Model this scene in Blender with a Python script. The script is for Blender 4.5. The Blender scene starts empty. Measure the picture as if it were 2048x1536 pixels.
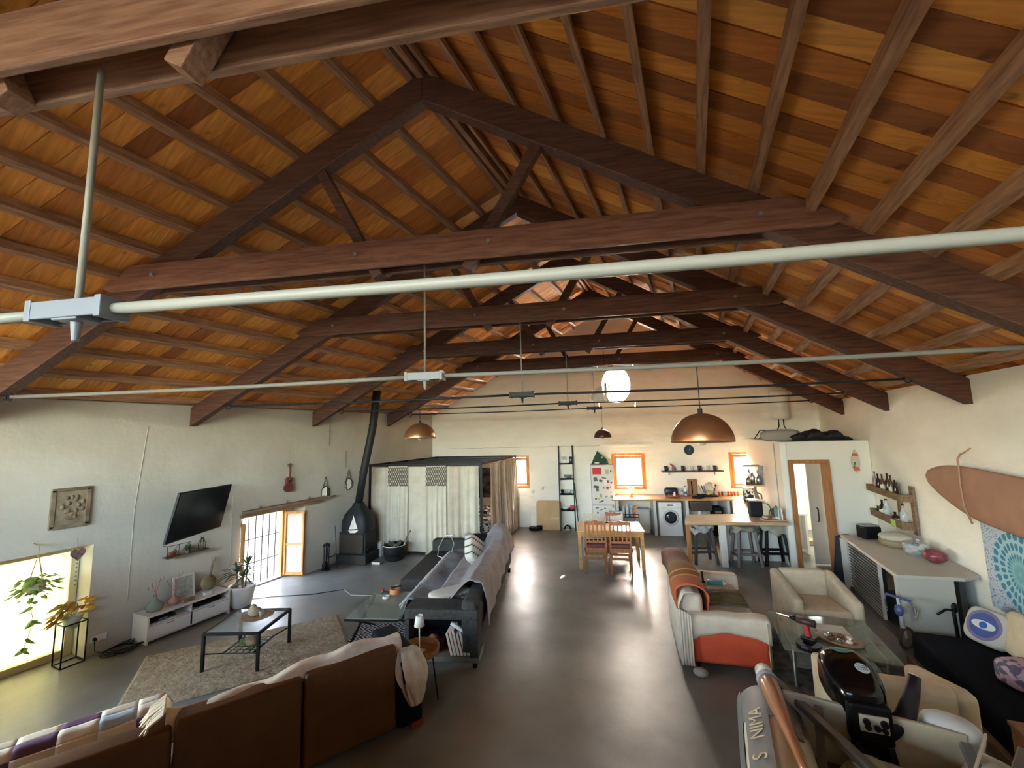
import bpy, math, random
from math import pi, sin, cos, radians as R_, atan, sqrt
from mathutils import Vector as Vc, Matrix as Mx, noise as NZ
random.seed(7)
rnd=random.random
D=bpy.data; COL=bpy.context.scene.collection; SC=bpy.context.scene
# ---------------- camera ----------------
F=820.;K=.2647;H=2.77
yaw,pit,rol=-.4145,.1158,-.0267
FW=Vc((sin(yaw)*cos(pit),cos(yaw)*cos(pit),sin(pit)))
r0=Vc((cos(yaw),-sin(yaw),0));u0=r0.cross(FW)
RT=cos(rol)*r0+sin(rol)*u0;UP=-sin(rol)*r0+cos(rol)*u0
C0=Vc((0,0,H))
cd=D.cameras.new('camera');cam=D.objects.new('camera',cd);COL.objects.link(cam)
cd.sensor_width=36;cd.lens=F/2048*36;cd.clip_start=.05;cd.clip_end=300
cam.matrix_world=Mx(((RT.x,UP.x,-FW.x,0),(RT.y,UP.y,-FW.y,0),(RT.z,UP.z,-FW.z,H),(0,0,0,1)))
SC.camera=cam
# ---------------- light, sky, exposure ----------------
w=D.worlds.new('sky');SC.world=w;w.use_nodes=True
nt=w.node_tree;bg=nt.nodes['Background'];sk=nt.nodes.new('ShaderNodeTexSky')
sk.sky_type='NISHITA';sk.sun_disc=False;sk.sun_elevation=R_(42);sk.sun_rotation=R_(0);sk.air_density=1.0;sk.dust_density=2.5
tn=nt.nodes.new('ShaderNodeMix');tn.data_type='RGBA';tn.blend_type='MULTIPLY';tn.inputs[0].default_value=1;tn.inputs[7].default_value=(1,.905,.765,1)
nt.links.new(sk.outputs[0],tn.inputs[6]);nt.links.new(tn.outputs[2],bg.inputs[0]);bg.inputs[1].default_value=.8
sd=D.lights.new('sun','SUN');sun=D.objects.new('sun',sd);COL.objects.link(sun)
sd.energy=6.5;sd.angle=R_(.6);sd.color=(1,.93,.82)
SUNV=Vc((0.0,.77,.64)).normalized();sun.rotation_euler=(-SUNV).to_track_quat('-Z','Y').to_euler()
SC.view_settings.view_transform='Standard';SC.view_settings.look='None';SC.view_settings.gamma=1
SC.view_settings.exposure=4.4
SC.view_settings.use_curve_mapping=False
try:
    SC.cycles.use_denoising=True;SC.cycles.max_bounces=10;SC.cycles.diffuse_bounces=6;SC.cycles.glossy_bounces=4
    SC.cycles.transmission_bounces=8;SC.cycles.transparent_max_bounces=12;SC.cycles.sample_clamp_indirect=6;SC.cycles.caustics_reflective=False;SC.cycles.caustics_refractive=False
except Exception: pass
def portal(loc,nrm,sx,sy):
    l=D.lights.new('daylight_portal','AREA');o=D.objects.new('daylight_portal',l);COL.objects.link(o)
    l.shape='RECTANGLE';l.size=sx;l.size_y=sy;l.cycles.is_portal=True
    o.location=loc;o.rotation_euler=Vc(nrm).to_track_quat('-Z','Y').to_euler()
# ---------------- geometry of the place ----------------
TH=atan(K)                       # trusses and far wall are skewed to the long walls
XR=-2.22; XL=-7.45; XW=3.07; BV=12.67; ZR=3.292; FV=-4.2
E1=Vc((cos(TH),sin(TH),0)); E2=Vc((-sin(TH),cos(TH),0)); EZ=Vc((0,0,1))
def ray(px,py): return (px-1024)/F*RT-(py-768)/F*UP+FW
def G(px,py,z=0): d=ray(px,py);return C0+d*((z-H)/d.z)
def V(px,py,v): d=ray(px,py);return C0+d*(v/(d.y-K*d.x))
def W(px,py,X): d=ray(px,py);return C0+d*(X/d.x)
def S(x,v,z): return Vc((x,v+K*x,z))
def roofz(x): return 6.31-.578*abs(x-XR)     # top of the rafters
# ---------------- materials ----------------
MT={}
def M(n,c,rough=.6,c2=None,sc=6,bump=0,metal=0,alpha=1,trans=0,spec=.5,st=(1,1,1),bs=None,det=4,ior=1.45,coat=0,lo=.35,hi=.65,sheen=0):
    if n in MT:return MT[n]
    m=D.materials.new(n);m.use_nodes=True;t=m.node_tree;b=t.nodes['Principled BSDF'];MT[n]=m
    b.inputs['Base Color'].default_value=(*c,1);b.inputs['Roughness'].default_value=rough;b.inputs['Metallic'].default_value=metal
    b.inputs['Alpha'].default_value=alpha;b.inputs['Transmission Weight'].default_value=trans;b.inputs['IOR'].default_value=ior
    b.inputs['Specular IOR Level'].default_value=spec;b.inputs['Coat Weight'].default_value=coat;b.inputs['Sheen Weight'].default_value=sheen
    if c2 or bump:
        tc=t.nodes.new('ShaderNodeTexCoord');mp=t.nodes.new('ShaderNodeMapping');mp.inputs['Scale'].default_value=st
        t.links.new(tc.outputs['Object'],mp.inputs[0])
        nz=t.nodes.new('ShaderNodeTexNoise');nz.inputs['Scale'].default_value=sc;nz.inputs['Detail'].default_value=det
        t.links.new(mp.outputs[0],nz.inputs[0])
        if c2:
            cr=t.nodes.new('ShaderNodeValToRGB');cr.color_ramp.elements[0].position=lo;cr.color_ramp.elements[1].position=hi
            cr.color_ramp.elements[0].color=(*c,1);cr.color_ramp.elements[1].color=(*c2,1)
            t.links.new(nz.outputs[0],cr.inputs[0]);t.links.new(cr.outputs[0],b.inputs['Base Color'])
        if bump:
            n2=nz
            if bs:
                n2=t.nodes.new('ShaderNodeTexNoise');n2.inputs['Scale'].default_value=bs;n2.inputs['Detail'].default_value=5;t.links.new(mp.outputs[0],n2.inputs[0])
            bp=t.nodes.new('ShaderNodeBump');bp.inputs['Strength'].default_value=bump;bp.inputs['Distance'].default_value=.02
            t.links.new(n2.outputs[0],bp.inputs['Height']);t.links.new(bp.outputs[0],b.inputs['Normal'])
    return m
def nodes(m): return m.node_tree,m.node_tree.nodes['Principled BSDF']
def wood(n,c,c2,rough=.5,axis=0,sc=3,bump=.15):
    st=[14,14,14];st[axis]=1.2
    return M(n,c,rough,c2,sc,bump,st=tuple(st),det=6)
# ---------------- mesh builder ----------------
class MB:
    def __init__(s): s.v=[];s.f=[];s.m=[];s.cm=0
    def add(s,vs,fs):
        o=len(s.v);s.v+=[tuple(x) for x in vs];s.f+=[tuple(i+o for i in q) for q in fs];s.m+=[s.cm]*len(fs);return s
    def box(s,c,d,rz=0,r=None,tp=1):
        c=Vc(c);q=r if r else Mx.Rotation(rz,3,'Z');x,y,z=d[0]/2,d[1]/2,d[2]/2
        vs=[c+q@Vc((a*x*(tp if k>0 else 1),b*y*(tp if k>0 else 1),k*z)) for k in(-1,1) for b in(-1,1) for a in(-1,1)]
        return s.add(vs,[(0,2,3,1),(4,5,7,6),(0,1,5,4),(2,6,7,3),(0,4,6,2),(1,3,7,5)])
    def bar(s,p,q,w,h,upv=EZ):
        p=Vc(p);q=Vc(q);d=(q-p).normalized();a=d.cross(upv)
        if a.length<1e-4:a=d.cross(Vc((1,0,0)))
        a.normalize();b=a.cross(d)
        vs=[o+a*(i*w/2)+b*(j*h/2) for o in(p,q) for j in(-1,1) for i in(-1,1)]
        return s.add(vs,[(0,1,3,2),(4,6,7,5),(0,4,5,1),(2,3,7,6),(0,2,6,4),(1,5,7,3)])
    def cyl(s,p,q,r,r2=None,n=12,cap=True):
        p=Vc(p);q=Vc(q);r2=r if r2 is None else r2;d=(q-p).normalized();a=d.orthogonal().normalized();b=d.cross(a)
        vs=[p+(a*cos(2*pi*i/n)+b*sin(2*pi*i/n))*r for i in range(n)]+[q+(a*cos(2*pi*i/n)+b*sin(2*pi*i/n))*r2 for i in range(n)]
        fs=[(i,(i+1)%n,n+(i+1)%n,n+i) for i in range(n)]
        if cap: fs+=[tuple(range(n))[::-1],tuple(range(n,2*n))]
        return s.add(vs,fs)
    def tube(s,pts,r,n=6,cl=False):
        pts=[Vc(p) for p in pts];m=len(pts);vs=[];ref=None
        for i,p in enumerate(pts):
            d=(pts[(i+1)%m if cl else min(i+1,m-1)]-pts[(i-1) if (cl or i) else 0])
            d=d.normalized() if d.length>1e-9 else Vc((0,0,1))
            if ref is None: ref=d.orthogonal()
            a=(ref-d*ref.dot(d));a=a.normalized() if a.length>1e-6 else d.orthogonal().normalized();ref=a;b=d.cross(a)
            rr=r[i] if isinstance(r,(list,tuple)) else r
            vs+=[p+(a*cos(2*pi*j/n)+b*sin(2*pi*j/n))*rr for j in range(n)]
        fs=[(i*n+j,i*n+(j+1)%n,((i+1)%m)*n+(j+1)%n,((i+1)%m)*n+j) for i in range(m if cl else m-1) for j in range(n)]
        if not cl: fs+=[tuple(range(n))[::-1],tuple(range((m-1)*n,m*n))]
        return s.add(vs,fs)
    def lathe(s,c,prof,n=20,r=None,sx=1,sy=1):
        c=Vc(c);vs=[];m=len(prof)
        for (a,z) in prof:
            for i in range(n):
                p=Vc((a*sx*cos(2*pi*i/n),a*sy*sin(2*pi*i/n),z));vs.append(c+(r@p if r else p))
        fs=[(i*n+j,i*n+(j+1)%n,(i+1)*n+(j+1)%n,(i+1)*n+j) for i in range(m-1) for j in range(n)]
        fs+=[tuple(range(n))[::-1],tuple(range((m-1)*n,m*n))]
        return s.add(vs,fs)
    def prism(s,pts,off):
        off=Vc(off);n=len(pts);vs=[Vc(p) for p in pts]+[Vc(p)+off for p in pts]
        return s.add(vs,[tuple(range(n))[::-1],tuple(range(n,2*n))]+[(i,(i+1)%n,n+(i+1)%n,n+i) for i in range(n)])
    def sheet(s,fn,nu,nv):
        vs=[Vc(fn(i/nu,j/nv)) for j in range(nv+1) for i in range(nu+1)]
        return s.add(vs,[(j*(nu+1)+i,j*(nu+1)+i+1,(j+1)*(nu+1)+i+1,(j+1)*(nu+1)+i) for j in range(nv) for i in range(nu)])
    def ball(s,c,r,n=12,m=8,sq=1,q=None):
        c=Vc(c);r=Vc(r) if not isinstance(r,(int,float)) else Vc((r,r,r))
        vs=[]
        for j in range(m+1):
            t=-pi/2+pi*j/m
            for i in range(n):
                a=2*pi*i/n
                f=lambda x:(abs(x)**sq)*(1 if x>=0 else -1)
                p=Vc((r.x*f(cos(t))*f(cos(a)),r.y*f(cos(t))*f(sin(a)),r.z*f(sin(t))));vs.append(c+(q@p if q else p))
        return s.add(vs,[(j*n+i,j*n+(i+1)%n,(j+1)*n+(i+1)%n,(j+1)*n+i) for j in range(m) for i in range(n)])
    def mesh(s,n,mats,smooth=False):
        me=D.meshes.new(n);me.from_pydata(s.v,[],s.f);me.validate()
        for m in (mats if isinstance(mats,(list,tuple)) else [mats]): me.materials.append(m)
        for p,i in zip(me.polygons,s.m): p.material_index=i
        if smooth:
            for p in me.polygons:p.use_smooth=True
        me.update();return me
    def build(s,name,mats,parent=None,smooth=False,bev=0,sub=0,sol=0,seg=2,label=None,loc=None,rz=0):
        o=D.objects.new(name,s.mesh(name,mats,smooth or sub>0));COL.objects.link(o)
        if parent: o.parent=parent
        if loc is not None:o.location=loc
        if rz:o.rotation_euler.z=rz
        if sol: k=o.modifiers.new('s','SOLIDIFY');k.thickness=sol;k.offset=0
        if bev: k=o.modifiers.new('b','BEVEL');k.width=bev;k.segments=seg;k.limit_method='ANGLE';k.angle_limit=R_(35)
        if sub: k=o.modifiers.new('u','SUBSURF');k.levels=sub;k.render_levels=sub
        if label:o['label']=label
        return o
def tag(o,label,cat,group=None,kind=None):
    o['label']=label
    if cat:o['category']=cat
    if group:o['group']=group
    if kind:o['kind']=kind
    return o
def thing(name,label,cat,loc=(0,0,0),rz=0,group=None):
    o=D.objects.new(name,None);COL.objects.link(o);o.location=loc;o.rotation_euler=(0,0,rz);o.empty_display_size=.1
    return tag(o,label,cat,group)
def dup(r,loc,rz=None,label=None,group=None,scale=None):
    c=r.copy();COL.objects.link(c);c.location=loc
    if rz is not None:c.rotation_euler=(0,0,rz)
    if scale:c.scale=(scale,)*3
    if label:c['label']=label
    if group:c['group']=group
    for ch in list(r.children):
        d=ch.copy();COL.objects.link(d);d.parent=c
        for g in ch.children:
            e=g.copy();COL.objects.link(e);e.parent=d
    return c
def struct(o): o['kind']='structure';return o
def lo(p,t): return Mx.Rotation(-t.rotation_euler.z,3,'Z')@(Vc(p)-t.location)
# base materials
plaster_shaded=M('plaster_shaded',(.49,.445,.36),.9,(.57,.525,.43),1.3,.55,bs=5,lo=.3,hi=.7)  # left wall plaster darkened in colour to stand for its lesser light
plaster_lit=M('rough_plaster_lit',(.83,.78,.67),.92,(.90,.85,.75),1.5,.9,bs=4,st=(1,1,2.2),lo=.3,hi=.7)  # same paint whitened in colour for the brighter lit right and back walls
white=M('white_paint',(.72,.685,.61),.5)
whiteG=M('white_gloss',(.78,.78,.76),.25)
black=M('black_metal',(.0035,.0035,.004),.45,spec=.3)
blackm=M('black_matte',(.004,.0045,.005),.8,spec=.25)
grey=M('grey_metal',(.30,.32,.35),.45,(.22,.24,.27),12)
steel=M('steel',(.6,.6,.6),.3,metal=1)
darkrod=M('dark_rod',(.016,.018,.022),.5,spec=.3)
pine=wood('pine_orange',(.42,.17,.045),(.62,.30,.09),.4,2)
pineh=wood('pine_light',(.55,.32,.13),(.70,.46,.22),.4,0)
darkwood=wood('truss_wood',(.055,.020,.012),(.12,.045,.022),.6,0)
glass=M('window_glass',(1,1,1),.02,alpha=.12,spec=.6)
# ---------------- floor ----------------
fm=M('polished_concrete',(.125,.115,.095),.27,(.27,.265,.25),.75,0,det=9,lo=.33,hi=.66)
t,b=nodes(fm)
tc=[n for n in t.nodes if n.type=='TEX_COORD'][0]
n2=t.nodes.new('ShaderNodeTexNoise');n2.inputs['Scale'].default_value=2.4;n2.inputs['Detail'].default_value=7;n2.inputs['Roughness'].default_value=.62
t.links.new(tc.outputs['Object'],n2.inputs[0])
bp=t.nodes.new('ShaderNodeBump');bp.inputs['Strength'].default_value=.22;bp.inputs['Distance'].default_value=.03
t.links.new(n2.outputs[0],bp.inputs['Height']);t.links.new(bp.outputs[0],b.inputs['Normal'])
mr=t.nodes.new('ShaderNodeMapRange');mr.inputs['To Min'].default_value=.22;mr.inputs['To Max'].default_value=.48
t.links.new(n2.outputs[0],mr.inputs[0]);t.links.new(mr.outputs[0],b.inputs['Roughness'])
m=MB();m.prism([S(XL-.6,FV-.3,-.1),S(XW+.5,FV-.3,-.1),S(XW+.5,BV+.6,-.1),S(XL-.6,BV+.6,-.1)],(0,0,.1))
fl=struct(m.build('floor',fm))
# ---------------- walls ----------------
def wallgrid(name,fr,us,zs,holes,th,mt,top=None,rough=.012):
    """wall in pieces around rectangular holes. fr(u,z,d)->point; holes [(u0,u1,z0,z1)]; top(u)->z"""
    m=MB();U=sorted(set(us+[h[0] for h in holes]+[h[1] for h in holes]));Z=sorted(set(zs+[h[2] for h in holes]+[h[3] for h in holes]))
    inh=lambda a,b:any(h[0]-1e-6<=a<=h[1]+1e-6 and h[2]-1e-6<=b<=h[3]+1e-6 for h in holes)
    nU=len(U)-1;nZ=len(Z)-1;idx={}
    def pt(i,j,d):
        k=(i,j,d)
        if k not in idx:
            z=Z[j]
            if top and j==nZ: z=top(U[i])
            elif top: z=min(z,top(U[i])-.002*(nZ-j))
            p=fr(U[i],z,d*th);idx[k]=len(m.v);m.v.append(tuple(p))
        return idx[k]
    solid=lambda i,j:0<=i<nU and 0<=j<nZ and not inh((U[i]+U[i+1])/2,(Z[j]+Z[j+1])/2)
    for i in range(nU):
        for j in range(nZ):
            if not solid(i,j):continue
            q=lambda *a:(m.f.append(tuple(a)),m.m.append(0))
            q(pt(i,j,0),pt(i+1,j,0),pt(i+1,j+1,0),pt(i,j+1,0));q(pt(i,j,1),pt(i,j+1,1),pt(i+1,j+1,1),pt(i+1,j,1))
            if not solid(i-1,j):q(pt(i,j,0),pt(i,j+1,0),pt(i,j+1,1),pt(i,j,1))
            if not solid(i+1,j):q(pt(i+1,j,0),pt(i+1,j,1),pt(i+1,j+1,1),pt(i+1,j+1,0))
            if not solid(i,j-1):q(pt(i,j,0),pt(i,j,1),pt(i+1,j,1),pt(i+1,j,0))
            if not solid(i,j+1):q(pt(i,j+1,0),pt(i+1,j+1,0),pt(i+1,j+1,1),pt(i,j+1,1))
    return struct(m.build(name,mt))
YF=lambda x:FV+K*x; YB=lambda x:BV+K*x
WT=.5
# left wall: u = Y
w1=(1.05,2.92,0.0,1.43)     # curtained window to the floor
w2=(4.88,6.19,0.0,1.40)     # french window
wallgrid('wall_left',lambda u,z,d:Vc((XL-d,u,z)),[YF(XL)-.4,YB(XL)+.5]+[i*.9 for i in range(-4,12)],[0,.7,2.1,2.8,roofz(XL)+.05],[w1,w2,(-4.8,.3,.8,3.0)],WT,plaster_shaded)  # last hole is an unseen opening, added to bring in more daylight
wallgrid('wall_right',lambda u,z,d:Vc((XW+d,u,z)),[YF(XW)-.4,YB(XW)+.5]+[i*1.1 for i in range(-2,12)],[0,1,2,roofz(XW)+.05],[],.4,plaster_lit)
# back wall: u = X, along the skew ; windows
wa=(-5.42,-4.56,1.11,2.06);wb=(-2.27,-1.36,1.06,2.07);wc=(.79,1.58,1.06,2.05)
rc=(-2.02,4.05);rw,rh=.39,.53
fb=lambda u,z,d:S(u,BV+d,z)
us=[XL-.3]+[XL+.5*i for i in range(1,22)]+[XW+.3,XR,rc[0]-.5,rc[0]+.5]
hol=[wa,wb,wc,(rc[0]-.5,rc[0]+.5,rc[1]-.65,rc[1]+.65)]
wallgrid('wall_back',fb,us,[0,2.9,roofz(XL),7.0],hol,WT,plaster_lit,top=lambda x:roofz(x)+.05)
# round window surround (fills the square hole) with a splayed reveal
m=MB();n=40
out=[];
for i in range(n):
    a=2*pi*i/n;c,s_=cos(a),sin(a);k=1/max(abs(c)/.5,abs(s_)/.65);out.append((rc[0]+c*k,rc[1]+s_*k))
A=[fb(x,z,0) for x,z in out];Bq=[fb(rc[0]+rw*cos(2*pi*i/n),rc[1]+rh*sin(2*pi*i/n),0) for i in range(n)]
Cq=[fb(rc[0]+.03+(rw-.08)*cos(2*pi*i/n),rc[1]-.02+(rh-.1)*sin(2*pi*i/n),WT*.8) for i in range(n)]
m.add(A+Bq+Cq,[(i,(i+1)%n,n+(i+1)%n,n+i) for i in range(n)]+[(n+i,n+(i+1)%n,2*n+(i+1)%n,2*n+i) for i in range(n)])
struct(m.build('trim_1',plaster_lit))
wbk=D.objects['wall_back'];ck=M('crack_shadow',(.30,.27,.21),.95)
m=MB();m.tube([fb(-6.9+.12*k,0,0)+EZ*(2.30+.02*NZ.noise(Vc((k*.6,0,0)))+.012*NZ.noise(Vc((k*2.1,5,0)))) for k in range(48)],[.003+.005*abs(NZ.noise(Vc((k*.9,2,0)))) for k in range(48)],5);m.build('crack',ck,wbk)
m=MB();m.sheet(lambda u,v:fb(-2.55+1.45*u,2.24+.14*v,-.004-.05*sin(pi*v)*max(0,sin(pi*u))**.5*(.6+.8*abs(NZ.noise(Vc((u*9,v*3,0)))))),44,8);m.build('plaster_bulge',plaster_lit,wbk,smooth=True)
frost=M('frosted_pane',(.95,.97,1),.5,alpha=1)
t_,b_=nodes(frost);tr=t_.nodes.new('ShaderNodeBsdfTranslucent');tr.inputs[0].default_value=(1,1,1,1);tp=t_.nodes.new('ShaderNodeBsdfTransparent');mx=t_.nodes.new('ShaderNodeMixShader');mx.inputs[0].default_value=0
t_.links.new(tr.outputs[0],mx.inputs[1]);t_.links.new(tp.outputs[0],mx.inputs[2]);t_.links.new(mx.outputs[0],t_.nodes['Material Output'].inputs[0])
m=MB();m.add(Cq,[tuple(range(n))]);rwin=struct(m.build('window_6',frost))
m=MB();m.tube([Vc(p)-E2*.02 for p in Cq],.018,6,True);m.build('window_frame',grey,rwin)
# front wall (behind the viewer) with an unseen gable window enlarged for fill light
hf=[(-6.6,1.4,2.9,3.7),(-4.9,.4,3.7,4.5)]
wallgrid('wall_front',lambda u,z,d:S(u,FV-d,z),[XL-.3,XR,XW+.3,-5,-3.5,-1],[0,2.4,roofz(XL),7.0],hf,.4,plaster_shaded,top=lambda x:roofz(x)+.05)
wg=struct(D.objects.new('window_7_unseen',None));COL.objects.link(wg)
for (a,b2,c,d) in hf:
    m=MB();m.prism([S(a,FV-.2,c),S(b2,FV-.2,c),S(b2,FV-.2,d),S(a,FV-.2,d)],(0,-.01,0));m.build('pane',glass,wg)
    portal(S((a+b2)/2,FV-.05,(c+d)/2),E2,b2-a,d-c)
portal(Vc((XL-.3,-2.25,1.9)),(1,0,0),5.1,2.2)
# unseen mezzanine under the viewer: deck, and parapet added to shade the foreground
m=MB();m.prism([S(XL+.01,FV+.01,1.0),S(XW-.01,FV+.01,1.0),S(XW-.01,.42,1.0),S(XL+.01,.42,1.0)],(0,0,.15));struct(m.build('floor_mezzanine_unseen',M('deck_wood',(.16,.09,.05),.6,(.24,.14,.08),4)))
m=MB();m.prism([S(XL+.01,.32,1.15),S(XW-.01,.32,1.15),S(XW-.01,.42,1.15),S(XL+.01,.42,1.15)],(0,0,.98));struct(m.build('wall_light_blocker',plaster_shaded))
# ---------------- roof: boards, purlins ----------------
ceilE=struct(D.objects.new('ceiling',None));COL.objects.link(ceilE);ceilE.location=S(XR,4,6.4)
bd=M('roof_board',(.3,.11,.03),.62,(.5,.2,.06),2.2,.3,st=(1.5,16,1.5),det=7)
t,b=nodes(bd)
oi=t.nodes.new('ShaderNodeObjectInfo');cr=t.nodes.new('ShaderNodeValToRGB');cr.color_ramp.interpolation='CONSTANT'
els=[(0,(0.360,0.133,0.036)),(.12,(0.660,0.286,0.061)),(.26,(0.860,0.403,0.086)),(.38,(0.600,0.233,0.050)),(.50,(0.780,0.350,0.061)),(.62,(0.440,0.164,0.043)),(.72,(0.920,0.477,0.115)),(.80,(0.600,0.233,0.047)),(.90,(0.720,0.329,0.072)),(1,(0.720,0.329,0.072))]
e=cr.color_ramp.elements;e[0].position=0;e[0].color=(*els[0][1],1);e[1].position=1;e[1].color=(*els[-1][1],1)
for p,c in els[1:-1]: q=e.new(p);q.color=(*c,1)
t.links.new(oi.outputs['Random'],cr.inputs[0])
nz=[n for n in t.nodes if n.type=='TEX_NOISE'][0]
m2=t.nodes.new('ShaderNodeValToRGB');m2.color_ramp.elements[0].color=(.75,.66,.56,1);m2.color_ramp.elements[1].color=(1.15,1.05,.95,1);m2.color_ramp.elements[0].position=.25;m2.color_ramp.elements[1].position=.7
t.links.new(nz.outputs[0],m2.inputs[0])
mxn=t.nodes.new('ShaderNodeMix');mxn.data_type='RGBA';mxn.blend_type='MULTIPLY';mxn.inputs[0].default_value=1
t.links.new(cr.outputs[0],mxn.inputs[6]);t.links.new(m2.outputs[0],mxn.inputs[7])
# knots
vo=t.nodes.new('ShaderNodeTexNoise');vo.inputs['Scale'].default_value=7;vo.inputs['Detail'].default_value=1
t.links.new([n for n in t.nodes if n.type=='TEX_COORD'][0].outputs['Object'],vo.inputs[0])
k2=t.nodes.new('ShaderNodeValToRGB');k2.color_ramp.elements[0].position=.20;k2.color_ramp.elements[1].position=.33;k2.color_ramp.elements[0].color=(.35,.3,.28,1)
t.links.new(vo.outputs[0],k2.inputs[0])
mx2=t.nodes.new('ShaderNodeMix');mx2.data_type='RGBA';mx2.blend_type='MULTIPLY';mx2.inputs[0].default_value=1
t.links.new(mxn.outputs[2],mx2.inputs[6]);t.links.new(k2.outputs[0],mx2.inputs[7]);t.links.new(mx2.outputs[2],b.inputs['Base Color'])
purl=wood('purlin_wood',(.27,.135,.07),(.48,.26,.14),.6,1)
BW=.172
xe={-1:XL-.12,1:XW+.12}
ps={s:[XR+s*(.11+.385*i) for i in range(14) if (XR+s*(.11+.385*i))*s<xe[s]*s] for s in(-1,1)}
PZ=.08   # purlin height
def rp(x,v,dz): return S(x,v,roofz(x)+dz)
meshes={}
def board(s,i0,i1,v,jit):
    x0=XR if i0<0 else ps[s][i0];x1=xe[s] if i1>=len(ps[s]) else ps[s][i1]
    k=(s,i0,i1,jit)
    o0=rp(x0,0,PZ+.012)
    if k not in meshes:
        m=MB();g=.003;th=.022;dz=.004*jit
        a=[rp(x0,g,PZ+.012+dz)-o0,rp(x1,g,PZ+.012+dz)-o0,rp(x1,BW-g,PZ+.012+dz)-o0,rp(x0,BW-g,PZ+.012+dz)-o0]
        m.prism(a,(0,0,th));meshes[k]=m.mesh('plank',bd)
    return meshes[k],o0+Vc((0,v,0))
far=MB()
nb=0;cols=[]
v=-1.9
while v<BV: cols.append(v);v+=BW
for ci,v in enumerate(cols):
    for s in(-1,1):
        n=len(ps[s]);j=3+int(rnd()*(n-6))
        for (a,c) in((-1,j),(j,n)):
            me,loc=board(s,a,c,v,int(rnd()*3))
            if v<-.55 or nb>=296:
                far.add([Vc(q.co)+loc for q in me.vertices],[tuple(p.vertices) for p in me.polygons])
            else:
                o=D.objects.new('plank',me);COL.objects.link(o);o.location=loc;o.parent=ceilE;o.matrix_parent_inverse=Mx.Translation(-ceilE.location);nb+=1
bdf=bd.copy();bdf.name='roof_board_far';t,b=nodes(bdf)
gn=t.nodes.new('ShaderNodeNewGeometry')
cr=[n for n in t.nodes if n.type=='VALTORGB' and len(n.color_ramp.elements)>3][0];t.links.new(gn.outputs['Random Per Island'],cr.inputs[0])
o=far.build('far_planks',bdf,ceilE);o.matrix_parent_inverse=Mx.Translation(-ceilE.location);o['kind']='stuff'
# outer roof skin so no daylight leaks
m=MB()
for s in(-1,1): m.prism([rp(XR,FV-.5,PZ+.05),rp(xe[s]+s*.5,FV-.5,PZ+.05),rp(xe[s]+s*.5,BV+.9,PZ+.05),rp(XR,BV+.9,PZ+.05)],(0,0,.08))
o=m.build('roof_tiles',M('roof_tile',(.35,.13,.07),.8),ceilE);o.matrix_parent_inverse=Mx.Translation(-ceilE.location)
for s in(-1,1):
    for i,x in enumerate(ps[s]):
        m=MB();w_=.050+.012*rnd();h=PZ-.002
        m.prism([rp(x-w_/2,-2.5,0)+Vc((0,0,-.0)),rp(x+w_/2,-2.5,0),rp(x+w_/2,-2.5,h),rp(x-w_/2,-2.5,h)],(0,BV+2.5+.02,0))
        o=m.build('purlin',purl,ceilE);o.matrix_parent_inverse=Mx.Translation(-ceilE.location)
# ridge board
m=MB();m.prism([rp(XR-.03,-2.5,-.05),rp(XR+.03,-2.5,-.05),rp(XR+.03,-2.5,.12),rp(XR-.03,-2.5,.12)],(0,BV+2.5,0))
o=m.build('ridge_board',purl,ceilE);o.matrix_parent_inverse=Mx.Translation(-ceilE.location)
# ---------------- trusses ----------------
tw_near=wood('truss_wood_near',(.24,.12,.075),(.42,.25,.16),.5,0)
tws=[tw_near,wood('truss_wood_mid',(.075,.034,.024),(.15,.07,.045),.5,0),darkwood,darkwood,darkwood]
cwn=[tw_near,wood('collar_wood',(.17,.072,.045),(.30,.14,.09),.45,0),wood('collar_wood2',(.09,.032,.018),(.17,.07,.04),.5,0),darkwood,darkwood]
lab=['massive timber roof truss crossing the upper left corner, nearest the viewer','second timber roof truss, whose reddish collar beam crosses mid picture','third timber roof truss, its collar beam just below the reddish one','fourth dark timber roof truss, second from the far wall','fifth and smallest looking roof truss, closest to the round window']
rl=['thick pale grey steel tie rod with a bar coupling, nearest the viewer','thin pale grey tie rod with the coupling above the gold pendant lamp','dark tie rod with the coupling left of the far glass pendant','dark tie rod, second from the far wall, with a small coupling','thin dark tie rod nearest the far wall, just above the small pendant']
def member(m,p,q,w,h,v,off):
    pass
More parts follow.
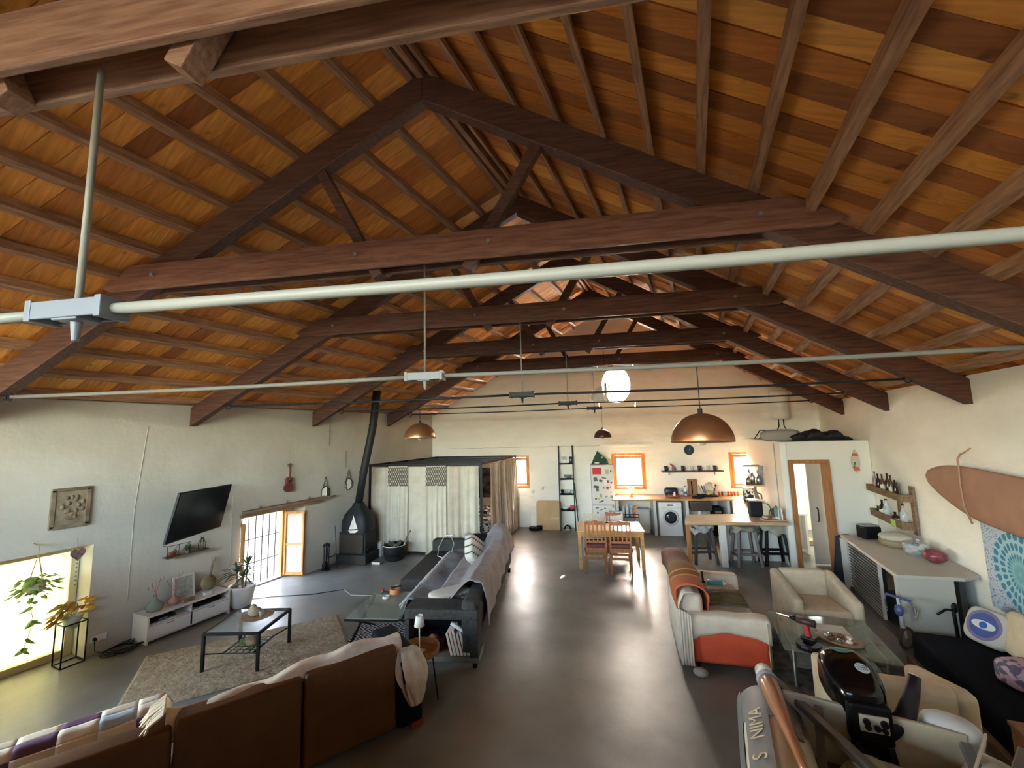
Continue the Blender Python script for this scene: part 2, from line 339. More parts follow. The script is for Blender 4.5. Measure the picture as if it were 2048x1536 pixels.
for i in range(5):
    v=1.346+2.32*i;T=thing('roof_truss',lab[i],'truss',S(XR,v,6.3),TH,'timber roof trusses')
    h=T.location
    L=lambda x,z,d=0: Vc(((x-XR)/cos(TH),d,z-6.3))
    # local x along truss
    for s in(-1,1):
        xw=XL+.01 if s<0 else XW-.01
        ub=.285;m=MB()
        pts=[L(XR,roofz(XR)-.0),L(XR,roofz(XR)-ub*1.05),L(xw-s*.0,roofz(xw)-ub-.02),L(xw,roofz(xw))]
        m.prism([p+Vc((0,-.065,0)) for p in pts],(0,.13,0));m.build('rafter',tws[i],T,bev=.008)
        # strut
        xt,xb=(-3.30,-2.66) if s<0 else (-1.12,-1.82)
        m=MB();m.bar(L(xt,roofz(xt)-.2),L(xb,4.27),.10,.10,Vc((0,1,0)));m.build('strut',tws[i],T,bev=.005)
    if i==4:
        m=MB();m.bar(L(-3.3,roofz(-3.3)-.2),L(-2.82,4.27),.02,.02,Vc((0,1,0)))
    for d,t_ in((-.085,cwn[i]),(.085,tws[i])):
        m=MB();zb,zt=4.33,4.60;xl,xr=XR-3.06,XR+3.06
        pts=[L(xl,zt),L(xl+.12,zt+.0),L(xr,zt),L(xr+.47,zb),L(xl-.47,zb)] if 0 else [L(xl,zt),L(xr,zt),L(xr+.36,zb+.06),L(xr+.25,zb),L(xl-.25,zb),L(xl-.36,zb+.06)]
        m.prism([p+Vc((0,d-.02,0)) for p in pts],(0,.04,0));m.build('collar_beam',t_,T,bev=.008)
    # bolts
    m=MB()
    for x in(XR-2.8,XR+2.8,XR-.62,XR+.62): m.cyl(L(x,4.47,-.13),L(x,4.47,-.10),.018,n=8)
    bo=m.build('bolt_heads',grey,T);bo['kind']='stuff'
    # tie rod
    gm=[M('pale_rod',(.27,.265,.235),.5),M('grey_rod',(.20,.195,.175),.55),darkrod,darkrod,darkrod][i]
    Q=thing('tie_rod',rl[i],'tie rod',S(XR,v,ZR),TH,'tie rods under the trusses')
    Lr=lambda x,z,d=0: Vc(((x-XR)/cos(TH),d,z-ZR))
    xa,xb=XL+.62,XW-.6;r=[.022,.02,.016,.014,.013][i]
    for s in(-1,1):
        m=MB();sg=.015;m.tube([Lr(XR+s*(.10+ (abs((xa if s<0 else xb)-XR)-.14)*k/8),ZR-sg*sin(pi*k/8)) for k in range(9)],r,10);m.build('rod',gm,Q,smooth=True)
        xe_=(xa if s<0 else xb);c=Lr(xe_,ZR)
        m=MB();m.tube([c+Vc((.045*cos(a),0,.045*sin(a))) for a in [2*pi*k/14 for k in range(14)]],.009,6,True)
        m.tube([c+Vc((s*.045,0,0)),Lr(XL if s<0 else XW,ZR+.01)],.011,6);m.build('eye_hook',darkrod,Q,smooth=True)
    m=MB()
    for dy in(-.045,.045): m.box((0,dy,0),(.34,.014,.07))
    for dx in(-.165,.165): m.box((dx,0,0),(.03,.11,.085))
    m.box((0,0,-.03),(.12,.09,.025));m.cyl((0,0,-.04),(0,0,-.12),.02,.012,8)
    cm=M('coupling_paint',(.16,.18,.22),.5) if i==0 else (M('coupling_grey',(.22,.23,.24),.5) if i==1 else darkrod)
    m.build('coupling',cm,Q,bev=.004)
    m=MB();m.cyl((0,0,.02),(0,0,4.36-ZR),[.013,.011,.009,.009,.008][i],n=8);m.build('hanger_rod',gm if i<2 else grey,Q,smooth=True)
# ---------------- windows ----------------
wf=wood('window_pine',(.45,.16,.04),(.62,.27,.07),.35,2)
def bwin(n,h,mull=True,ver='b'):
    x0,x1,z0,z1=h;y=.12
    e=struct(D.objects.new(n,None));COL.objects.link(e);e.location=S((x0+x1)/2,BV+y,z0)
    A=lambda x,z,d=0:S(x,BV+y+d,z)-e.location
    m=MB();f=.06
    for a,b_ in(((x0,z0+f/2),(x1,z0+f/2)),((x0,z1-f/2),(x1,z1-f/2))):m.bar(A(*a),A(*b_),.09,f)
    for x in(x0+f/2,x1-f/2):m.bar(A(x,z0+f),A(x,z1-f),.09,f,E2)
    m.build('window_frame',wf,e,bev=.006)
    m=MB();g=f+.045
    for z in(z0+g,z1-g):m.bar(A(x0+f,z,-.02),A(x1-f,z,-.02),.05,.07)
    for x in(x0+g-.01,x1-g+.01):m.bar(A(x,z0+f,-.02),A(x,z1-f,-.02),.05,.07,E2)
    if ver=='a':
        m.bar(A(x0,z0+.47,-.02),A(x1,z0+.47,-.02),.04,.03);m.bar(A(x0,z0+.29,-.02),A(x1,z0+.29,-.02),.04,.02)
    m.build('sash',wf,e,bev=.005)
    m=MB();m.prism([A(x0+g,z0+g),A(x1-g,z0+g),A(x1-g,z1-g),A(x0+g,z1-g)],E2*.005);m.build('pane',glass,e)
    N=5 if ver!='a' else 4
    for k in range(N):
        x=x0+g+(x1-x0-2*g)*(k+.5)/N;m=MB();m.cyl(A(x,z0+.02,.2),A(x,z1-.02,.2),.010,n=6);m.build('bar',darkrod,e)
    if ver=='c':
        m=MB()
        for z in(z0+.3,z0+.7):m.bar(A(x0,z,.2),A(x1,z,.2),.01,.012)
        m.build('cross_bar',darkrod,e)
    portal(S((x0+x1)/2,BV+.3,(z0+z1)/2),-E2,x1-x0,z1-z0)
    return e
bwin('window_3',wa,ver='a');bwin('window_4',wb);bwin('window_5',wc,ver='c')
portal(fb(rc[0],rc[1],.45),-E2,.75,1.0)
# left wall windows
e=struct(D.objects.new('window_1',None));COL.objects.link(e);e.location=(XL-.36,(w1[0]+w1[1])/2,0)
A=lambda y,z,d=0:Vc((d,y,z))-Vc((0,(w1[0]+w1[1])/2,0))
cf=M('cream_frame',(.62,.55,.36),.5)
ym=2.10
m=MB()
for z in(.04,w1[3]-.05):m.bar(A(w1[0],z),A(w1[1],z),.08,.1)
for y in(w1[0]+.04,ym,w1[1]-.05):m.bar(A(y,0),A(y,w1[3]),.08,.085,Vc((1,0,0)))
m.build('window_frame',cf,e,bev=.004)
m=MB();m.prism([A(w1[0],.05,-.07),A(w1[1],.05,-.07),A(w1[1],1.4,-.07),A(w1[0],1.4,-.07)],(-.005,0,0));m.build('pane',glass,e)
cur=D.materials.new('sheer_curtain');cur.use_nodes=True;t_=cur.node_tree;tr=t_.nodes.new('ShaderNodeBsdfTranslucent');tr.inputs[0].default_value=(.36,.30,.11,1)
df=t_.nodes.new('ShaderNodeBsdfDiffuse');df.inputs[0].default_value=(.6,.55,.35,1);mx=t_.nodes.new('ShaderNodeMixShader');mx.inputs[0].default_value=.2
tp=t_.nodes.new('ShaderNodeBsdfTransparent');tp.inputs[0].default_value=(1,.93,.6,1);mx3=t_.nodes.new('ShaderNodeMixShader');mx3.inputs[0].default_value=.015
t_.links.new(tr.outputs[0],mx.inputs[1]);t_.links.new(df.outputs[0],mx.inputs[2]);t_.links.new(mx.outputs[0],mx3.inputs[1]);t_.links.new(tp.outputs[0],mx3.inputs[2]);t_.links.new(mx3.outputs[0],t_.nodes['Material Output'].inputs[0])
for (a,c) in((w1[0]+.06,ym-.05),(ym+.05,w1[1]-.1)):
    m=MB();m.sheet(lambda u,v_:A(a+(c-a)*u,.09+(w1[3]-.19)*v_,-.03+.014*sin(u*34)*(1-.3*v_)),40,6);m.build('sheer_curtain',cur,e,smooth=True)
portal(Vc((XL-WT+.02,(w1[0]+w1[1])/2,.72)),(1,0,0),w1[1]-w1[0],1.4)
# french window
e=struct(D.objects.new('window_2',None));COL.objects.link(e);X2=XL-.36;e.location=(X2,5.5,0)
A=lambda y,z,d=0:Vc((d,y-5.5,z))
m=MB()
m.bar(A(w2[0],w2[3]-.05),A(w2[1],w2[3]-.05),.08,.10)
for y in(w2[0]+.04,w2[1]-.21):m.bar(A(y,0),A(y,w2[3]),.08,.08,Vc((1,0,0)))
m.build('window_frame',pine,e,bev=.005)
m=MB();m.box(A(w2[1]-.085,w2[3]/2,-.02),(.10,.17,w2[3]));m.build('masonry_stub',plaster_shaded,e)
m=MB();m.bar(A(w2[0],.015),A(w2[1],.015),.1,.03);m.build('threshold',grey,e)
for k in range(8):
    y=w2[0]+.1+(w2[1]-w2[0]-.2)*(k+.5)/8;m=MB();m.cyl(A(y,.02,-.09),A(y,1.32,-.09),.010,n=6);m.build('bar',darkrod,e)
for z in(.42,.86):
    m=MB();m.bar(A(w2[0],z,-.1),A(w2[1],z,-.1),.006,.016);m.build('cross_bar',darkrod,e)
def leaf(hinge,ang,w_,name):
    q=D.objects.new(name,None);COL.objects.link(q);q.parent=e;q.location=A(hinge,0,.03);q.rotation_euler=(0,0,ang)
    m=MB();f=.055;hh=1.28
    for z in(.03+f/2,hh-f/2,.03+(hh)*.47):m.bar((0,0,z),(w_,0,z),.035,f if z!=.03+hh*.47 else .035)
    for x in(f/2,w_-f/2):m.bar((x,0,.03),(x,0,hh),.035,f,Vc((0,1,0)))
    m.build('leaf_frame',pine,q,bev=.004)
    m=MB();m.box((w_/2,0,hh/2),(w_-.1,.004,hh-.1));m.build('pane',M('leaf_glass',(.9,.9,.85),.03,alpha=.25,spec=.9),q)
    return q
# far leaf swings back towards the room, near leaf stands edge on
leaf(w2[1]-.20,R_(23),.42,'leaf');leaf(w2[0]+.08,R_(-12),.46,'leaf')
portal(Vc((XL-WT+.02,5.53,.7)),(1,0,0),1.3,1.38)
# ---------------- outdoors ----------------
m=MB();m.box((-11,6,-.08),(7,30,.1));tag(m.build('street_paving',M('street',(.01,.009,.008),.9)),None,None,kind='structure')
m=MB();m.box((-3,21,-.08),(24,16,.1));struct(m.build('yard_paving',M('street',(.01,.009,.008),.9)))
fw_=M('facade_white',(.035,.035,.036),.9);fy=M('facade_yellow',(.035,.026,.009),.9)
T=thing('white_house','white house across the street with a red tiled base, through the open french window','house',(-15.2,9,0))
m=MB();m.box((0,0,2.0),(.4,11,4));m.build('wall',fw_,T)
m=MB();m.box((.22,0,.3),(.08,11,.7));m.build('plinth',M('red_plinth',(.03,.006,.004),.8),T)
for k in range(14):
    m=MB();m.bar((.15,-5+k*.75,3.1),(1.0,-5+k*.75,2.75),.3,.08);m.build('roof_tile',M('grey_tile',(.06,.05,.045),.8),T)
f=MB();f.box((.2,.7,1.55),(.1,1.5,1.9));f=f.build('window',M('grille_dark',(.03,.03,.035),.7),T)
m=MB()
m.box((.26,.7,1.45),(.04,1.05,1.7));m.build('shutter',fy,f)
T=thing('yellow_house','yellow plastered house wall seen through the curtained left window','house',(-15,.7,0))
m=MB();m.box((0,0,2.0),(.4,5.2,4));m.build('wall',fy,T)
f=MB();f.box((.2,0,1.5),(.1,1,1.4));f.build('window',M('grille_dark',(.03,.03,.035),.7),T)
T=thing('tiled_roof_house','white house with a striped tiled roof seen through the kitchen window','house',(-1.6,21,0))
m=MB();m.box((0,0,1.2),(11,.4,2.4));m.build('wall',fw_,T)
for k in range(30):
    m=MB();m.bar((-5.4+k*.37,-.5,1.75),(-5.4+k*.37+.25,.9,2.7),.18,.08);m.build('roof_tile',M('grey_tile',(.06,.05,.045),.8),T)
m=MB();m.box((0,-.25,1.5),(11,.1,.2));m.build('eave_board',M('eave',(.4,.2,.12),.8),T)
# ================= LEFT WALL =================
def soft(name,c,d,mt,parent,rz=0,bev=.05,sub=1,r=None,label=None):
    m=MB();m.box(c,d,rz,r);return m.build(name,mt,parent,smooth=True,bev=bev,seg=3,label=label)
def fab(n,c,c2=None,sc=30,bump=.25,rough=.9,**k): return M(n,c,rough,c2 or tuple(x*.8 for x in c),sc,bump,spec=.2,**k)
# television
tl=Vc((-6.72,3.52,2.03));d1=Vc((-.478,.878,-.02)).normalized();d2=Vc((.09,.165,.982)).normalized();nn=d1.cross(d2).normalized();nn=nn if nn.x>0 else -nn
bl=tl-d2*.70;br=bl+d1*1.24;tr_=tl+d1*1.24
T=thing('television','large black flat screen television on a swivel wall arm','television',(XL,4.35,1.7))
m=MB();m.prism([p-T.location for p in(bl,br,tr_,tl)],-nn*.035);m.build('casing',black,T,bev=.006)
m=MB();m.prism([p-T.location+nn*.001 for p in(bl+d1*.015+d2*.02,br-d1*.015+d2*.02,tr_-d1*.015-d2*.015,tl+d1*.015-d2*.015)],nn*.002);m.build('screen',M('tv_screen',(.006,.007,.01),.16),T)
c=(bl+tr_)/2-nn*.035-T.location
m=MB();m.bar(c,c-nn*.05,.25,.25);m.bar(c-nn*.05,Vc((.02,0,0)),.04,.06);m.box((.015,0,0),(.03,.16,.3));m.build('wall_arm',black,T)
# carved picture
T=thing('carved_picture','square carved wooden picture in a distressed frame, above the left window','picture',W(141,1015,XL+.02))
tan=M('carved_tan',(.30,.24,.15),.8,(.20,.15,.09),9,.6);dk=M('carved_dark',(.14,.095,.055),.8,(.26,.2,.12),7,.4)
m=MB();m.box((.0,0,0),(.02,.30,.42));m.build('panel',tan,T)
for a in(((0,-.165,0),(.035,.045,.47)),((0,.165,0),(.035,.045,.47)),((0,0,.23),(.035,.37,.045)),((0,0,-.23),(.035,.37,.045))):
    m=MB();m.box(*a);m.build('frame_bar',dk,T,bev=.004)
m=MB()
for k in range(14):
    a=k*.45;m.ball((.012,.02+.10*cos(a)*(.5+.5*(k%2)),.02+.14*sin(a)*(.6+.4*(k%3)/2)),(.012,.024,.03),8,6)
m.lathe((.012,0,-.1),[(.0,-.006),(.06,0),(.05,.006)],14,Mx.Rotation(pi/2,3,'Y'));m.build('relief',dk,T,smooth=True)
# small square wall frame under tv
T=thing('square_picture','tiny square dark frame on the wall just under the television','frame',W(367,1070,XL+.015))
m=MB()
for a in((-.045,0),(.045,0)):m.box((0,a[0],0),(.025,.018,.11));m.box((0,0,a[0]),(.025,.11,.018))
m.build('frame_bars',dk,T);m=MB();m.box((-.004,0,0),(.01,.08,.08));m.build('print',M('print_pale',(.5,.47,.4),.7),T)
# wire basket shelf
T=thing('wire_shelf','black wire wall shelf below the television','shelf',(XL,4.0,1.03))
m=MB();m.box((.07,0,-.01),(.13,.58,.02));m.build('board',dk,T)
m=MB()
for z in(0,.17):m.tube([(.01,-.29,z),(.14,-.29,z),(.14,.29-(.29 if z else 0),z),(.01,.29,z)] if not z else [(.01,-.29,z),(.14,-.29,z),(.14,.02,z)],.004,5)
for y in(-.29,-.14,0):
    m.tube([(.14,y,0),(.14,y,.17)],.004,5)
for k in range(3):m.tube([(.14,-.29+.145*k,0),(.14,-.29+.145*(k+1) if k<2 else .02,.17)],.0035,5)
m.build('wire_cage',black,T)
def leafblade(m,p,d,l,w,droop=.3,up=EZ,n=5,fold=0):
    d=Vc(d).normalized();s_=d.cross(up)
    s_=s_.normalized() if s_.length>1e-4 else Vc((1,0,0));p=Vc(p)
    L_=[];
    for i in range(n+1):
        t=i/n;c=p+d*l*t-EZ*droop*l*t*t;ww=w*sin(pi*(t*.85+.12));L_+=[c-s_*ww/2,c+s_*ww/2]
    L_[-1]=L_[-2]=c
    m.add(L_,[(2*i,2*i+1,2*i+3,2*i+2) for i in range(n)])
grn=M('leaf_green',(.07,.13,.04),.5,(.13,.2,.06),8)
t_=thing('shelf_plant','round bushy green plant in the black wire wall shelf','plant',(XL+.075,4.02,1.03))
m=MB();m.lathe((0,0,0),[(.03,0),(.04,.05),(.035,.05)],12);m.build('pot',dk,t_)
m=MB()
for k in range(60):
    a=rnd()*6.28;e_=rnd()*1.3;leafblade(m,(0,0,.05),(cos(a)*cos(e_),sin(a)*cos(e_),sin(e_)+.1),.10,.02,.2)
o=m.build('foliage',grn,t_);o['kind']='stuff'
t_=thing('shelf_lantern','small dark wire lantern at the right end of the wall shelf','lantern',(XL+.07,4.22,1.03))
m=MB()
for a in range(6):m.tube([(.045*cos(a*pi/3),.045*sin(a*pi/3),0),(.045*cos(a*pi/3),.045*sin(a*pi/3),.1),(.01*cos(a*pi/3),.01*sin(a*pi/3),.18)],.004,4)
m.build('wire_body',black,t_);m=MB();m.tube([(0,.02*cos(a),.19+.02*sin(a)) for a in [k*.63 for k in range(10)]],.003,4,True);m.build('ring',black,t_)
t_=thing('red_ornament','small rust red ornament at the left end of the wall shelf','ornament',(XL+.07,3.8,1.03))
m=MB();m.ball((0,0,.035),(.035,.06,.035),10,6);m.ball((0,.05,.07),(.02,.02,.02));m.build('body',M('rust_red',(.25,.06,.03),.6),t_,smooth=True)
# ukulele
T=thing('ukulele','small dark red ukulele hanging by a cord on the white wall','ukulele',W(577,960,XL+.05))
um=M('uke_wood',(.11,.022,.02),.35,(.16,.04,.03),8)
def outline(pts,n=1): return pts
half=[(0,-.23),(.05,-.225),(.088,-.19),(.095,-.14),(.075,-.09),(.058,-.05),(.068,-.01),(.062,.03),(.03,.055),(0,.058)]
pts=[(y,z) for y,z in half]+[(-y,z) for y,z in half[-2:0:-1]]
m=MB();m.prism([(-.02,y,z) for y,z in pts],(.055,0,0));m.build('body',um,T,bev=.006)
m=MB();m.box((.04,0,.13),(.016,.034,.26));m.build('neck',M('uke_neck',(.16,.06,.03),.4),T)
m=MB();m.box((.035,0,.285),(.014,.055,.075));m.build('headstock',um,T,bev=.006)
for a in(-1,1):
    for z in(.27,.3):
        m=MB();m.cyl((.03,a*.028,z),(.03,a*.055,z),.006,n=6);m.build('tuning_peg',black,T)
m=MB();m.lathe((.0355,0,-.02),[(.001,0),(.024,0),(.024,.002)],14,Mx.Rotation(pi/2,3,'Y'));m.build('sound_hole',black,T)
m=MB();m.tube([(.03,-.02,.3),(.0,.0,.58),(.03,.02,.3)],.002,4);m.build('hanging_cord',dk,T)
# hexagon mirrors
for q,(px,py),sc,lb in((0,(651,985),1,'hexagonal black framed mirror on a strap, over the end of the window beam'),(1,(697,968),1,'hexagonal black framed mirror on a strap, close to the chimney pipe')):
    T=thing('hexagon_mirror',lb,'mirror',W(px,py,XL+.02),0,'hexagonal mirrors')
    hx=[(.115*sin(k*pi/3),.135*cos(k*pi/3)) for k in range(6)]
    m=MB();m.tube([(0,a,b_) for a,b_ in hx],.010,4,True);m.build('frame',black,T)
    m=MB();m.prism([(-.004,a*.97,b_*.97) for a,b_ in hx],(.006,0,0));m.build('mirror_glass',M('mirror_glass',(.8,.8,.8),.03,metal=1),T)
    m=MB();m.tube([(0,-.07,.10),(0,0,.33),(0,.07,.10)],.006,4);m.build('strap',black,T)
# timber ledge above french window
T=thing('timber_ledge','rough brown plank ledge fixed above the open french window','ledge',(XL+.06,5.75,1.47))
tb=wood('ledge_wood',(.20,.12,.07),(.32,.21,.13),.8,1)
m=MB();m.box((0,0,0),(.13,1.72,.05));m.build('plank',tb,T,bev=.006)
m=MB();m.bar((-.03,-.9,-.06),(-.03,.86,-.06),.06,.06);m.build('batten',tb,T,bev=.006)
for y in(-.55,0,.5):
    m=MB();m.cyl((-.06,y,.0),(-.02,y,.07),.01,n=6);m.build('hook',grey,T)
m=MB();m.tube([(.0,.75,.0),(.02,.95,.0),(.0,1.02,-.01),(.01,1.15,.005)],[.035,.03,.022,.01],7);m.build('driftwood_end',M('driftwood',(.27,.2,.13),.9,(.36,.28,.2),14,.5),T,smooth=True)
# wall conduits
for k,(y0,z0,y1,z1,lb) in enumerate(((3.33,.55,3.42,3.0,'thin painted conduit running up the wall left of the television'),(4.72,.2,4.72,1.78,'thin white conduit running down the wall right of the television'))):
    m=MB();m.tube([(XL+.002,y0,z0),(XL+.002,y0,(z0+z1)/2),(XL+.002,y1,z1)],.0045,6);tag(m.build('wall_conduit',plaster_shaded),lb,'conduit')
T=thing('wall_socket','white wall socket with a black plug low beside the left window','socket',(XL+.01,3.02,.2))
m=MB();m.box((0,.03,0),(.02,.16,.08));m.build('plate',whiteG,T,bev=.004);m=MB();m.cyl((.01,-.02,0),(.05,-.02,0),.02,.016,10);m.build('plug',black,T)
# cable coil and floor cables
m=MB();pts=[]
for k in range(70):
    a=k*.37;pts.append((XL+.22+.14*cos(a)*(1+.1*sin(k)),3.17+.20*sin(a)+.002*k,.01+.0006*k))
m.tube([(XL+.03,3.0,.18),(XL+.06,3.0,.05)]+pts+[(-7.3,3.32,.012),(XL+.1,3.34,.012)],.006,5);tag(m.build('power_cable',black,smooth=True),'black power cable coiled on the floor beside the media bench','cable')
cp=[G(*q,.008) for q in((497,1199),(520,1196),(560,1192),(620,1189),(660,1183),(688,1179),(694,1184),(702,1190),(740,1191),(775,1190))]
m=MB();m.tube(cp[:6],.006,5);m2=MB()
T=thing('floor_cable','long thin cable trailing over the concrete floor to the glass side table','cable',cp[5])
m=MB();m.tube([p-T.location for p in cp[:6]],.006,5);m.build('dark_run',darkrod,T);m=MB();m.tube([p-T.location for p in cp[5:]],.006,5);m.build('pale_run',M('cable_white',(.6,.6,.6),.5),T,label='pale end of the cable')
# wall string lines
for px,py,l,lb in((660,835,.62,'dark string hanging on the wall near the third truss foot'),(692,902,.4,'short string with a small bead hanging beside the chimney pipe')):
    p=W(px,py,XL+.01);m=MB();m.tube([p,p-EZ*l*.5,p-EZ*l],.004,4);m.ball(p-EZ*l*.5,.012,6,4);tag(m.build('wall_string',dk),lb,'string')
# heart ornament
T=thing('heart_ornament','dark carved heart on a string of beads in the window reveal','ornament',W(155,1108,XL+.05))
hp=[]
for k in range(24):
    a=2*pi*k/24;hp.append((.075*(16*sin(a)**3)/16,.075*(13*cos(a)-5*cos(2*a)-2*cos(3*a)-cos(4*a))/14))
m=MB();m.prism([(0,a,b_) for a,b_ in hp],(.015,0,0));m.build('heart',M('heart_brown',(.12,.06,.045),.6,(.22,.13,.1),22,.5),T,bev=.003)
m=MB();m.tube([(0,0,.07),(-.03,0,.2)],.003,4);m.build('loop',dk,T)
for k in range(12):
    m=MB();m.ball((.007,0,-.09-k*.026),.009,8,6);m.build('bead',[M('bead_white',(.7,.65,.5),.4),M('bead_teal',(.05,.22,.2),.4)][k%2],T,smooth=True)
# hanging plant
T=thing('hanging_plant','trailing green plant in a macrame hanger before the left window','plant',(XL+.16,2.36,1.05))
m=MB();m.lathe((0,0,-.03),[(.05,0),(.085,.05),(.09,.12),(.08,.12)],14);m.build('pot',M('pot_pale',(.55,.5,.38),.6),T,smooth=True)
m=MB()
for k in range(4):
    a=k*pi/2+.4;m.tube([(.09*cos(a),.09*sin(a),.05),(0,0,.42)],.004,4)
m.tube([(0,0,.42),(0,0,.50)],.006,4);m.tube([(0,0,.50),(-.16,0,.52)],.006,4);m.build('macrame_hanger',M('macrame',(.45,.3,.14),.8),T)
lg=M('pothos_leaf',(.16,.30,.04),.45,(.32,.45,.08),6,sheen=0)
def hleaf(m,p,d,l,wf=1):
    d=Vc(d).normalized();s_=d.cross(EZ).normalized() if abs(d.z)<.95 else Vc((0,1,0));u=s_.cross(d)
    pr=[(0,0),(-.38,-.12),(-.5,.2),(-.33,.6),(0,1),(.33,.6),(.5,.2),(.38,-.12)]
    vs=[Vc(p)+s_*a*l*wf+d*b_*l+u*(-abs(a)*.35*l) for a,b_ in pr]
    m.add(vs,[(0,1,2),(0,2,3),(0,3,4),(0,4,5),(0,5,6),(0,6,7)])
for k in range(130):
    a=rnd()*6.28;r=.02+rnd()*.15;z=.0+rnd()*.17-(.12*rnd() if r>.12 else 0)
    m=MB();hleaf(m,(r*cos(a)*.8,r*sin(a)*1.2,z),(cos(a),sin(a),-.3-rnd()*.8),.05+.03*rnd(),.8);m.build('leaf',lg,T)
vp=[(.06,-.02,.0),(.08,-.05,-.15),(.06,-.01,-.32),(.07,-.04,-.5),(.06,-.06,-.6)]
m=MB();m.tube(vp,.004,4);m.build('vine',lg,T)
for p,d in((vp[1],(0,-1,-.6)),(vp[2],(.2,.8,-.6)),(vp[2],(.3,-.7,-.7)),(vp[3],(.3,.6,-.8)),(vp[4],(.2,-.8,-.5)),(vp[4],(.3,.5,-.9))):
    m=MB();hleaf(m,p,d,.11);m.build('leaf',lg,T)
# plant stand + orange plant
ps0=Vc((XL-.02,2.78,0))
T=thing('plant_stand','slim black metal plant stand before the left window','stand',ps0)
m=MB();wx,wy,hh=.11,.11,.50
for a in(-1,1):
    for b_ in(-1,1):m.bar((a*wx,b_*wy,0),(a*wx,b_*wy,hh),.013,.013)
for z in(.007,hh):
    for a in(-1,1):m.bar((a*wx,-wy,z),(a*wx,wy,z),.013,.013);m.bar((-wx,a*wy,z),(wx,a*wy,z),.013,.013)
m.build('frame',black,T)
T=thing('croton_plant','orange and yellow leaved plant in a pale pot on the slim black stand','plant',ps0+Vc((0,0,hh+.01)))
m=MB();m.lathe((0,0,-.09),[(.05,0),(.075,.06),(.085,.09),(.11,.16),(.10,.16)],16);m.build('pot',M('pot_celadon',(.45,.52,.42),.4),T,smooth=True)
om=[M('leaf_orange',(.55,.20,.02),.5,(.62,.38,.04),9),M('leaf_yellow',(.5,.4,.05),.5,(.3,.3,.05),9),M('leaf_rust',(.35,.08,.02),.5,(.5,.2,.04),9)]
m=MB()
for k in range(5):m.tube([(0,0,.05),(.02*cos(k),.05*sin(k*2),.12),(.0,.1*sin(k*1.3)-.06,.2)],.004,4)
m.build('stems',M('stem_red',(.3,.1,.04),.6),T)
for k in range(40):
    a=-pi/2+(rnd()-.5)*2.8 if k%3 else pi/2+(rnd()-.5)*1.6;m=MB();hleaf(m,(.05*cos(a)+.03,-.03+.10*sin(a)*rnd()*2,.08+rnd()*.20),(cos(a)*.8,sin(a),-.35-.6*rnd()+.7*(k%3==0)),.09+.05*rnd(),.5);m.build('leaf',om[k%3 if k%4 else 0],T)
# media bench
Y0,Y1,bx0,bx1,bh=3.40,4.50,XL+.02,-7.05,.37
T=thing('media_bench','low white media bench against the left wall','bench',((bx0+bx1)/2,(Y0+Y1)/2,0))
cx=(bx1-bx0)/2;cy=(Y1-Y0)/2
bwm=M('bench_white',(.66,.64,.58),.5)
m=MB();m.box((0,0,bh-.012),(2*cx,2*cy,.024));m.build('top',bwm,T,bev=.003)
for y in(-cy+.01,cy-.01):
    m=MB();m.box((0,y,bh/2-.012),(2*cx,.02,bh-.024));m.build('side_panel',bwm,T)
m=MB();m.box((-cx+.008,0,bh/2),(.01,2*cy-.04,bh-.06));m.box((0,0,.045),(2*cx-.02,2*cy-.04,.018));m.box((0,0,.235),(2*cx-.02,2*cy-.04,.014));m.box((0,0,.29),(2*cx-.03,.014,.1));m.build('carcass',bwm,T)
for y in(-cy/2,cy/2):
    m=MB();m.box((cx-.006,y,.14),(.016,cy-.03,.165));d_=m.build('drawer',whiteG,T,bev=.002)
    m=MB();m.box((cx+.004,y,.2),(.008,.09,.012));m.build('handle',grey,d_)
T=thing('set_top_box','flat black media player inside the left bay of the white bench','player',((bx0+bx1)/2,3.62,.243))
m=MB();m.box((.02,0,.02),(.2,.3,.035));m.build('casing',black,T,bev=.003)
m=MB();m.box((.123,.0,.02),(.004,.1,.015));m.build('display',M('display_blue',(.1,.3,.5),.2),T)
T=thing('game_console','dark media player inside the right bay of the white bench','player',((bx0+bx1)/2,4.22,.243))
m=MB();m.box((0,0,.025),(.25,.38,.045));m.build('casing',blackm,T,bev=.004)
# on the bench
def vase(lb,p,s_,mt,twig=True):
    T=thing('demijohn_vase',lb,'vase',p)
    m=MB();m.lathe((0,0,0),[(.03,0),(.085,.01),(.105,.05),(.10,.09),(.06,.13),(.022,.165),(.018,.20),(.026,.215),(.022,.215),(.014,.2),(.018,.165),(.055,.125),(.095,.09),(.1,.05)],22);m.build('glass_body',mt,T,smooth=True).scale=(s_,)*3
    if twig:
        for k in range(5):
            m=MB();m.tube([(0,0,.12),(.01*k-.02,.0,.26*s_),(.03*(k-2),.025*(k-2),.30+.03*k)],.003,4);leafblade(m,(.03*(k-2),.025*(k-2),.28+.03*k),(.1*(k-2),.1*(k-2),1),.09,.018,0);m.build('dried_stem',M('dried_pink',(.4,.2,.13),.8),T)
vase('large green glass demijohn with dried stems, left end of the white bench',(-7.22,3.55,bh),1,M('green_glass',(.28,.33,.24),.12,alpha=.75))
vase('small pink glass vase next to the green demijohn',(-7.22,3.79,bh),.72,M('pink_glass',(.50,.25,.19),.12,alpha=.75))
T=thing('photo_frame','upright framed print leaning on the wall above the media bench','frame',(-7.32,3.98,bh))
q=Mx.Rotation(R_(-10),3,'Y');m=MB()
for a in(-.135,.135):m.box(q@Vc((0,a,.17)),(.02,.022,.34),r=q)
for z in(.011,.33):m.box(q@Vc((0,0,z)),(.02,.29,.022),r=q)
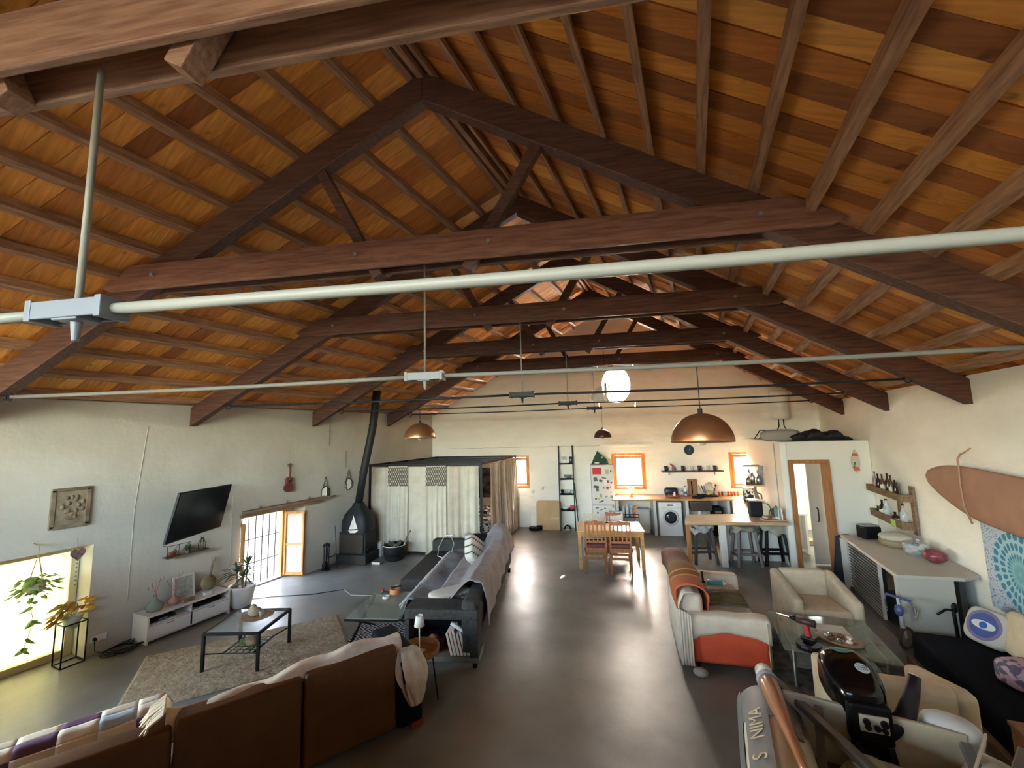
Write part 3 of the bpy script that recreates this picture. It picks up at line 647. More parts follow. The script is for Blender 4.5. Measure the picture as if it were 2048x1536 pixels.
m.build('frame_bars',bwm,T);m=MB();m.box(q@Vc((-.003,0,.17)),(.008,.26,.31),r=q);m.build('print',M('print_grey',(.25,.27,.24),.6,(.42,.42,.36),16),T)
T=thing('mandolin','round bodied mandolin leaning on the wall, right end of the bench','mandolin',(-7.33,4.30,bh))
q=Mx.Rotation(R_(-8),3,'Y')@Mx.Rotation(R_(-14),3,'X')
m=MB();m.lathe(q@Vc((0,0,.12)),[(.001,-.03),(.09,-.025),(.115,0),(.113,.015),(.001,.02)],26,q@Mx.Rotation(pi/2,3,'Y'));m.build('body',M('mandolin_tan',(.28,.20,.10),.5,(.36,.27,.15),9),T,smooth=True)
m=MB();m.bar(q@Vc((.01,0,.2)),q@Vc((.01,0,.42)),.028,.018);m.build('neck',dk,T);m=MB();m.bar(q@Vc((.01,0,.42)),q@Vc((.01,0,.50)),.045,.014);m.build('headstock',dk,T,bev=.004)
for lb,p,d,c in(('small wooden box on the white bench before the framed print',(-7.13,3.93,bh),(.06,.16,.04),dk),('small white dish on the white bench beside the mandolin',(-7.14,4.2,bh),(.07,.09,.035),whiteG)):
    T=thing('trinket_box',lb,'box',p);m=MB();m.box((0,0,d[2]/2),d);m.build('body',c,T,bev=.006);m=MB();m.box((0,0,d[2]+.006),(d[0]+.006,d[1]+.006,.012));m.build('lid',c,T,bev=.003)
# potted dracaena
T=thing('potted_dracaena','spiky leaved plant in a large white pot beside the french window','plant',(-7.13,4.74,0))
m=MB();m.lathe((0,0,0),[(.13,0),(.15,.02),(.2,.30),(.205,.34),(.185,.34),(.175,.3)],24);m.build('pot',M('pot_white',(.66,.64,.6),.5),T,smooth=True)
m=MB();m.cyl((0,0,.29),(0,0,.31),.178,n=20);m.build('soil',M('soil',(.05,.035,.02),.9),T)
for k,(x,y,h_) in enumerate(((-.03,-.05,.55),(.02,.04,.62),(.05,-.02,.48))):
    m=MB();m.tube([(x,y,.3),(x*1.3,y*1.5,h_)],.012,6);m.build('trunk',dk,T)
    m=MB()
    for j in range(26):
        a=rnd()*6.28;e_=-.1+rnd()*1.5;leafblade(m,(x*1.3,y*1.5,h_-.02+.03*rnd()),(cos(a)*cos(e_),sin(a)*cos(e_),sin(e_)+.25),.26+.1*rnd(),.036,.45)
    o=m.build('foliage',M('dracaena',(.05,.08,.04),.5,(.09,.13,.07),10),T);o['kind']='stuff'
# ================= FIREPLACE =================
fx=Vc((-7.06,7.18,0));T=thing('fireplace','freestanding black wood burner with a tall flue in the corner','fireplace',fx,R_(12))
fb_=M('burner_black',(.007,.008,.009),.6,(.012,.013,.014),5,.1);fdo=M('burner_door',(.028,.020,.013),.65)
m=MB();m.box((0,.1,.10),(.72,.52,.20));m.build('hearth',M('hearth',(.018,.017,.015),.8,(.03,.028,.024),6,.2),T,bev=.01)
m=MB();m.box((0,.12,.43),(.64,.46,.46));m.build('firebox',fb_,T,bev=.01)
m=MB();m.box((0,-.125,.43),(.56,.03,.40));m.build('door',fdo,T,bev=.008)
m=MB();m.sheet(lambda u,v:Vc((0,0,0)),1,1);m=MB()
hd=[(.66,.325,.24),(.72,.335,.24),(.88,.33,.24),(1.02,.28,.21),(1.12,.20,.16),(1.20,.13,.12),(1.27,.095,.095)]
vs=[];n=24
for z,a,b_ in hd:
    for k in range(n):
        t=2*pi*k/n;f=lambda x:(abs(x)**.55)*(1 if x>=0 else -1);vs.append((a*f(cos(t)),.12+b_*f(sin(t)),z))
m.add(vs,[(j*n+i,j*n+(i+1)%n,(j+1)*n+(i+1)%n,(j+1)*n+i) for j in range(len(hd)-1) for i in range(n)]);m.build('hood',fb_,T,smooth=True)
m=MB();rr=T.rotation_euler.z
def fl_(px,py,v=8.95): return lo(V(px,py,v),T)
p0=fl_(713,1003);p1=fl_(717,945);p2=fl_(737,850);p3=fl_(745,800)+Vc((0,0,.25))
p0=Vc((0,.12,1.25));dy=.12
pp=[p0,Vc((p1.x,dy,p1.z)),Vc((p2.x,dy,p2.z)),Vc((p3.x,dy,p3.z))]
m.tube(pp,[.085,.085,.088,.09],16);m.build('flue_pipe',fb_,T,smooth=True)
for p in pp[1:3]:
    m=MB();m.cyl(p-EZ*.02,p+EZ*.02,.097,n=16);m.build('flue_collar',fb_,T)
for s in(-1,1):
    m=MB();m.cyl((s*.31,-.02,.30),(s*.35,-.02,.30),.03,n=10);m.build('air_knob',fb_,T)
# sail boat ornament on the hood
T=thing('sailboat_ornament','white model sailing boat standing on the black burner','ornament',fx+Vc((.06,-.135,.68)),R_(12))
sw=M('sail_white',(.75,.73,.66),.6)
m=MB();m.prism([(-.12,0,.03),(.13,0,.045),(.09,0,.0),(-.08,0,0)],(0,.03,0));m.build('hull',sw,T,bev=.004)
m=MB();m.cyl((.0,.015,.03),(.0,.015,.36),.004,n=6);m.build('mast',sw,T)
m=MB();m.prism([(.006,.012,.35),(.006,.012,.06),(.11,.012,.07)],(0,.005,0));m.prism([(-.006,.012,.29),(-.006,.012,.06),(-.10,.012,.055)],(0,.005,0));m.build('sails',sw,T)
m=MB();m.box((.0,.015,-.005),(.13,.05,.02));m.build('base',sw,T)
# firewood tub etc
T=thing('firewood_tub','black rubber tub with a pale rim, full of sticks, beside the burner','tub',G(789,1119),R_(10))
m=MB();m.lathe((0,0,0),[(.17,0),(.2,.02),(.25,.30),(.255,.33),(.24,.33),(.22,.1)],24);m.build('body',M('tub_black',(.008,.009,.01),.6),T,smooth=True)
m=MB();m.tube([(.25*cos(a),.25*sin(a),.325) for a in[k*2*pi/24 for k in range(24)]],.008,6,True);m.build('rim',M('tub_rim',(.6,.58,.5),.6),T,label='pale rim')
for s in(-1,1):
    m=MB();m.tube([(s*.25,-.05,.32),(s*.27,-.03,.37),(s*.27,.03,.37),(s*.25,.05,.32)],.009,6);m.build('handle',M('tub_rim',(.6,.58,.5),.6),T)
for k in range(10):
    a=rnd()*6.28;m=MB();m.tube([(.12*cos(a),.12*sin(a),.2),(.15*cos(a+2),.15*sin(a+2),.36+.05*rnd())],.018,6);m.build('stick',M('stick_grey',(.10,.09,.07),.9,(.16,.13,.1),9),T)
m=MB();m.tube([(.1,.05,.1),(.30,.08,.55),(.34,.1,.62)],[.018,.018,.028],8);m.build('long_stick',dk,T)
T=thing('paper_sack','white paper sack standing between burner and firewood tub','sack',G(757,1112)+Vc((0,0,0)),R_(8))
m=MB();m.box((0,0,.15),(.20,.12,.3));m.build('body',M('paper_white',(.6,.57,.5),.8,bump=.5,sc=9),T,bev=.01);m=MB();m.box((0,0,.31),(.20,.03,.03));m.build('folded_top',M('paper_white2',(.5,.47,.4),.8),T)
T=thing('dustpan','small pale tray lying on the floor before the firewood tub','dustpan',G(757,1126),R_(8))
m=MB();m.box((0,0,.012),(.2,.2,.02));m.build('tray',M('tray_grey',(.2,.2,.18),.6),T,bev=.004);m=MB();m.box((0,-.10,.025),(.2,.015,.045));m.build('lip',M('paper_white'  ,(.6,.57,.5)),T)
T=thing('fire_tool_stand','black wrought iron fire tool stand against the wall','tools',G(652,1140),R_(20))
m=MB();m.cyl((0,0,0),(0,0,.03),.09,n=16);m.build('base',black,T);m=MB();m.tube([(0,0,.02),(.02,0,.3),(.03,0,.55)],.012,8);m.build('post',black,T)
for k in range(3):
    m=MB();a=k*2.1;m.tube([(.05*cos(a),.05*sin(a),.08),(.06*cos(a),.05*sin(a),.46),(.06*cos(a),.05*sin(a),.52)],.009,6);m.ball((.06*cos(a),.05*sin(a),.50),(.02,.02,.04));m.ball((.05*cos(a),.05*sin(a),.1),(.045,.015,.07));m.build('tool',black,T,smooth=True)
m=MB();m.tube([(.04,0,.25),(.16,0,.28),(.2,0,.33)],.012,6);m.build('side_arm',black,T)
m=MB();m.tube([G(676,1138)+Vc((-.08,.05,0)),G(676,1138)+Vc((-.22,.10,.85))],.006,6);tag(m.build('iron_poker',black),'thin iron rod leaning on the wall between tools and burner','poker')
# ================= COFFEE TABLE, RUG =================
A=Vc((-6.69,3.23,0));B_=Vc((-5.29,5.05,0));Cc=Vc((-4.18,4.24,0));Dd=Vc((-5.58,2.42,0))
rm=M('shag_rug',(.30,.245,.165),.95,(.42,.35,.25),10,.8,bs=26,det=8)
m=MB();m.sheet(lambda u,v:(A.lerp(B_,u).lerp(Dd.lerp(Cc,u),v)+EZ*(.022+.007*NZ.noise(Vc((u*38,v*26,0)))+.004*NZ.noise(Vc((u*90,v*70,3)))) if 0<u<1 and 0<v<1 else A.lerp(B_,u).lerp(Dd.lerp(Cc,u),v)+EZ*.004),120,80)
tag(m.build('shag_rug',rm,smooth=True),'large thick cream rug under the glass coffee table','rug')
p=[Vc(q) for q in((-5.58,3.27,0),(-4.93,3.54,0),(-5.22,4.15,0),(-5.87,3.88,0))];c=sum(p,Vc())/4
def tblegs(T,hw,hd,h,s_,mt,z0=0,bar=.03):
    for a in(-1,1):
        for b_ in(-1,1):
            m=MB();m.bar((a*hw,b_*hd,z0),(a*hw,b_*hd,h),s_,s_);m.build('leg',mt,T)
T=thing('coffee_table','square black iron coffee table with a glass top on the cream rug','table',c+EZ*.02,atan(.27/.65))
hw=hd=.335;tblegs(T,hw,hd,.43,.03,black)
m=MB()
for a in(-1,1):m.bar((a*hw,-hd,.425),(a*hw,hd,.425),.03,.03);m.bar((-hw,a*hd,.425),(hw,a*hd,.425),.03,.03)
m.build('top_frame',black,T)
m=MB();m.box((0,0,.437),(2*hw-.02,2*hd-.02,.008));m.build('glass_top',M('table_glass',(.45,.52,.52),.04,alpha=.35,spec=1),T)
m=MB()
for a in(-1,1):m.tube([(a*hw,-hd,.2),(a*.18,-.2,.14),(a*.18,.2,.14),(a*hw,hd,.2)],.008,5)
for k in range(6):m.tube([(-.2,-.2+.08*k,.14),(.2,-.2+.08*k,.14)],.005,4);m.tube([(-.2+.08*k,-.2,.14),(-.2+.08*k,.2,.14)],.005,4)
m.build('wire_shelf',black,T)
cz=c+EZ*.47
T=thing('wooden_platter','brown round platter with a driftwood bowl on the glass coffee table','platter',cz+Vc((.03,.08,-.005)),.3)
m=MB();m.lathe((0,0,0),[(.02,0),(.15,.005),(.19,.02),(.18,.02),(.02,.01)],26);m.build('plate',wood('platter',(.22,.11,.05),(.38,.22,.12),.5,0,4),T,smooth=True)
m=MB();m.ball((-.05,.02,.06),(.09,.07,.06),12,8);m.ball((-.1,.05,.1),(.04,.04,.04));m.build('driftwood_piece',M('driftwood',(.27,.2,.13)),T,smooth=True)
m=MB();m.lathe((.06,0,.01),[(.03,0),(.033,.07),(.03,.07)],12);m.build('candle_glass',M('candle_glass',(.4,.42,.4),.1,alpha=.5),T,smooth=True)
T=thing('table_fern','dark leafy bundle on the wire shelf under the coffee table glass','plant',c+Vc((0,.02,.165)))
m=MB()
for k in range(70):
    a=rnd()*6.28;e_=rnd()*.9;x=(rnd()-.5)*.26;leafblade(m,(x,(rnd()-.5)*.14,0),(cos(a)*cos(e_),sin(a)*cos(e_),sin(e_)),.09,.03,.3)
o=m.build('foliage',grn,T);o['kind']='stuff'
T2=T;m=MB();m.ball((.04,0,.04),(.1,.07,.05),10,6);m.build('root',dk,T,smooth=True)
# ================= CURTAINED BED CABIN =================
LF=lambda x,v,z:S(x,v,z)
cxl,cxr,cv0,cv1,cz=-7.25,-4.60,9.75,12.58,2.05
xr2=-4.92
T=thing('bed_cabin','black framed bed cabin hung with cream curtains in the far left corner','cabin',S((cxl+cxr)/2,cv0,0),TH)
o_=T.location
L=lambda x,v,z:lo(S(x,v,z),T)
def cb(name,a,b_,s_=.05):
    m=MB();m.bar(L(*a),L(*b_),s_,s_);return m.build(name,black,T)
for a in((cxl,cv0),(cxr,cv0),(xr2,cv1),(cxl,cv1)):cb('post',(a[0],a[1],0),(a[0],a[1],cz))
cb('top_rail',(cxl-.08,cv0,cz),(cxr+.02,cv0,cz));cb('top_rail',(cxr,cv0,cz),(xr2,cv1,cz));cb('top_rail',(cxl,cv0,cz),(cxl,cv1,cz));cb('top_rail',(cxl,cv1,cz),(xr2,cv1,cz))
for k in range(1,4):
    v_=cv0+(cv1-cv0)*k/4;m=MB();m.bar(L(cxl,v_,cz-.01),L(cxr+(xr2-cxr)*k/4,v_,cz-.01),.04,.04);m.build('roof_slat',black,T)
m=MB();m.sheet(lambda u,v:L(cxl+.5+(cxr-cxl-1.1)*u,cv0+.3+(cv1-cv0-.7)*v,cz-.03-.05*sin(pi*u)*sin(pi*v)+.015*sin(v*25)),12,14);m.build('roof_drape',M('drape_grey',(.34,.28,.22),.9),T,smooth=True)
lin=M('linen_curtain',(.52,.44,.33),.9,(.60,.52,.41),5,.15)
lin2=M('linen_white',(.58,.52,.40),.9,(.66,.60,.48),5,.15)
def curtain(name,a,b_,z0,z1,mt,folds,amp,tie=None,ph=0,lab_=None):
    m=MB();A_=Vc(L(*a));B_=Vc(L(*b_));d=(B_-A_);nrm=Vc((d.y,-d.x,0)).normalized()
    n=max(12,int(folds*8))
    def f(u,v):
        z=z0+(z1-z0)*v;g=1-(.0 if tie is None else tie*(1-v)**2*.3)
        w_=1.5*amp*(.35+.65*(1-v))*sin(2*pi*folds*u+ph+.8*sin(3*v))+amp*.5*sin(2*pi*folds*.37*u+2+ph)
        return A_+d*(.5+(u-.5)*g)+nrm*w_+EZ*z
    m.sheet(f,n,10);return m.build(name,mt,T,smooth=True,label=lab_)
# front side: beige back drapes and white tall ones
curtain('curtain',(cxl+.05,cv0-.02,0),(-6.66,cv0-.02,0),.03,2.0,lin,3,.02)
curtain('curtain',(-6.45,cv0,0),(-5.25,cv0,0),.06,2.0,lin2,2.5,.012,ph=1)
mac=M('macrame_panel',(.16,.13,.09),.9,(.62,.58,.49),26,.5,lo=.47,hi=.5)
def macr(x0,x1,ph):
    c=curtain('curtain',(x0,cv0-.05,0),(x1,cv0-.05,0),.02,1.58,lin2,4,.022,ph=ph,lab_='curtain with a patterned macrame top')
    # knotted lattice: real cords
    A_=L(x0,cv0-.06,0);B_=L(x1,cv0-.06,0)
    m=MB();m.sheet(lambda u,v:A_.lerp(B_,u)+EZ*(1.56+.46*v)+Vc((0,.012,0)),4,4);m.build('macrame_ground',lin,c)
    m=MB()
    for k in range(9):
        for s in(-1,1):
            for w_ in range(4):
                z0_=2.0-w_*.11
                a=A_.lerp(B_,k/9);b2=A_.lerp(B_,(k+1)/9)
                m.bar(a+EZ*(z0_-(0 if s>0 else .11)*(1 if (k+w_)%2 else 1)),b2+EZ*(z0_-(.11 if s>0 else 0)),.012,.010,Vc((0,1,0)))
    m.tube([A_+EZ*1.57,B_+EZ*1.57],.008,4);o=m.build('macrame_cords',M('cord_dark',(.12,.10,.07),.9),c);o['kind']='stuff'
macr(-6.77,-6.30,0);macr(-5.86,-5.38,1)
curtain('curtain',(-5.42,cv0-.02,0),(-5.02,cv0-.02,0),.03,2.0,lin,2.5,.03,ph=2)
curtain('curtain',(-5.06,cv0-.03,0),(cxr-.05,cv0-.02,0),.03,2.0,lin2,2.2,.03,ph=3)
# right side, gap shows the bed
xs=lambda v_:cxr+(xr2-cxr)*(v_-cv0)/(cv1-cv0)
for k,(a,b_,mt,fo) in enumerate(((10.25,11.15,lin,4),(11.1,11.75,lin2,4.5),(11.7,12.15,lin,3),(12.1,12.56,lin2,3.5))):
    curtain('curtain',(xs(a)+.03,a,0),(xs(b_)+.03,b_,0),.02,2.0,mt,fo,.035,ph=k)
# bed
T=thing('bed','bed with a zebra patterned cover inside the curtained cabin','bed',S(-6.0,11.2,0),TH)
zeb=M('zebra_cloth',(.02,.018,.017),.9,(.68,.63,.58),7,.1,lo=.485,hi=.515,st=(1,1,2.2),det=1)
m=MB();m.box((0,0,.18),(2.2,2.0,.3));m.build('base',blackm,T,bev=.02)
soft('cover',(0,0,.48),(2.25,2.05,.45),zeb,T,bev=.08)
soft('pillow',(.75,-.3,.76),(.5,.6,.16),zeb,T,bev=.06);soft('pillow',(.2,.7,.74),(.7,.45,.16),lin2,T,bev=.06)
T=thing('wall_hanging','dark printed cloth hanging inside the bed cabin','cloth',S(-5.55,12.3,1.0),TH)
m=MB();m.sheet(lambda u,v:Vc((-.45+.9*u,.01*sin(u*20),-.1+.85*v)),14,4);m.build('cloth',M('dark_print',(.015,.013,.013),.9,(.16,.13,.12),5,lo=.4,hi=.6),T,smooth=True,sol=.006)
# small marks
for px,py,lb in((1066,983,'small white wall lamp right of the cabin window'),(1085,976,'small white hook on the wall left of the ladder shelf')):
    T=thing('wall_fitting',lb,'fitting',V(px,py,BV-.03),TH);m=MB();m.lathe((0,0,0),[(.045,0),(.045,.02),(.02,.03)],12,Mx.Rotation(pi/2,3,'X'));m.build('body',white,T,smooth=True)
# access panel low on the wall
T=thing('wall_panel','pale square panel set low in the wall left of the leaning board','panel',S(-4.76,BV-.015,.25),TH)
m=MB();m.box((0,0,0),(.40,.02,.4));m.build('plate',white,T,bev=.005)
T=thing('leaning_board','tan rounded tabletop board leaning against the far wall','board',G(1098,1060),TH)
bw_,bh_=.70,.80;pts=[]
for cx_,cz_,a0 in((bw_/2-.12,bh_-.12,0),(-bw_/2+.08,bh_-.08,90),(-bw_/2+.14,.14,180),(bw_/2-.06,.06,270)):
    rr_=min(bw_/2-abs(cx_),min(cz_,bh_-cz_))
    for k in range(6):
        a=R_(a0+18*k);pts.append((cx_+rr_*cos(a),0,cz_+rr_*sin(a)))
q=Mx.Rotation(R_(-13),3,'X');m=MB();m.prism([q@Vc(p) for p in pts],q@Vc((0,.02,0)));m.build('panel',M('board_tan',(.46,.29,.13),.6,(.52,.34,.16),3),T,bev=.004)
m=MB();m.box((.16,.06,.3),(.25,.03,.04),r=q);m.build('batten',pineh,T)
T=thing('robot_vacuum','round black robot vacuum on the floor by the far wall','vacuum',G(1070,1060),TH)
m=MB();m.lathe((0,0,0),[(.16,.01),(.17,.03),(.17,.07),(.165,.085),(.0,.09)],28);m.build('body',black,T,smooth=True)
m=MB();m.lathe((0,.05,.088),[(.05,0),(.05,.012),(.0,.014)],14);m.build('turret',grey,T)
m=MB();m.box((.13,.05,.06),(.16,.12,.12));m.build('dock',blackm,T,bev=.01)
# ladder shelf
T=thing('ladder_shelf','tall black ladder shelf leaning on the far wall','shelf',S(-3.42,BV-.38,0),TH)
for s in(-1,1):
    m=MB();m.bar((s*.21,-.05,0),(s*.20,.33,2.32),.035,.05);m.build('rail',black,T)
shz=[(.53,.05,.32),(.96,.10,.28),(1.38,.16,.22),(1.81,.22,.17)]
for z,y,d in shz:
    m=MB();m.box((0,y+d/2-.02,z),(.38,d,.025));m.build('shelf_board',blackm,T)
def onshelf(x,y,z): return T_l.location+Mx.Rotation(TH,3,'Z')@Vc((x,y,z))
T_l=T
def glasscup(nm,lb,cat,p,r,h,mt,stem=False,group=None):
    t=thing(nm,lb,cat,p,TH,group);m=MB()
    if stem: m.lathe((0,0,0),[(r*.8,0),(r*.1,.01),(.006,h*.45),(r*.9,h*.6),(r,h*.8),(r*.8,h),(r*.75,h),(r*.9,h*.8),(r*.8,h*.62)],14)
    else: m.lathe((0,0,0),[(r*.8,0),(r,h),(r*.92,h),(r*.75,.01)],14)
    m.build('bowl' if stem else 'body',mt,t,smooth=True);return t
cg=M('clear_glass',(.85,.88,.88),.05,alpha=.3,spec=1)
for x,lb in((-.09,'left one of two wine glasses on the top board of the ladder shelf'),(-.01,'right one of two wine glasses on the top board of the ladder shelf')):glasscup('wine_glass',lb,'glass',onshelf(x,.28,1.824),.035,.19,cg,True,'wine glasses on the ladder shelf')
t=thing('speaker_box','small black speaker right of the wine glasses on the ladder shelf','speaker',onshelf(.14,.28,1.824),TH);m=MB();m.box((0,0,.09),(.09,.1,.18));m.build('casing',black,t,bev=.006);m=MB();m.lathe((0,-.052,.09),[(.03,0),(.03,.004),(.0,.001)],12,Mx.Rotation(pi/2,3,'X'));m.build('cone',grey,t)
def bowl(lb,p,r,h,mt,n='bowl'):
    t=thing(n,lb,'bowl',p,TH);m=MB();m.lathe((0,0,0),[(r*.4,0),(r*.75,h*.4),(r,h),(r*.95,h),(r*.7,h*.45),(.01,.02)],20);m.build('body',mt,t,smooth=True);return t
bowl('dark wire basket on the second board of the ladder shelf',onshelf(.04,.25,1.40),.13,.09,M('basket_grey',(.2,.19,.17),.7,bump=.4,sc=30))
bowl('wide glass bowl on the third board of the ladder shelf',onshelf(.02,.2,.975),.12,.10,cg)
glasscup('drinking_glass','small glass right of the bowl on the third ladder board','glass',onshelf(.15,.2,.975),.03,.11,cg)
bowl('black bowl at the left of the third ladder board',onshelf(-.13,.2,.975),.05,.11,blackm)
bowl('white bowl on the lowest board of the ladder shelf',onshelf(-.05,.17,.545),.11,.06,whiteG)
t=thing('red_tin','small red tin on the lowest board of the ladder shelf','tin',onshelf(.13,.17,.545),TH);m=MB();m.box((0,0,.045),(.1,.09,.09));m.build('body',M('red_tin',(.5,.03,.03),.4),t,bev=.008);m=MB();m.box((0,0,.095),(.104,.094,.012));m.build('lid',M('red_tin',(0,0,0)),t)
t=thing('pet_bowl','black arched object on the floor under the ladder shelf','bowl',onshelf(-.02,.1,0),TH);m=MB();m.tube([(.08*cos(a),0,.10*sin(a)+.015) for a in[k*pi/10 for k in range(11)]],.02,8);m.build('arch',blackm,t,smooth=True);m=MB();m.box((0,0,.01),(.08,.05,.02));m.build('foot',white,t)
m=MB();m.tube([onshelf(.30,.0,0),onshelf(.22,.36,1.25)],.012,8);tag(m.build('broom_pole',blackm),'dark pole leaning between the ladder shelf and the fridge','pole')
# fridge
T=thing('fridge','tall white fridge freezer covered in magnets','fridge',S(-2.48,12.36,0),TH)
fr_=M('fridge_white',(.66,.65,.60),.35)
m=MB();m.box((0,.02,.91),(.60,.56,1.78));m.build('casing',M('fridge_side',(.45,.45,.44),.5),T,bev=.01)
m=MB();m.box((0,-.29,.38),(.60,.055,.70));m.build('door',fr_,T,bev=.01)
m=MB();m.box((0,-.29,1.27),(.60,.055,1.05));dr=m.build('door',fr_,T,bev=.01)
sticks=[((-.14,1.64),(.24,.18),(.55,.03,.04)),((.13,1.62),(.09,.13),(.5,.42,.2)),((.23,1.63),(.035,.05),(.03,.03,.05)),((-.19,1.42),(.1,.1),(.12,.11,.1)),((-.05,1.38),(.09,.06),(.1,.1,.1)),((.04,1.45),(.12,.03),(.15,.1,.09)),((.07,1.34),(.06,.18),(.75,.75,.72)),((.14,1.36),(.05,.07),(.12,.1,.1)),((.23,1.33),(.05,.03),(.05,.05,.05)),((-.18,1.22),(.14,.06),(.07,.07,.07)),((-.15,1.15),(.07,.1),(.12,.11,.1)),((.02,1.19),(.04,.05),(.1,.25,.2)),((.12,1.19),(.07,.07),(.35,.06,.06)),((.2,1.2),(.03,.06),(.6,.2,.15)),((-.06,.98),(.05,.08),(.3,.3,.2)),((.08,.96),(.07,.04),(.35,.33,.3)),((.22,.96),(.065,.065),(.1,.28,.32)),((-.2,.9),(.05,.04),(.15,.1,.05)),((-.13,.9),(.05,.06),(.7,.45,.08)),((-.06,.83),(.13,.03),(.1,.08,.06)),((.21,1.07),(.03,.06),(.35,.3,.2))]
low=[((-.18,.66),(.09,.025),(.08,.07,.06)),((-.07,.61),(.06,.02),(.15,.12,.1)),((.03,.65),(.04,.03),(.1,.1,.1)),((-.17,.53),(.04,.05),(.1,.1,.1)),((.06,.53),(.07,.04),(.12,.1,.08)),((.25,.69),(.05,.06),(.2,.25,.2)),((.17,.6),(.06,.03),(.4,.38,.33))]
for k,((x,z),(w_,h_),c_) in enumerate(sticks+low):
    m=MB();m.box((x,-.321,z),(w_,.006,h_),r=Mx.Rotation(R_(((k*37)%50)-25 if k>1 else 0),3,'Y'));m.build('magnet',M('mag%d'%k,c_,.6),T)
for z in(.72,.82):
    m=MB();m.box((.26,-.325,z+ (.12 if z>.75 else -.1)),(.015,.02,.16));m.build('handle',fr_,T)
T=thing('green_tent_bag','dark green triangular ornament on top of the fridge','ornament',S(-2.5,12.36,1.805),TH)
m=MB();m.prism([(-.24,0,0),(.22,0,0),(.20,0,.1),(-.07,0,.36),(-.2,0,.1)],(0,.12,0));m.build('body',M('dark_green',(.015,.06,.04),.8,(.03,.09,.06),9),T,bev=.01)
m=MB();m.lathe((.05,-.01,.18),[(.001,0),(.03,0),(.02,.01)],5,Mx.Rotation(pi/2,3,'X'));m.build('star',M('star_gold',(.6,.42,.12),.5),T)
m=MB();m.ball((-.1,-.03,.03),(.07,.03,.03),8,6);m.build('pale_figure',white,T)
T=thing('wooden_carving','small brown wooden carving at the right edge of the fridge top','carving',S(-2.24,12.3,1.805),TH)
m=MB();m.lathe((0,0,0),[(.04,0),(.045,.03),(.025,.08),(.035,.12),(.0,.16)],10);m.build('body',pineh,T,smooth=True)
# ================= KITCHEN =================
ct=wood('worktop_wood',(.46,.22,.08),(.62,.34,.14),.28,0,2.5,.05)
kb=lambda x,v,z:S(x,v,z)
x0k,x1k=-2.16,1.27
T=thing('kitchen_worktop','long honey coloured wooden worktop along the far wall','worktop',S((x0k+x1k)/2,12.2,.9),TH)
m=MB();m.prism([lo(kb(x0k,11.82,.88),T),lo(kb(x1k+.05,11.82,.88),T),lo(kb(x1k,12.66,.88),T),lo(kb(x0k,12.66,.88),T)],(0,0,.04));m.build('slab',ct,T,bev=.004)
# base: masonry supports and cupboard doors
sup=M('kitchen_plaster',(.62,.60,.55),.8)
T=thing('kitchen_supports','white masonry piers carrying the wooden kitchen worktop','base',S(-.6,12.2,0),TH)
for x in(-2.12,-1.2,-.42,.55,1.2):
    m=MB();m.box(lo(kb(x,12.25,.44),T),(.07,.74,.879));m.build('pier',sup,T)
m=MB();m.prism([lo(kb(x0k,12.64,0),T),lo(kb(-1.2,12.64,0),T),lo(kb(-1.2,12.64,.87),T),lo(kb(x0k,12.64,.87),T)],(0,-.03,0));m.build('back_panel',sup,T)
T=thing('kitchen_cupboard','pair of cream cupboard doors under the worktop behind the bottles','cupboard',S(-1.65,12.42,0),TH)
for x in(-.28,.18):
    m=MB();m.box((x,0,.5),(.44,.02,.72));m.build('door',M('cupboard_cream',(.64,.60,.50),.5),T,bev=.003)
m=MB();m.box((-.05,.08,.45),(.92,.14,.84));m.build('carcass',sup,T)
T=thing('white_bin','tall cream waste bin under the worktop','bin',G(1288,1067),TH)
m=MB();m.box((0,.16,.29),(.36,.3,.58),tp=1.02);m.build('body',M('bin_cream',(.60,.58,.53),.5),T,bev=.02);m=MB();m.box((0,.16,.60),(.38,.32,.04));m.build('lid',M('bin_lid',(.5,.49,.46),.5),T,bev=.01)
m=MB();m.tube([G(1308,1050)+Vc((.0,.05,.1)),G(1310,1050)+Vc((.02,.05,.3)),G(1308,1050)+Vc((-.04,.08,.45)),G(1308,1045)+Vc((.03,.1,.7))],.012,6);tag(m.build('drain_hose',blackm,smooth=True),'dark hose hanging between the cream bin and the washing machine','hose')
# washing machine
T=thing('washing_machine','white front loading washing machine under the worktop','washing machine',S(-.80,12.08,0),TH)
m=MB();m.box((0,0,.42),(.57,.52,.84));m.build('casing',whiteG,T,bev=.012)
rx=Mx.Rotation(pi/2,3,'X')
m=MB();m.lathe((0,-.262,.46),[(.2,0),(.2,.012),(.165,.02),(.15,.01)],32,rx);m.build('door_ring',M('wm_ring',(.6,.6,.6),.3),T,smooth=True)
m=MB();m.lathe((0,-.268,.46),[(.155,0),(.145,.03),(.09,.05),(.0,.055)],28,rx);m.build('door_glass',M('wm_glass',(.03,.033,.035),.06),T,smooth=True)
m=MB();m.box((0,-.263,.77),(.14,.01,.03));m.build('display',black,T)
for x,r_ in((.17,.022),(-.2,.01),(-.14,.01)):
    m=MB();m.lathe((x,-.262,.77),[(r_,0),(r_*.9,.02),(0,.02)],14,rx);m.build('knob',whiteG,T)
m=MB();m.box((0,-.262,.70),(.57,.003,.004));m.build('seam',grey,T)
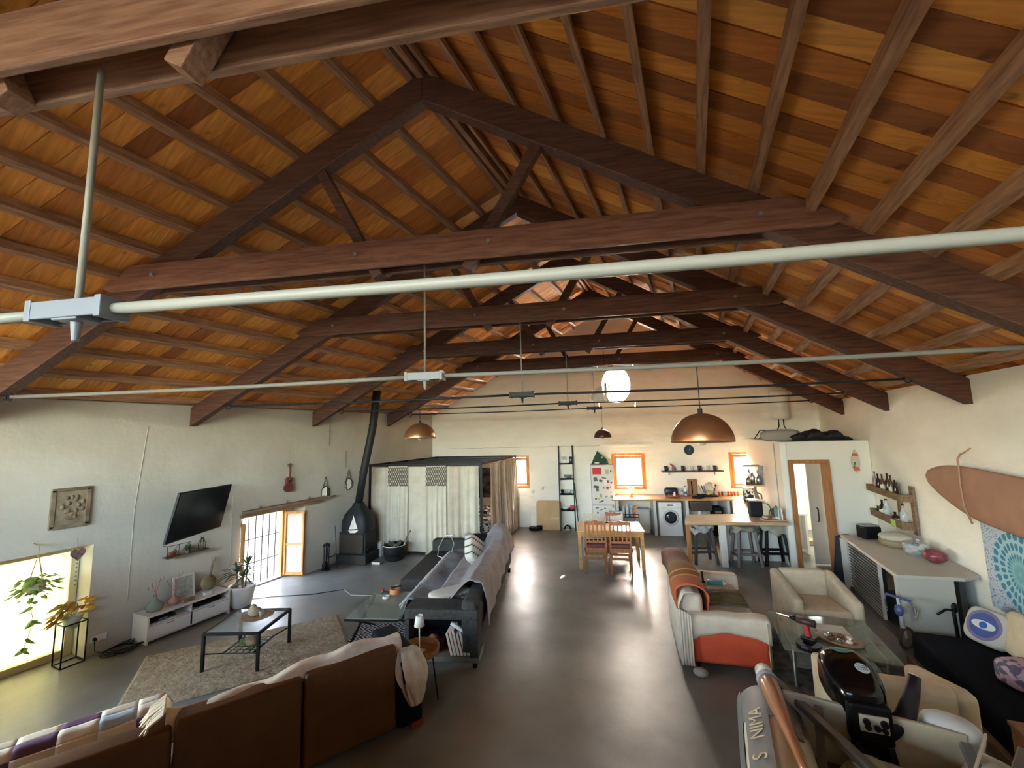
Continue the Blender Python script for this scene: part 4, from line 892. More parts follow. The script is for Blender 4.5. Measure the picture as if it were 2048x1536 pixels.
# bottle crate under left of worktop
T=thing('bottle_rack','dark rack of coloured cleaning bottles on the floor beside the fridge','rack',S(-2.13,12.1,0),TH)
m=MB()
for z in(.05,.5):
    m.tube([(-.1,-.1,z),(.6,-.1,z),(.6,.1,z),(-.1,.1,z)],.008,5,True)
for x in(-.1,.6):
    for y in(-.1,.1):m.tube([(x,y,0),(x,y,.5)],.008,5)
m.box((.25,0,.42),(.7,.2,.01));m.build('wire_rack',blackm,T)
bt=[(.02,.42,(.12,.42,.22),'green cleaning bottle, second from the fridge'),(.12,.40,(.03,.08,.09),'dark spray bottle beside the green bottle'),(.22,.36,(.6,.6,.6),'short white bottle in the cleaning rack'),(.32,.42,(.7,.7,.68),'tall white bottle in the middle of the cleaning rack'),(.43,.38,(.45,.5,.55),'grey blue bottle left of the orange carton')]
for x,h_,c_,lb in bt:
    t=thing('cleaning_bottle',lb,'bottle',T.location+Mx.Rotation(TH,3,'Z')@Vc((x,0,.427)),TH,'cleaning bottles in the rack')
    hh=h_-.12;m=MB();m.lathe((0,0,0),[(.035,0),(.038,.02),(.036,hh*.7),(.015,hh*.85),(.015,hh)],12);m.build('body',M('b_'+lb[:12],c_,.4),t,smooth=True);m=MB();m.cyl((0,0,hh-.01),(0,0,hh+.03),.018,n=8);m.build('cap',whiteG,t)
t=thing('orange_carton','tall orange printed carton at the right end of the cleaning rack','carton',T.location+Mx.Rotation(TH,3,'Z')@Vc((.535,0,.427)),TH)
m=MB();m.box((0,0,.12),(.10,.08,.24));m.build('body',M('carton_orange',(.72,.20,.08),.6,(.75,.45,.3),14,lo=.5,hi=.6),t);m=MB();m.prism([(-.05,-.04,.24),(.05,-.04,.24),(.0,-.04,.29)],(0,.08,0));m.build('gable_top',M('carton_orange',(0,0,0)),t)
# worktop items
kp=lambda px,py,z=.922:G(px,py,z)
T=thing('potted_sprout','small bright green plant in a terracotta pot below the kitchen window','plant',S(-1.72,12.3,.922))
m=MB();m.lathe((0,0,0),[(.07,0),(.075,.01),(.02,.01),(.03,.02),(.05,.09),(.045,.09)],14);m.build('pot',M('terracotta',(.42,.13,.05),.7),T,smooth=True)
bg_=M('bright_leaf',(.25,.45,.04),.5,(.4,.6,.1),8)
for k in range(14):
    a=k*2.4;m=MB();hleaf(m,(.02*cos(a),.02*sin(a),.1+.012*k*.8),(cos(a),sin(a),.5),.075);m.build('leaf',bg_,T)
T=thing('toaster','dark blue grey rounded toaster on the worktop left of the bottles','toaster',S(-.72,12.42,.922),TH)
m=MB();m.box((0,0,.11),(.34,.18,.2));m.build('casing',M('toaster_blue',(.02,.025,.045),.3),T,bev=.05,smooth=True)
for y in(-.04,.04):
    m=MB();m.box((0,y,.212),(.26,.025,.006));m.build('slot',black,T)
m=MB();m.box((-.175,0,.13),(.02,.05,.02));m.build('lever',black,T)
def bottle(nm,lb,p,r,h,mt,cap=white,label_=None,group=None,ang=TH):
    t=thing(nm,lb,'bottle',p,ang,group);m=MB();m.lathe((0,0,0),[(r*.9,0),(r,.01),(r,h*.58),(r*.35,h*.76),(r*.32,h*.94),(r*.3,h*.94)],14);m.build('body',mt,t,smooth=True)
    m=MB();m.cyl((0,0,h*.93),(0,0,h),r*.38,n=10);m.build('cap',cap,t)
    if label_:
        m=MB();m.cyl((0,0,h*.15),(0,0,h*.45),r*1.02,n=14,cap=False);m.build('paper_label',label_,t)
    return t
bottle('dish_soap','blue and white soap bottle right of the toaster',S(-.45,12.4,.922),.035,.22,M('soap_blue',(.3,.42,.55),.3),whiteG,white)
bottle('white_bottle','tall white bottle beside the blue soap bottle',S(-.36,12.42,.922),.038,.26,whiteG,blackm,M('lbl_blue',(.1,.13,.25),.5))
T=thing('fruit_bowl','low brown bowl on the worktop before the toaster','bowl',S(-.62,12.1,.922),TH)
m=MB();m.lathe((0,0,0),[(.05,0),(.12,.03),(.15,.06),(.14,.06),(.05,.015)],18,sx=1.2);m.build('body',wood('bowlw',(.25,.10,.04),(.4,.2,.09)),T,smooth=True)
m=MB();m.ball((0,0,.07),(.03,.03,.08),8,6);m.build('pale_jug',whiteG,T,smooth=True)
T=thing('chopping_board','wooden chopping board with a black knife leaning on the far wall','board',S(-.17,12.55,.925),TH)
q=Mx.Rotation(R_(-7),3,'X');m=MB();m.box(q@Vc((0,0,.21)),(.25,.025,.42),r=q);m.build('panel',wood('chop',(.22,.10,.045),(.36,.18,.09),.5,2),T,bev=.004)
m=MB();m.box(q@Vc((-.02,-.02,.2)),(.025,.01,.34),r=q);m.build('knife',blackm,T)
T=thing('dish_rack','loaded dish rack with a big pale bowl on top','dish rack',S(.18,12.35,.922),TH)
m=MB();m.box((0,0,.015),(.46,.34,.03));m.build('tray',blackm,T,bev=.005)
m=MB()
for x in[-.2+.05*k for k in range(9)]:m.tube([(x,-.14,.03),(x,-.14,.13),(x,.14,.13),(x,.14,.03)],.004,4)
o=m.build('wires',steel,T);o['kind']='stuff'
for k,x in enumerate((-.16,-.1,-.04)):
    m=MB();m.lathe((x,0,.16),[(.001,0),(.12,.006),(.125,.012)],18,Mx.Rotation(R_(70),3,'Y'));m.build('plate',[whiteG,M('plate_grey',(.3,.3,.28),.4)][k%2],T,smooth=True)
m=MB();m.lathe((.07,0,.24),[(.13,0),(.12,.05),(.07,.11),(.0,.13)],18,Mx.Rotation(R_(15),3,'Y'));m.build('bowl',M('plate_cream',(.55,.5,.42),.4),T,smooth=True)
m=MB();m.ball((.0,-.1,.08),(.06,.03,.035),8,6);m.build('sponge',M('sponge_yellow',(.7,.6,.08),.8),T)
m=MB();m.tube([(.17,.02,.03),(.2,.0,.25),(.24,-.02,.3)],.02,6);m.build('bottle_upright',M('plate_brown',(.1,.05,.03),.4),T)
for k in range(7):
    glasscup('spice_jar',['pale jar right beside the dish rack, first of the jar row','second jar of the row right of the dish rack','third jar of the row right of the dish rack','middle jar in the red row below the right kitchen window','fifth red jar in the row below the right kitchen window','sixth red jar, next to last before the printed box','last red jar of the row, nearest the printed box'][k],'jar',S(.47+.075*k,12.42,.922),.03,.10,[M('jar_red',(.45,.08,.04),.3),M('jar_dark',(.12,.05,.04),.3),M('jar_pale',(.6,.5,.42),.3)][k%3 if k<3 else 0],False,'spice jars on the worktop')
T=thing('black_hob','black pan lying on the worktop edge over the sink','pan',S(-.05,12.02,.922),TH)
m=MB();m.lathe((0,0,0),[(.13,0),(.16,.03),(.155,.03),(.0,.01)],20);m.build('pan_body',blackm,T,smooth=True);m=MB();m.bar((-.15,0,.025),(-.36,-.02,.03),.02,.012);m.build('handle',M('red_handle',(.4,.05,.04),.5),T)
T=thing('sink_unit','dark stone sink basin hanging below the worktop','sink',S(-.02,11.9,.62),TH)
m=MB();m.box((0,.05,.13),(.50,.4,.24),tp=1.1);m.build('basin',M('sink_dark',(.06,.045,.04),.4),T,bev=.03);m=MB();m.cyl((-.02,0,-.35),(-.02,0,.02),.045,n=12);m.build('drain_pipe',white,T);m=MB();m.tube([(-.02,0,-.2),(.2,.05,-.25),(.4,.1,-.1)],.015,6);m.build('waste_hose',blackm,T)
T=thing('black_kettle_box','black appliance under the worktop right of the sink','appliance',S(.38,11.85,0),TH)
m=MB();m.box((0,.1,.36),(.24,.3,.72));m.build('casing',blackm,T,bev=.02);m=MB();m.box((0,-.055,.6),(.15,.01,.05));m.build('panel',steel,T)
# wall shelf with mugs
T=thing('mug_shelf','dark red brown wall shelf between the two kitchen windows','shelf',S(-.16,BV-.09,1.555),TH)
m=MB();m.box((0,0,0),(1.60,.17,.035));m.build('board',M('shelf_red',(.12,.035,.03),.45),T,bev=.003)
m=MB();m.box((-.6,.05,-.06),(.02,.06,.09));m.box((.6,.05,-.06),(.02,.06,.09));m.build('brackets',grey,T)['kind']='stuff'
sx=lambda px,py:S(V(px,py,BV-.09).x,BV-.10,1.575)
dm=M('mug_dark',(.03,.035,.04),.4)
names=[('first dark mug from the left on the mug shelf',1332,0),('second dark mug on the shelf, right of the red lever press',1366,0),('third dark mug, between the two clear jars on the shelf',1399,0),('fourth dark mug at the right end of the mug shelf',1430,0)]
for lb,px,_ in names:
    t=thing('mug',lb,'mug',sx(px,938),TH,'dark mugs on the wall shelf');m=MB();m.lathe((0,0,0),[(.044,0),(.05,.13),(.045,.13),(.04,.01)],16);m.build('body',dm,t,smooth=True);m=MB();m.tube([(.05,0,.1),(.075,0,.08),(.075,0,.05),(.048,0,.03)],.006,5);m.build('handle',dm,t)
for lb,px in(('clear glass jar between the second and third dark mugs',1384),('clear tapered glass between the third and fourth dark mugs',1416)):
    glasscup('glass_jar',lb,'jar',sx(px,938),.04,.12,cg)
T=thing('lever_press','red handled lever press on the mug shelf','press',sx(1347,938),TH)
m=MB();m.cyl((0,0,0),(0,0,.1),.045,n=12);m.build('body',M('press_grey',(.25,.2,.18),.4),T);rd=M('press_red',(.35,.02,.02),.4)
m=MB();m.bar((-.09,0,.19),(.02,0,.12),.03,.03);m.bar((-.09,0,.19),(.07,0,.03),.015,.02);m.build('lever',rd,T,bev=.004)
# clock
T=thing('wall_clock','round dark wall clock above the mug shelf','clock',V(1378,900,BV-.02),TH)
m=MB();m.lathe((0,0,0),[(.13,-.015),(.135,0),(.13,.01),(.0,.01)],32,rx);m.build('face',M('clock_face',(.03,.04,.06),.4),T)
m=MB();m.bar((0,-.014,0),(.03,-.014,.09),.006,.004);m.build('hand',whiteG,T);m=MB();m.bar((0,-.014,0),(-.01,-.014,-.08),.004,.003);m.build('hand',grey,T)
# boiler
T=thing('water_boiler','white cylindrical water boiler high on the far wall','boiler',S(2.12,BV-.24,3.3),TH)
m=MB();m.lathe((0,0,0),[(.0,-.40),(.2,-.38),(.23,-.34),(.23,.34),(.2,.38),(.0,.40)],28);m.build('tank',M('boiler_white',(.68,.67,.62),.35),T,smooth=True)
m=MB();m.box((-.02,-.232,0),(.02,.01,.5));m.build('gauge_strip',whiteG,T)
for s in(-1,1):
    m=MB();p=Vc((.06*s,0,-.38));m.tube([p,p-EZ*.18,p+Vc((-.0+.05*s,0,-.3)),p+Vc((-.1-.35*(s>0),-.1,-.36)),p+Vc((-.6,-.3,-.28)),p+Vc((-.86,-.45,-.56))],.013,6);m.build('pipe',blackm,T,smooth=True)
# ================= BATHROOM BOX =================
pv=9.35;px0,px1=1.52,XW-.01;xb=1.24;ph=2.39
def pfr(u,z,d): return S(u,pv+d,z)
wallgrid('wall_bath_front',lambda u,z,d:S(u,pv+d*1,z),[px0,2.6,px1],[0,ph],[(1.71,2.27,0,1.99)],.14,white)
wallgrid('wall_bath_side',lambda u,z,d:Vc((px0+(xb-px0)*(u-pv)/(BV-pv)+d,u+K*(px0+(xb-px0)*(u-pv)/(BV-pv)),z)),[pv+.0,10.5,11.6,BV-.01],[0,ph],[],.10,white)
m=MB();m.prism([S(px0+.01,pv+.01,ph-.02),S(px1,pv+.01,ph-.02),S(px1,BV-.01,ph-.02),S(xb+.01,BV-.01,ph-.02)],(0,0,.05));struct(m.build('ceiling_bath',white))
e=struct(D.objects.new('door_1',None));COL.objects.link(e);e.location=S(1.99,pv,0);e.rotation_euler.z=TH
L=lambda x,d,z:lo(S(x,pv,z),e)+Vc((0,d,0))
dw=wood('door_pine',(.30,.12,.045),(.42,.19,.07),.4,2)
for x in(1.675,2.305):
    m=MB();m.bar(L(x,.05,0),L(x,.05,2.02),.075,.20,Vc((0,1,0)));m.build('door_jamb',dw,e,bev=.004)
m=MB();m.bar(L(1.64,.05,2.03),L(2.34,.05,2.03),.20,.075);m.build('door_head',dw,e,bev=.004)
m=MB();a=L(2.19,.24,.02);m.bar(a+Vc((0,0,0)),a+Vc((0,0,1.95)),.28,.035,Vc((0,1,0)));m.build('sliding_leaf',M('door_leaf',(.42,.36,.29),.5),e)
m=MB();a=L(2.16,.2,1.0);m.tube([a+Vc((0,.01,-.16)),a+Vc((0,-.03,-.14)),a+Vc((0,-.03,.08)),a+Vc((0,.01,.1))],.012,6);m.build('door_handle',black,e)
# bathroom contents
T=thing('washstand','white washstand with a grey curtain, seen through the bathroom door','washstand',S(1.78,10.55,0),TH)
m=MB();m.box((-.05,0,.83),(.62,.5,.04));m.build('top',whiteG,T,bev=.006);m=MB();m.lathe((-.05,-.02,.855),[(.1,0),(.13,.02),(.12,.04),(.0,.03)],16);m.build('basin',M('basin_blue',(.12,.33,.5),.4),T,smooth=True)
m=MB();m.sheet(lambda u,v:Vc((-.33+.5*u,-.24+.02*sin(u*30),.12+.69*v)),30,3);m.build('curtain',M('cur_grey',(.42,.40,.35),.9),T,smooth=True);m=MB();m.box((.2,-.02,.41),(.04,.46,.8));m.build('side_panel',white,T)
m=MB()
for z in(1.15,1.42):m.bar(S(1.3,BV-.012,z),S(3.0,BV-.012,z),.004,.006)
for k,x in enumerate((1.75,2.1,2.45)):m.bar(S(x,BV-.012,1.15),S(x,BV-.012,1.42),.006,.004)
tag(m.build('tile_grid',M('grout',(.45,.47,.46),.8)),None,None,kind='structure')
m=MB();m.box(S(2.1,11.2,.06),(.5,.3,.1),TH);tag(m.build('bath_step',M('step_wood',(.4,.28,.17),.6)),'small wooden step on the bathroom floor','step')
bl_=D.lights.new('bathroom_fill','AREA');bo=D.objects.new('bathroom_fill',bl_);COL.objects.link(bo);bl_.energy=3;bl_.size=.4;bo.location=S(2.1,11.2,2.33);bl_.color=(.9,1,.97)  # unseen area light that brightens the bathroom interior, no fixture modelled
# things on top of the bathroom box
bgm=M('black_bag',(.010,.011,.014),.6,bump=.8,sc=6)
T=thing('black_bags','long lumpy black bags stored on top of the bathroom box','bags',S(2.32,pv+.5,ph+.03),TH)
m=MB();m.sheet(lambda u,v:Vc((0,0,0)),1,1);m=MB()
n=26;
def bagpt(u,a):
    r=.16*(sin(pi*min(1,u*1.02+.02))**.35)*(1+.25*sin(u*19)+.15*sin(u*41+1))
    return Vc((-.58+1.16*u,.14*cos(a)*1.5,max(0,r*(.85+.35*sin(a)))*(.2 if sin(a)<-.3 else 1)))
m.sheet(lambda u,v:bagpt(u,2*pi*v),40,14);m.build('bag',bgm,T,smooth=True)
T=thing('grey_roll','long grey padded roll behind the boiler pipes on the bathroom box','roll',S(1.65,pv+.55,ph+.03),TH)
m=MB();m.ball((0,0,.12),(.4,.17,.13),16,10,.7);m.build('padding',M('roll_grey',(.30,.27,.25),.9,bump=.5,sc=7),T,smooth=True)
# conduit on side wall
m=MB();p=S(px0-.075,9.72,0)
m.tube([S(px0-.045,9.75,.95),S(px0-.045,9.75,ph)],.009,6);tag(m.build('side_conduit',grey),'thin grey conduit down the side wall above the bar','conduit')
# small wall shelf with silver things
T=thing('corner_shelf','cluttered wall shelf of silver kitchenware right of the kitchen windows','shelf',V(1503,950,10.6)+Vc((.02,0,-.22)),TH)
m=MB();m.box((0,0,0),(.36,.30,.03));m.build('board',pineh,T);m=MB();m.box((.02,.1,.42),(.34,.03,.04));m.box((.18,0,.22),(.02,.25,.42));m.build('frame',grey,T)
for k,(x,y,h_,r_) in enumerate(((-.12,-.05,.16,.05),(0,.02,.26,.05),(.1,-.04,.2,.05),(-.05,.06,.34,.03),(.12,.05,.3,.025))):
    t=thing('steel_pot',['short steel pot at the left of the cluttered wall shelf','tall steel pot in the middle of the cluttered wall shelf','steel pot at the right of the cluttered wall shelf','slim tall steel shaker at the back of the cluttered wall shelf','slim steel flask at the right back of the cluttered wall shelf'][k],'pot',T.location+Mx.Rotation(TH,3,'Z')@Vc((x,y,.017)),TH,'steel kitchenware on the wall shelf')
    m=MB();m.lathe((0,0,0),[(r_,0),(r_,h_*.7),(r_*.8,h_*.75),(r_*.3,h_),(0,h_)],14);m.build('body',steel,t,smooth=True);m=MB();m.tube([(r_,0,h_*.6),(r_+.03,0,h_*.4),(r_,0,h_*.2)],.005,5);m.build('handle',black,t)
# ================= BAR =================
bar0,bar1=-.31,1.50;bz=.92
T=thing('breakfast_bar','wooden topped breakfast bar on white walls with an open timber end frame','bar',S((bar0+bar1)/2,9.3,0),TH)
L=lambda x,v,z:lo(S(x,v,z),T)
bt_=wood('bar_top_wood',(.40,.25,.14),(.55,.38,.24),.25,0,2.2,.05)
m=MB();m.prism([L(bar0,9.05,bz-.06),L(bar1,9.05,bz-.06),L(bar1,9.95,bz-.06),L(bar0,9.80,bz-.06)],(0,0,.06));m.build('worktop',bt_,T,bev=.004)
for v_ in(9.14,9.66):
    m=MB();m.bar(L(bar0+.04,v_,0),L(bar0+.04,v_,bz-.06),.07,.07,Vc((0,1,0)));m.build('end_post',dw,T,bev=.004)
m=MB();m.bar(L(bar0+.04,9.14,bz-.10),L(bar0+.04,9.66,bz-.10),.06,.07);m.build('end_rail',dw,T)
m=MB();m.prism([L(.30,9.32,0),L(.42,9.32,0),L(.42,9.80,0),L(.30,9.80,0)],(0,0,bz-.065));m.build('end_wall',sup,T)
m=MB();m.prism([L(.30,9.80,0),L(1.44,9.80,0),L(1.44,9.90,0),L(.30,9.90,0)],(0,0,bz-.065));m.build('panel_wall',sup,T)
T=thing('return_worktop','wooden return worktop joining the bar to the far kitchen worktop','worktop',S(1.0,10.8,.9),TH)
L=lambda x,v,z:lo(S(x,v,z),T)
m=MB();m.prism([L(.62,9.96,.865),L(1.46,9.96,.865),L(1.28,11.8,.86),L(.72,11.8,.86)],(0,0,.05));m.build('slab',bt_,T,bev=.004)
m=MB();m.prism([L(.66,9.8,0),L(.72,9.8,0),L(.80,11.75,0),L(.74,11.75,0)],(0,0,.86));m.build('side_panel',sup,T)
# stools
def stool(lb,p,rz,wm,cs,h=.70):
    T=thing('bar_stool',lb,'stool',p,rz,'bar stools')
    for a in(-1,1):
        for b_ in(-1,1):
            m=MB();m.bar((a*.225,b_*.17,0),(a*.15,b_*.11,h),.05,.05);m.build('leg',wm,T,bev=.004)
    for z,k in((.20,.2),(.24,.19)):
        for a in(-1,1):
            m=MB()
            if z<.22:m.bar((a*k*1.03,-.155,z),(a*k*1.03,.155,z),.03,.045)
            else:m.bar((-k,a*.15,z),(k,a*.15,z),.03,.045)
            m.build('stretcher',wm,T)
    m=MB();m.lathe((0,0,h),[(.0,-.02),(.19,-.02),(.21,.0),(.2,.03),(.0,.04)],18,sx=1.15,sy=.85);m.build('seat',wm,T,smooth=True)
    m=MB()
    def f(u,v):
        a=2*pi*u;r=.235*v**.6*(1+.08*sin(3*a+cs)*v);z=h+.075-.02*v+(-.10-.06*sin(2*a+cs*2)-.03*sin(7*a))*max(0,(v-.72)/.28)
        return Vc((r*cos(a)*1.15,r*sin(a)*.9,z))
    m.sheet(f,40,10);m.build('cloth_cover',[M('cloth_stripe',(.45,.45,.44),.9,(.2,.2,.19),14),M('cloth_olive',(.22,.20,.15),.9,(.30,.28,.22),9),M('cloth_olive2',(.26,.24,.19),.9,(.36,.33,.26),9)][cs],T,smooth=True,sol=.01)
    return T
w1_=wood('stool_dark',(.035,.03,.03),(.07,.06,.055),.5,2);w2_=wood('stool_brown',(.13,.10,.085),(.2,.15,.13),.6,2)
stool('dark bar stool with a striped grey cloth, left of the white bar wall',G(1407,1124),TH+.15,w1_,0)
stool('greyish brown bar stool, the middle one at the bar',G(1494,1130),TH+.1,w2_,1)
stool('black bar stool nearest the bathroom door',G(1551,1128),TH,black,2)
# on the bar
def bp_(px,py,z=bz+.002):return G(px,py,z)
T=thing('coffee_machine','black and cream coffee machine on the bar','coffee machine',S(1.02,9.72,bz+.002),TH-.2)
m=MB();m.box((0,0,.15),(.24,.28,.3));m.build('casing',black,T,bev=.02);m=MB();m.box((.19,.0,.14),(.16,.26,.25));m.build('water_tank',M('tank_cream',(.55,.5,.33),.4),T,bev=.02)
m=MB();m.box((.03,0,.31),(.3,.24,.02));m.build('lid',steel,T,bev=.005);m=MB();m.tube([(.2,-.14,.27),(.25,-.16,.18),(.21,-.16,.08),(.24,-.18,.01)],.008,6);m.build('steam_hose',blackm,T)
T=thing('cluttered_tray','low tray heaped with small brown and white things on the bar end','tray',S(1.27,9.28,bz+.002),TH)
m=MB();m.box((0,0,.01),(.40,.22,.02));m.build('tray',bt_,T,bev=.005)
for k in range(18):
    m=MB();m.ball(((rnd()-.5)*.34,(rnd()-.5)*.16,.04+.02*rnd()),(.03+.02*rnd(),.03,.025),7,5);m.build('trinket',[M('tr_w',(.6,.57,.5),.5),M('tr_b',(.2,.09,.05),.6),M('tr_p',(.5,.3,.25),.5)][k%3],T)
T=thing('brown_bag','dark brown lumpy bag on the bar by the bathroom wall','bag',S(1.38,9.55,bz+.002),TH);m=MB();m.ball((0,0,.09),(.12,.1,.1),12,8);m.build('body',M('bag_brown',(.09,.04,.025),.7,bump=.6,sc=9),T,smooth=True);m=MB();m.tube([(-.06,0,.16),(0,0,.22),(.06,0,.16)],.008,6);m.build('handle',blackm,T)
for px,c_,lb in((1554,(.18,.35,.32),'green booklet standing at the right end of the bar'),(1561,(.7,.7,.68),'white booklet standing at the right end of the bar')):
    t=thing('booklet',lb,'booklet',S(V(px,1035,9.3).x,9.3,bz+.002),TH);m=MB();m.box((0,0,.11),(.02,.16,.22));m.build('cover',M('bk'+str(px),c_,.6),t);m=MB();m.box((.003,0,.11),(.014,.165,.21));m.build('pages',white,t)
T=thing('penguin_print_box','white box with a black patterned print on the return worktop','box',S(1.08,11.5,.915),TH)
m=MB();m.box((0,0,.16),(.2,.14,.32));m.build('body',M('bw_print',(.02,.02,.02),.6,(.75,.74,.7),12,lo=.48,hi=.52),T,bev=.006);m=MB();m.box((0,0,.33),(.205,.145,.02));m.build('lid',white,T)
T=thing('wooden_figure','pale carved wooden figure standing on the return worktop','figure',S(1.16,10.6,.915),TH)
m=MB();m.tube([(0,0,0),(.02,0,.2),(-.02,0,.4),(.01,0,.55)],[.05,.05,.04,.025],8);m.build('body',M('fig_wood',(.30,.24,.18),.7,(.15,.11,.08),9),T,smooth=True);m=MB();m.tube([(.01,0,.35),(.1,0,.3),(.12,0,.1)],.018,6);m.build('arm',M('fig_wood',(0,0,0)),T,smooth=True)
# ================= PENDANTS =================
def pendant(lb,p,r,mt,inner,top,nm='pendant_lamp',cord=black,gl=False):
    T=thing(nm,lb,'lamp',p,0,'dome pendant lamps' if not gl else None)
    n=14;pr=[(r*sin(pi/2*k/n)+.001,r*.98*cos(pi/2*k/n)) for k in range(n+1)]
    m=MB();vs=[];N=40
    for a,z in pr:
        for i in range(N):vs.append((a*cos(2*pi*i/N),a*sin(2*pi*i/N),z))
    m.add(vs,[(j*N+i,j*N+(i+1)%N,(j+1)*N+(i+1)%N,(j+1)*N+i) for j in range(n) for i in range(N)])
    m.build('shade',mt,T,smooth=True,sol=.004)
    m=MB();m.cyl((0,0,r*.98),(0,0,top-p[2]),.004,n=6);m.cyl((0,0,r*.9),(0,0,r*.98+.04),.018,n=10);m.build('cord',cord,T)
    m=MB();m.ball((0,0,.02),(.04,.04,.05),12,8);m.cyl((0,0,.05),(0,0,r*.9),.02,n=10);m.build('bulb',white,T,smooth=True)
gold=M('lamp_gold',(.50,.27,.13),.30,metal=.85);cop=M('lamp_copper',(.42,.19,.09),.34,metal=.85);brn=M('lamp_brown',(.10,.045,.035),.35,metal=.4)
p=V(1405,884,3.67);pendant('large copper dome pendant lamp above the kitchen table, right of the clock',p,.235,cop,gold,ZR)
p=V(840,877,5.99);pendant('gold dome pendant lamp hanging left, between the trusses',p,.228,gold,gold,ZR)
p=V(1205.5,875,10.60);pendant('small dark brown dome pendant lamp above the fridge',p,.205,brn,gold,ZR)
p=V(1212,800,8.0);pendant('clear glass dome pendant lamp before the round window',p,.28,M('lamp_glass',(.5,.52,.5),.05,alpha=.25,spec=1),gold,4.5,gl=True)
# ================= DINING =================
tb_=wood('table_pine',(.52,.27,.09),(.68,.40,.17),.3,0,2.5,.05)
A_=G(1152,1060,.76);B_=G(1291,1063,.76)
an=atan(K*1.0)
c=(G(1152,1060,.76)+G(1291,1063,.76))/2
c=Vc((c.x,c.y,0))+E2*.42
T=thing('dining_table','light pine dining table in the middle of the hall before the kitchen','table',c,TH)
wx,wy=.66,.42
m=MB();m.box((0,0,.745),(2*wx,2*wy,.03));m.build('tabletop',tb_,T,bev=.004)
for y in(-wy+.05,wy-.05):
    m=MB();m.box((0,y,.68),(2*wx-.14,.022,.1));m.build('apron',tb_,T)
for x in(-wx+.05,wx-.05):
    m=MB();m.box((x,0,.68),(.022,2*wy-.14,.1));m.build('apron',tb_,T)
tblegs(T,wx-.05,wy-.05,.73,.065,tb_)
tloc=lambda x,y,z=.762:T_d.location+Mx.Rotation(TH,3,'Z')@Vc((x,y,z))
T_d=T
chw=wood('chair_wood',(.30,.11,.045),(.44,.18,.07),.35,2,2.5,.05);chl=wood('chair_cream',(.55,.48,.36),(.66,.60,.48),.5,2)
cuw=M('cushion_wine',(.14,.035,.035),.8,(.2,.06,.06),8,.2)
def chair(lb,p,rz,wm,cm):
    T=thing('dining_chair',lb,'chair',p,rz,'dining chairs')   # faces +y ; back at -y
    for a in(-1,1):
        m=MB();m.bar((a*.19,-.19,0),(a*.19,-.19,.46),.038,.038);m.bar((a*.19,-.19,.46),(a*.185,-.25,.92),.034,.038);m.build('leg',wm,T,bev=.004)
        m=MB();m.bar((a*.19,.19,0),(a*.19,.19,.44),.038,.038);m.build('leg',wm,T,bev=.004)
        m=MB();m.bar((a*.19,-.19,.22),(a*.19,.19,.22),.02,.03);m.build('stretcher',wm,T)
    for y,z in((-.19,.27),(.19,.25)):
        m=MB();m.bar((-.19,y,z),(.19,y,z),.02,.04);m.build('stretcher',wm,T)
    m=MB();m.box((0,0,.44),(.42,.42,.03));m.build('seat',wm,T,bev=.006)
    m=MB();m.box((0,-.19,.40),(.36,.02,.05));m.box((0,.19,.40),(.36,.02,.05));m.build('seat_rail',wm,T)['kind']='stuff'
    m=MB();pts=[(-.205,.86),(-.205,.90),(-.15,.93),(-.08,.92),(0,.945),(.08,.92),(.15,.93),(.205,.90),(.205,.86)]
    m.prism([(x,-.245,z) for x,z in pts],(0,.022,0));m.build('top_rail',wm,T,bev=.003)
    m=MB();m.bar((-.19,-.20,.56),(.19,-.20,.56),.02,.04);m.build('lower_rail',wm,T)
    for k in range(4):
        m=MB();x=-.12+.08*k;m.bar((x,-.204,.57),(x,-.243,.87),.028,.014,Vc((0,1,0)));m.build('back_slat',wm,T)
    soft('cushion',(0,.0,.485),(.42,.42,.06),cm,T,bev=.025)
    for a in(-1,1):
        m=MB();m.tube([(a*.2,-.2,.47),(a*.22,-.23,.44),(a*.19,-.24,.36)],.008,5);m.build('tie',cm,T,smooth=True)
    return T
R2=lambda x,y:T_d.location+Mx.Rotation(TH,3,'Z')@Vc((x,y,0))
chair('brown slatted chair on the near side of the pine table, the left one',R2(-.30,-.45),TH,chw,cuw).scale=(1,1,1.08)
chair('brown slatted chair on the near side of the pine table, the right one',R2(.17,-.48),TH-.03,chw,cuw).scale=(1,1,1.08)
chair('brown chair on the far side of the pine table, draped with a white cloth',R2(.22,.62),TH+pi+.1,chw,cuw).scale=(1,1,.93)
chair('cream painted chair on the far side of the pine table, left end',R2(-.33,.66),TH+pi,chl,M('cushion_pale',(.5,.45,.38),.8)).scale=(1,1,.90)
T=thing('white_cloth','white cloth hanging over the back of the far brown chair','cloth',R2(.22,.87),TH);T.scale=(1,1,.93)
m=MB();m.sheet(lambda u,v:Vc((-.16+.32*u,.035*cos(pi*v)*1.0,.96-.28*abs(2*v-1)**1.0+.01*sin(u*14))),12,12);m.build('cloth',M('cloth_wh',(.7,.66,.62),.9,(.6,.2,.2),8,lo=.6,hi=.62),T,smooth=True,sol=.006)
T=thing('magazine_pile','flat white papers with a black thing on top on the pine table','papers',tloc(-.02,.2),TH)
m=MB();m.box((0,0,.008),(.26,.2,.016));m.build('papers',whiteG,T);m=MB();m.ball((-.03,0,.025),(.07,.04,.015),8,5);m.build('black_glove',blackm,T)
T=thing('glass_plate','small light plate beside the papers on the pine table','plate',tloc(.18,.16),TH)
m=MB();m.lathe((0,0,0),[(.05,0),(.09,.015),(.085,.015),(0,.006)],16);m.build('plate_body',whiteG,T,smooth=True)
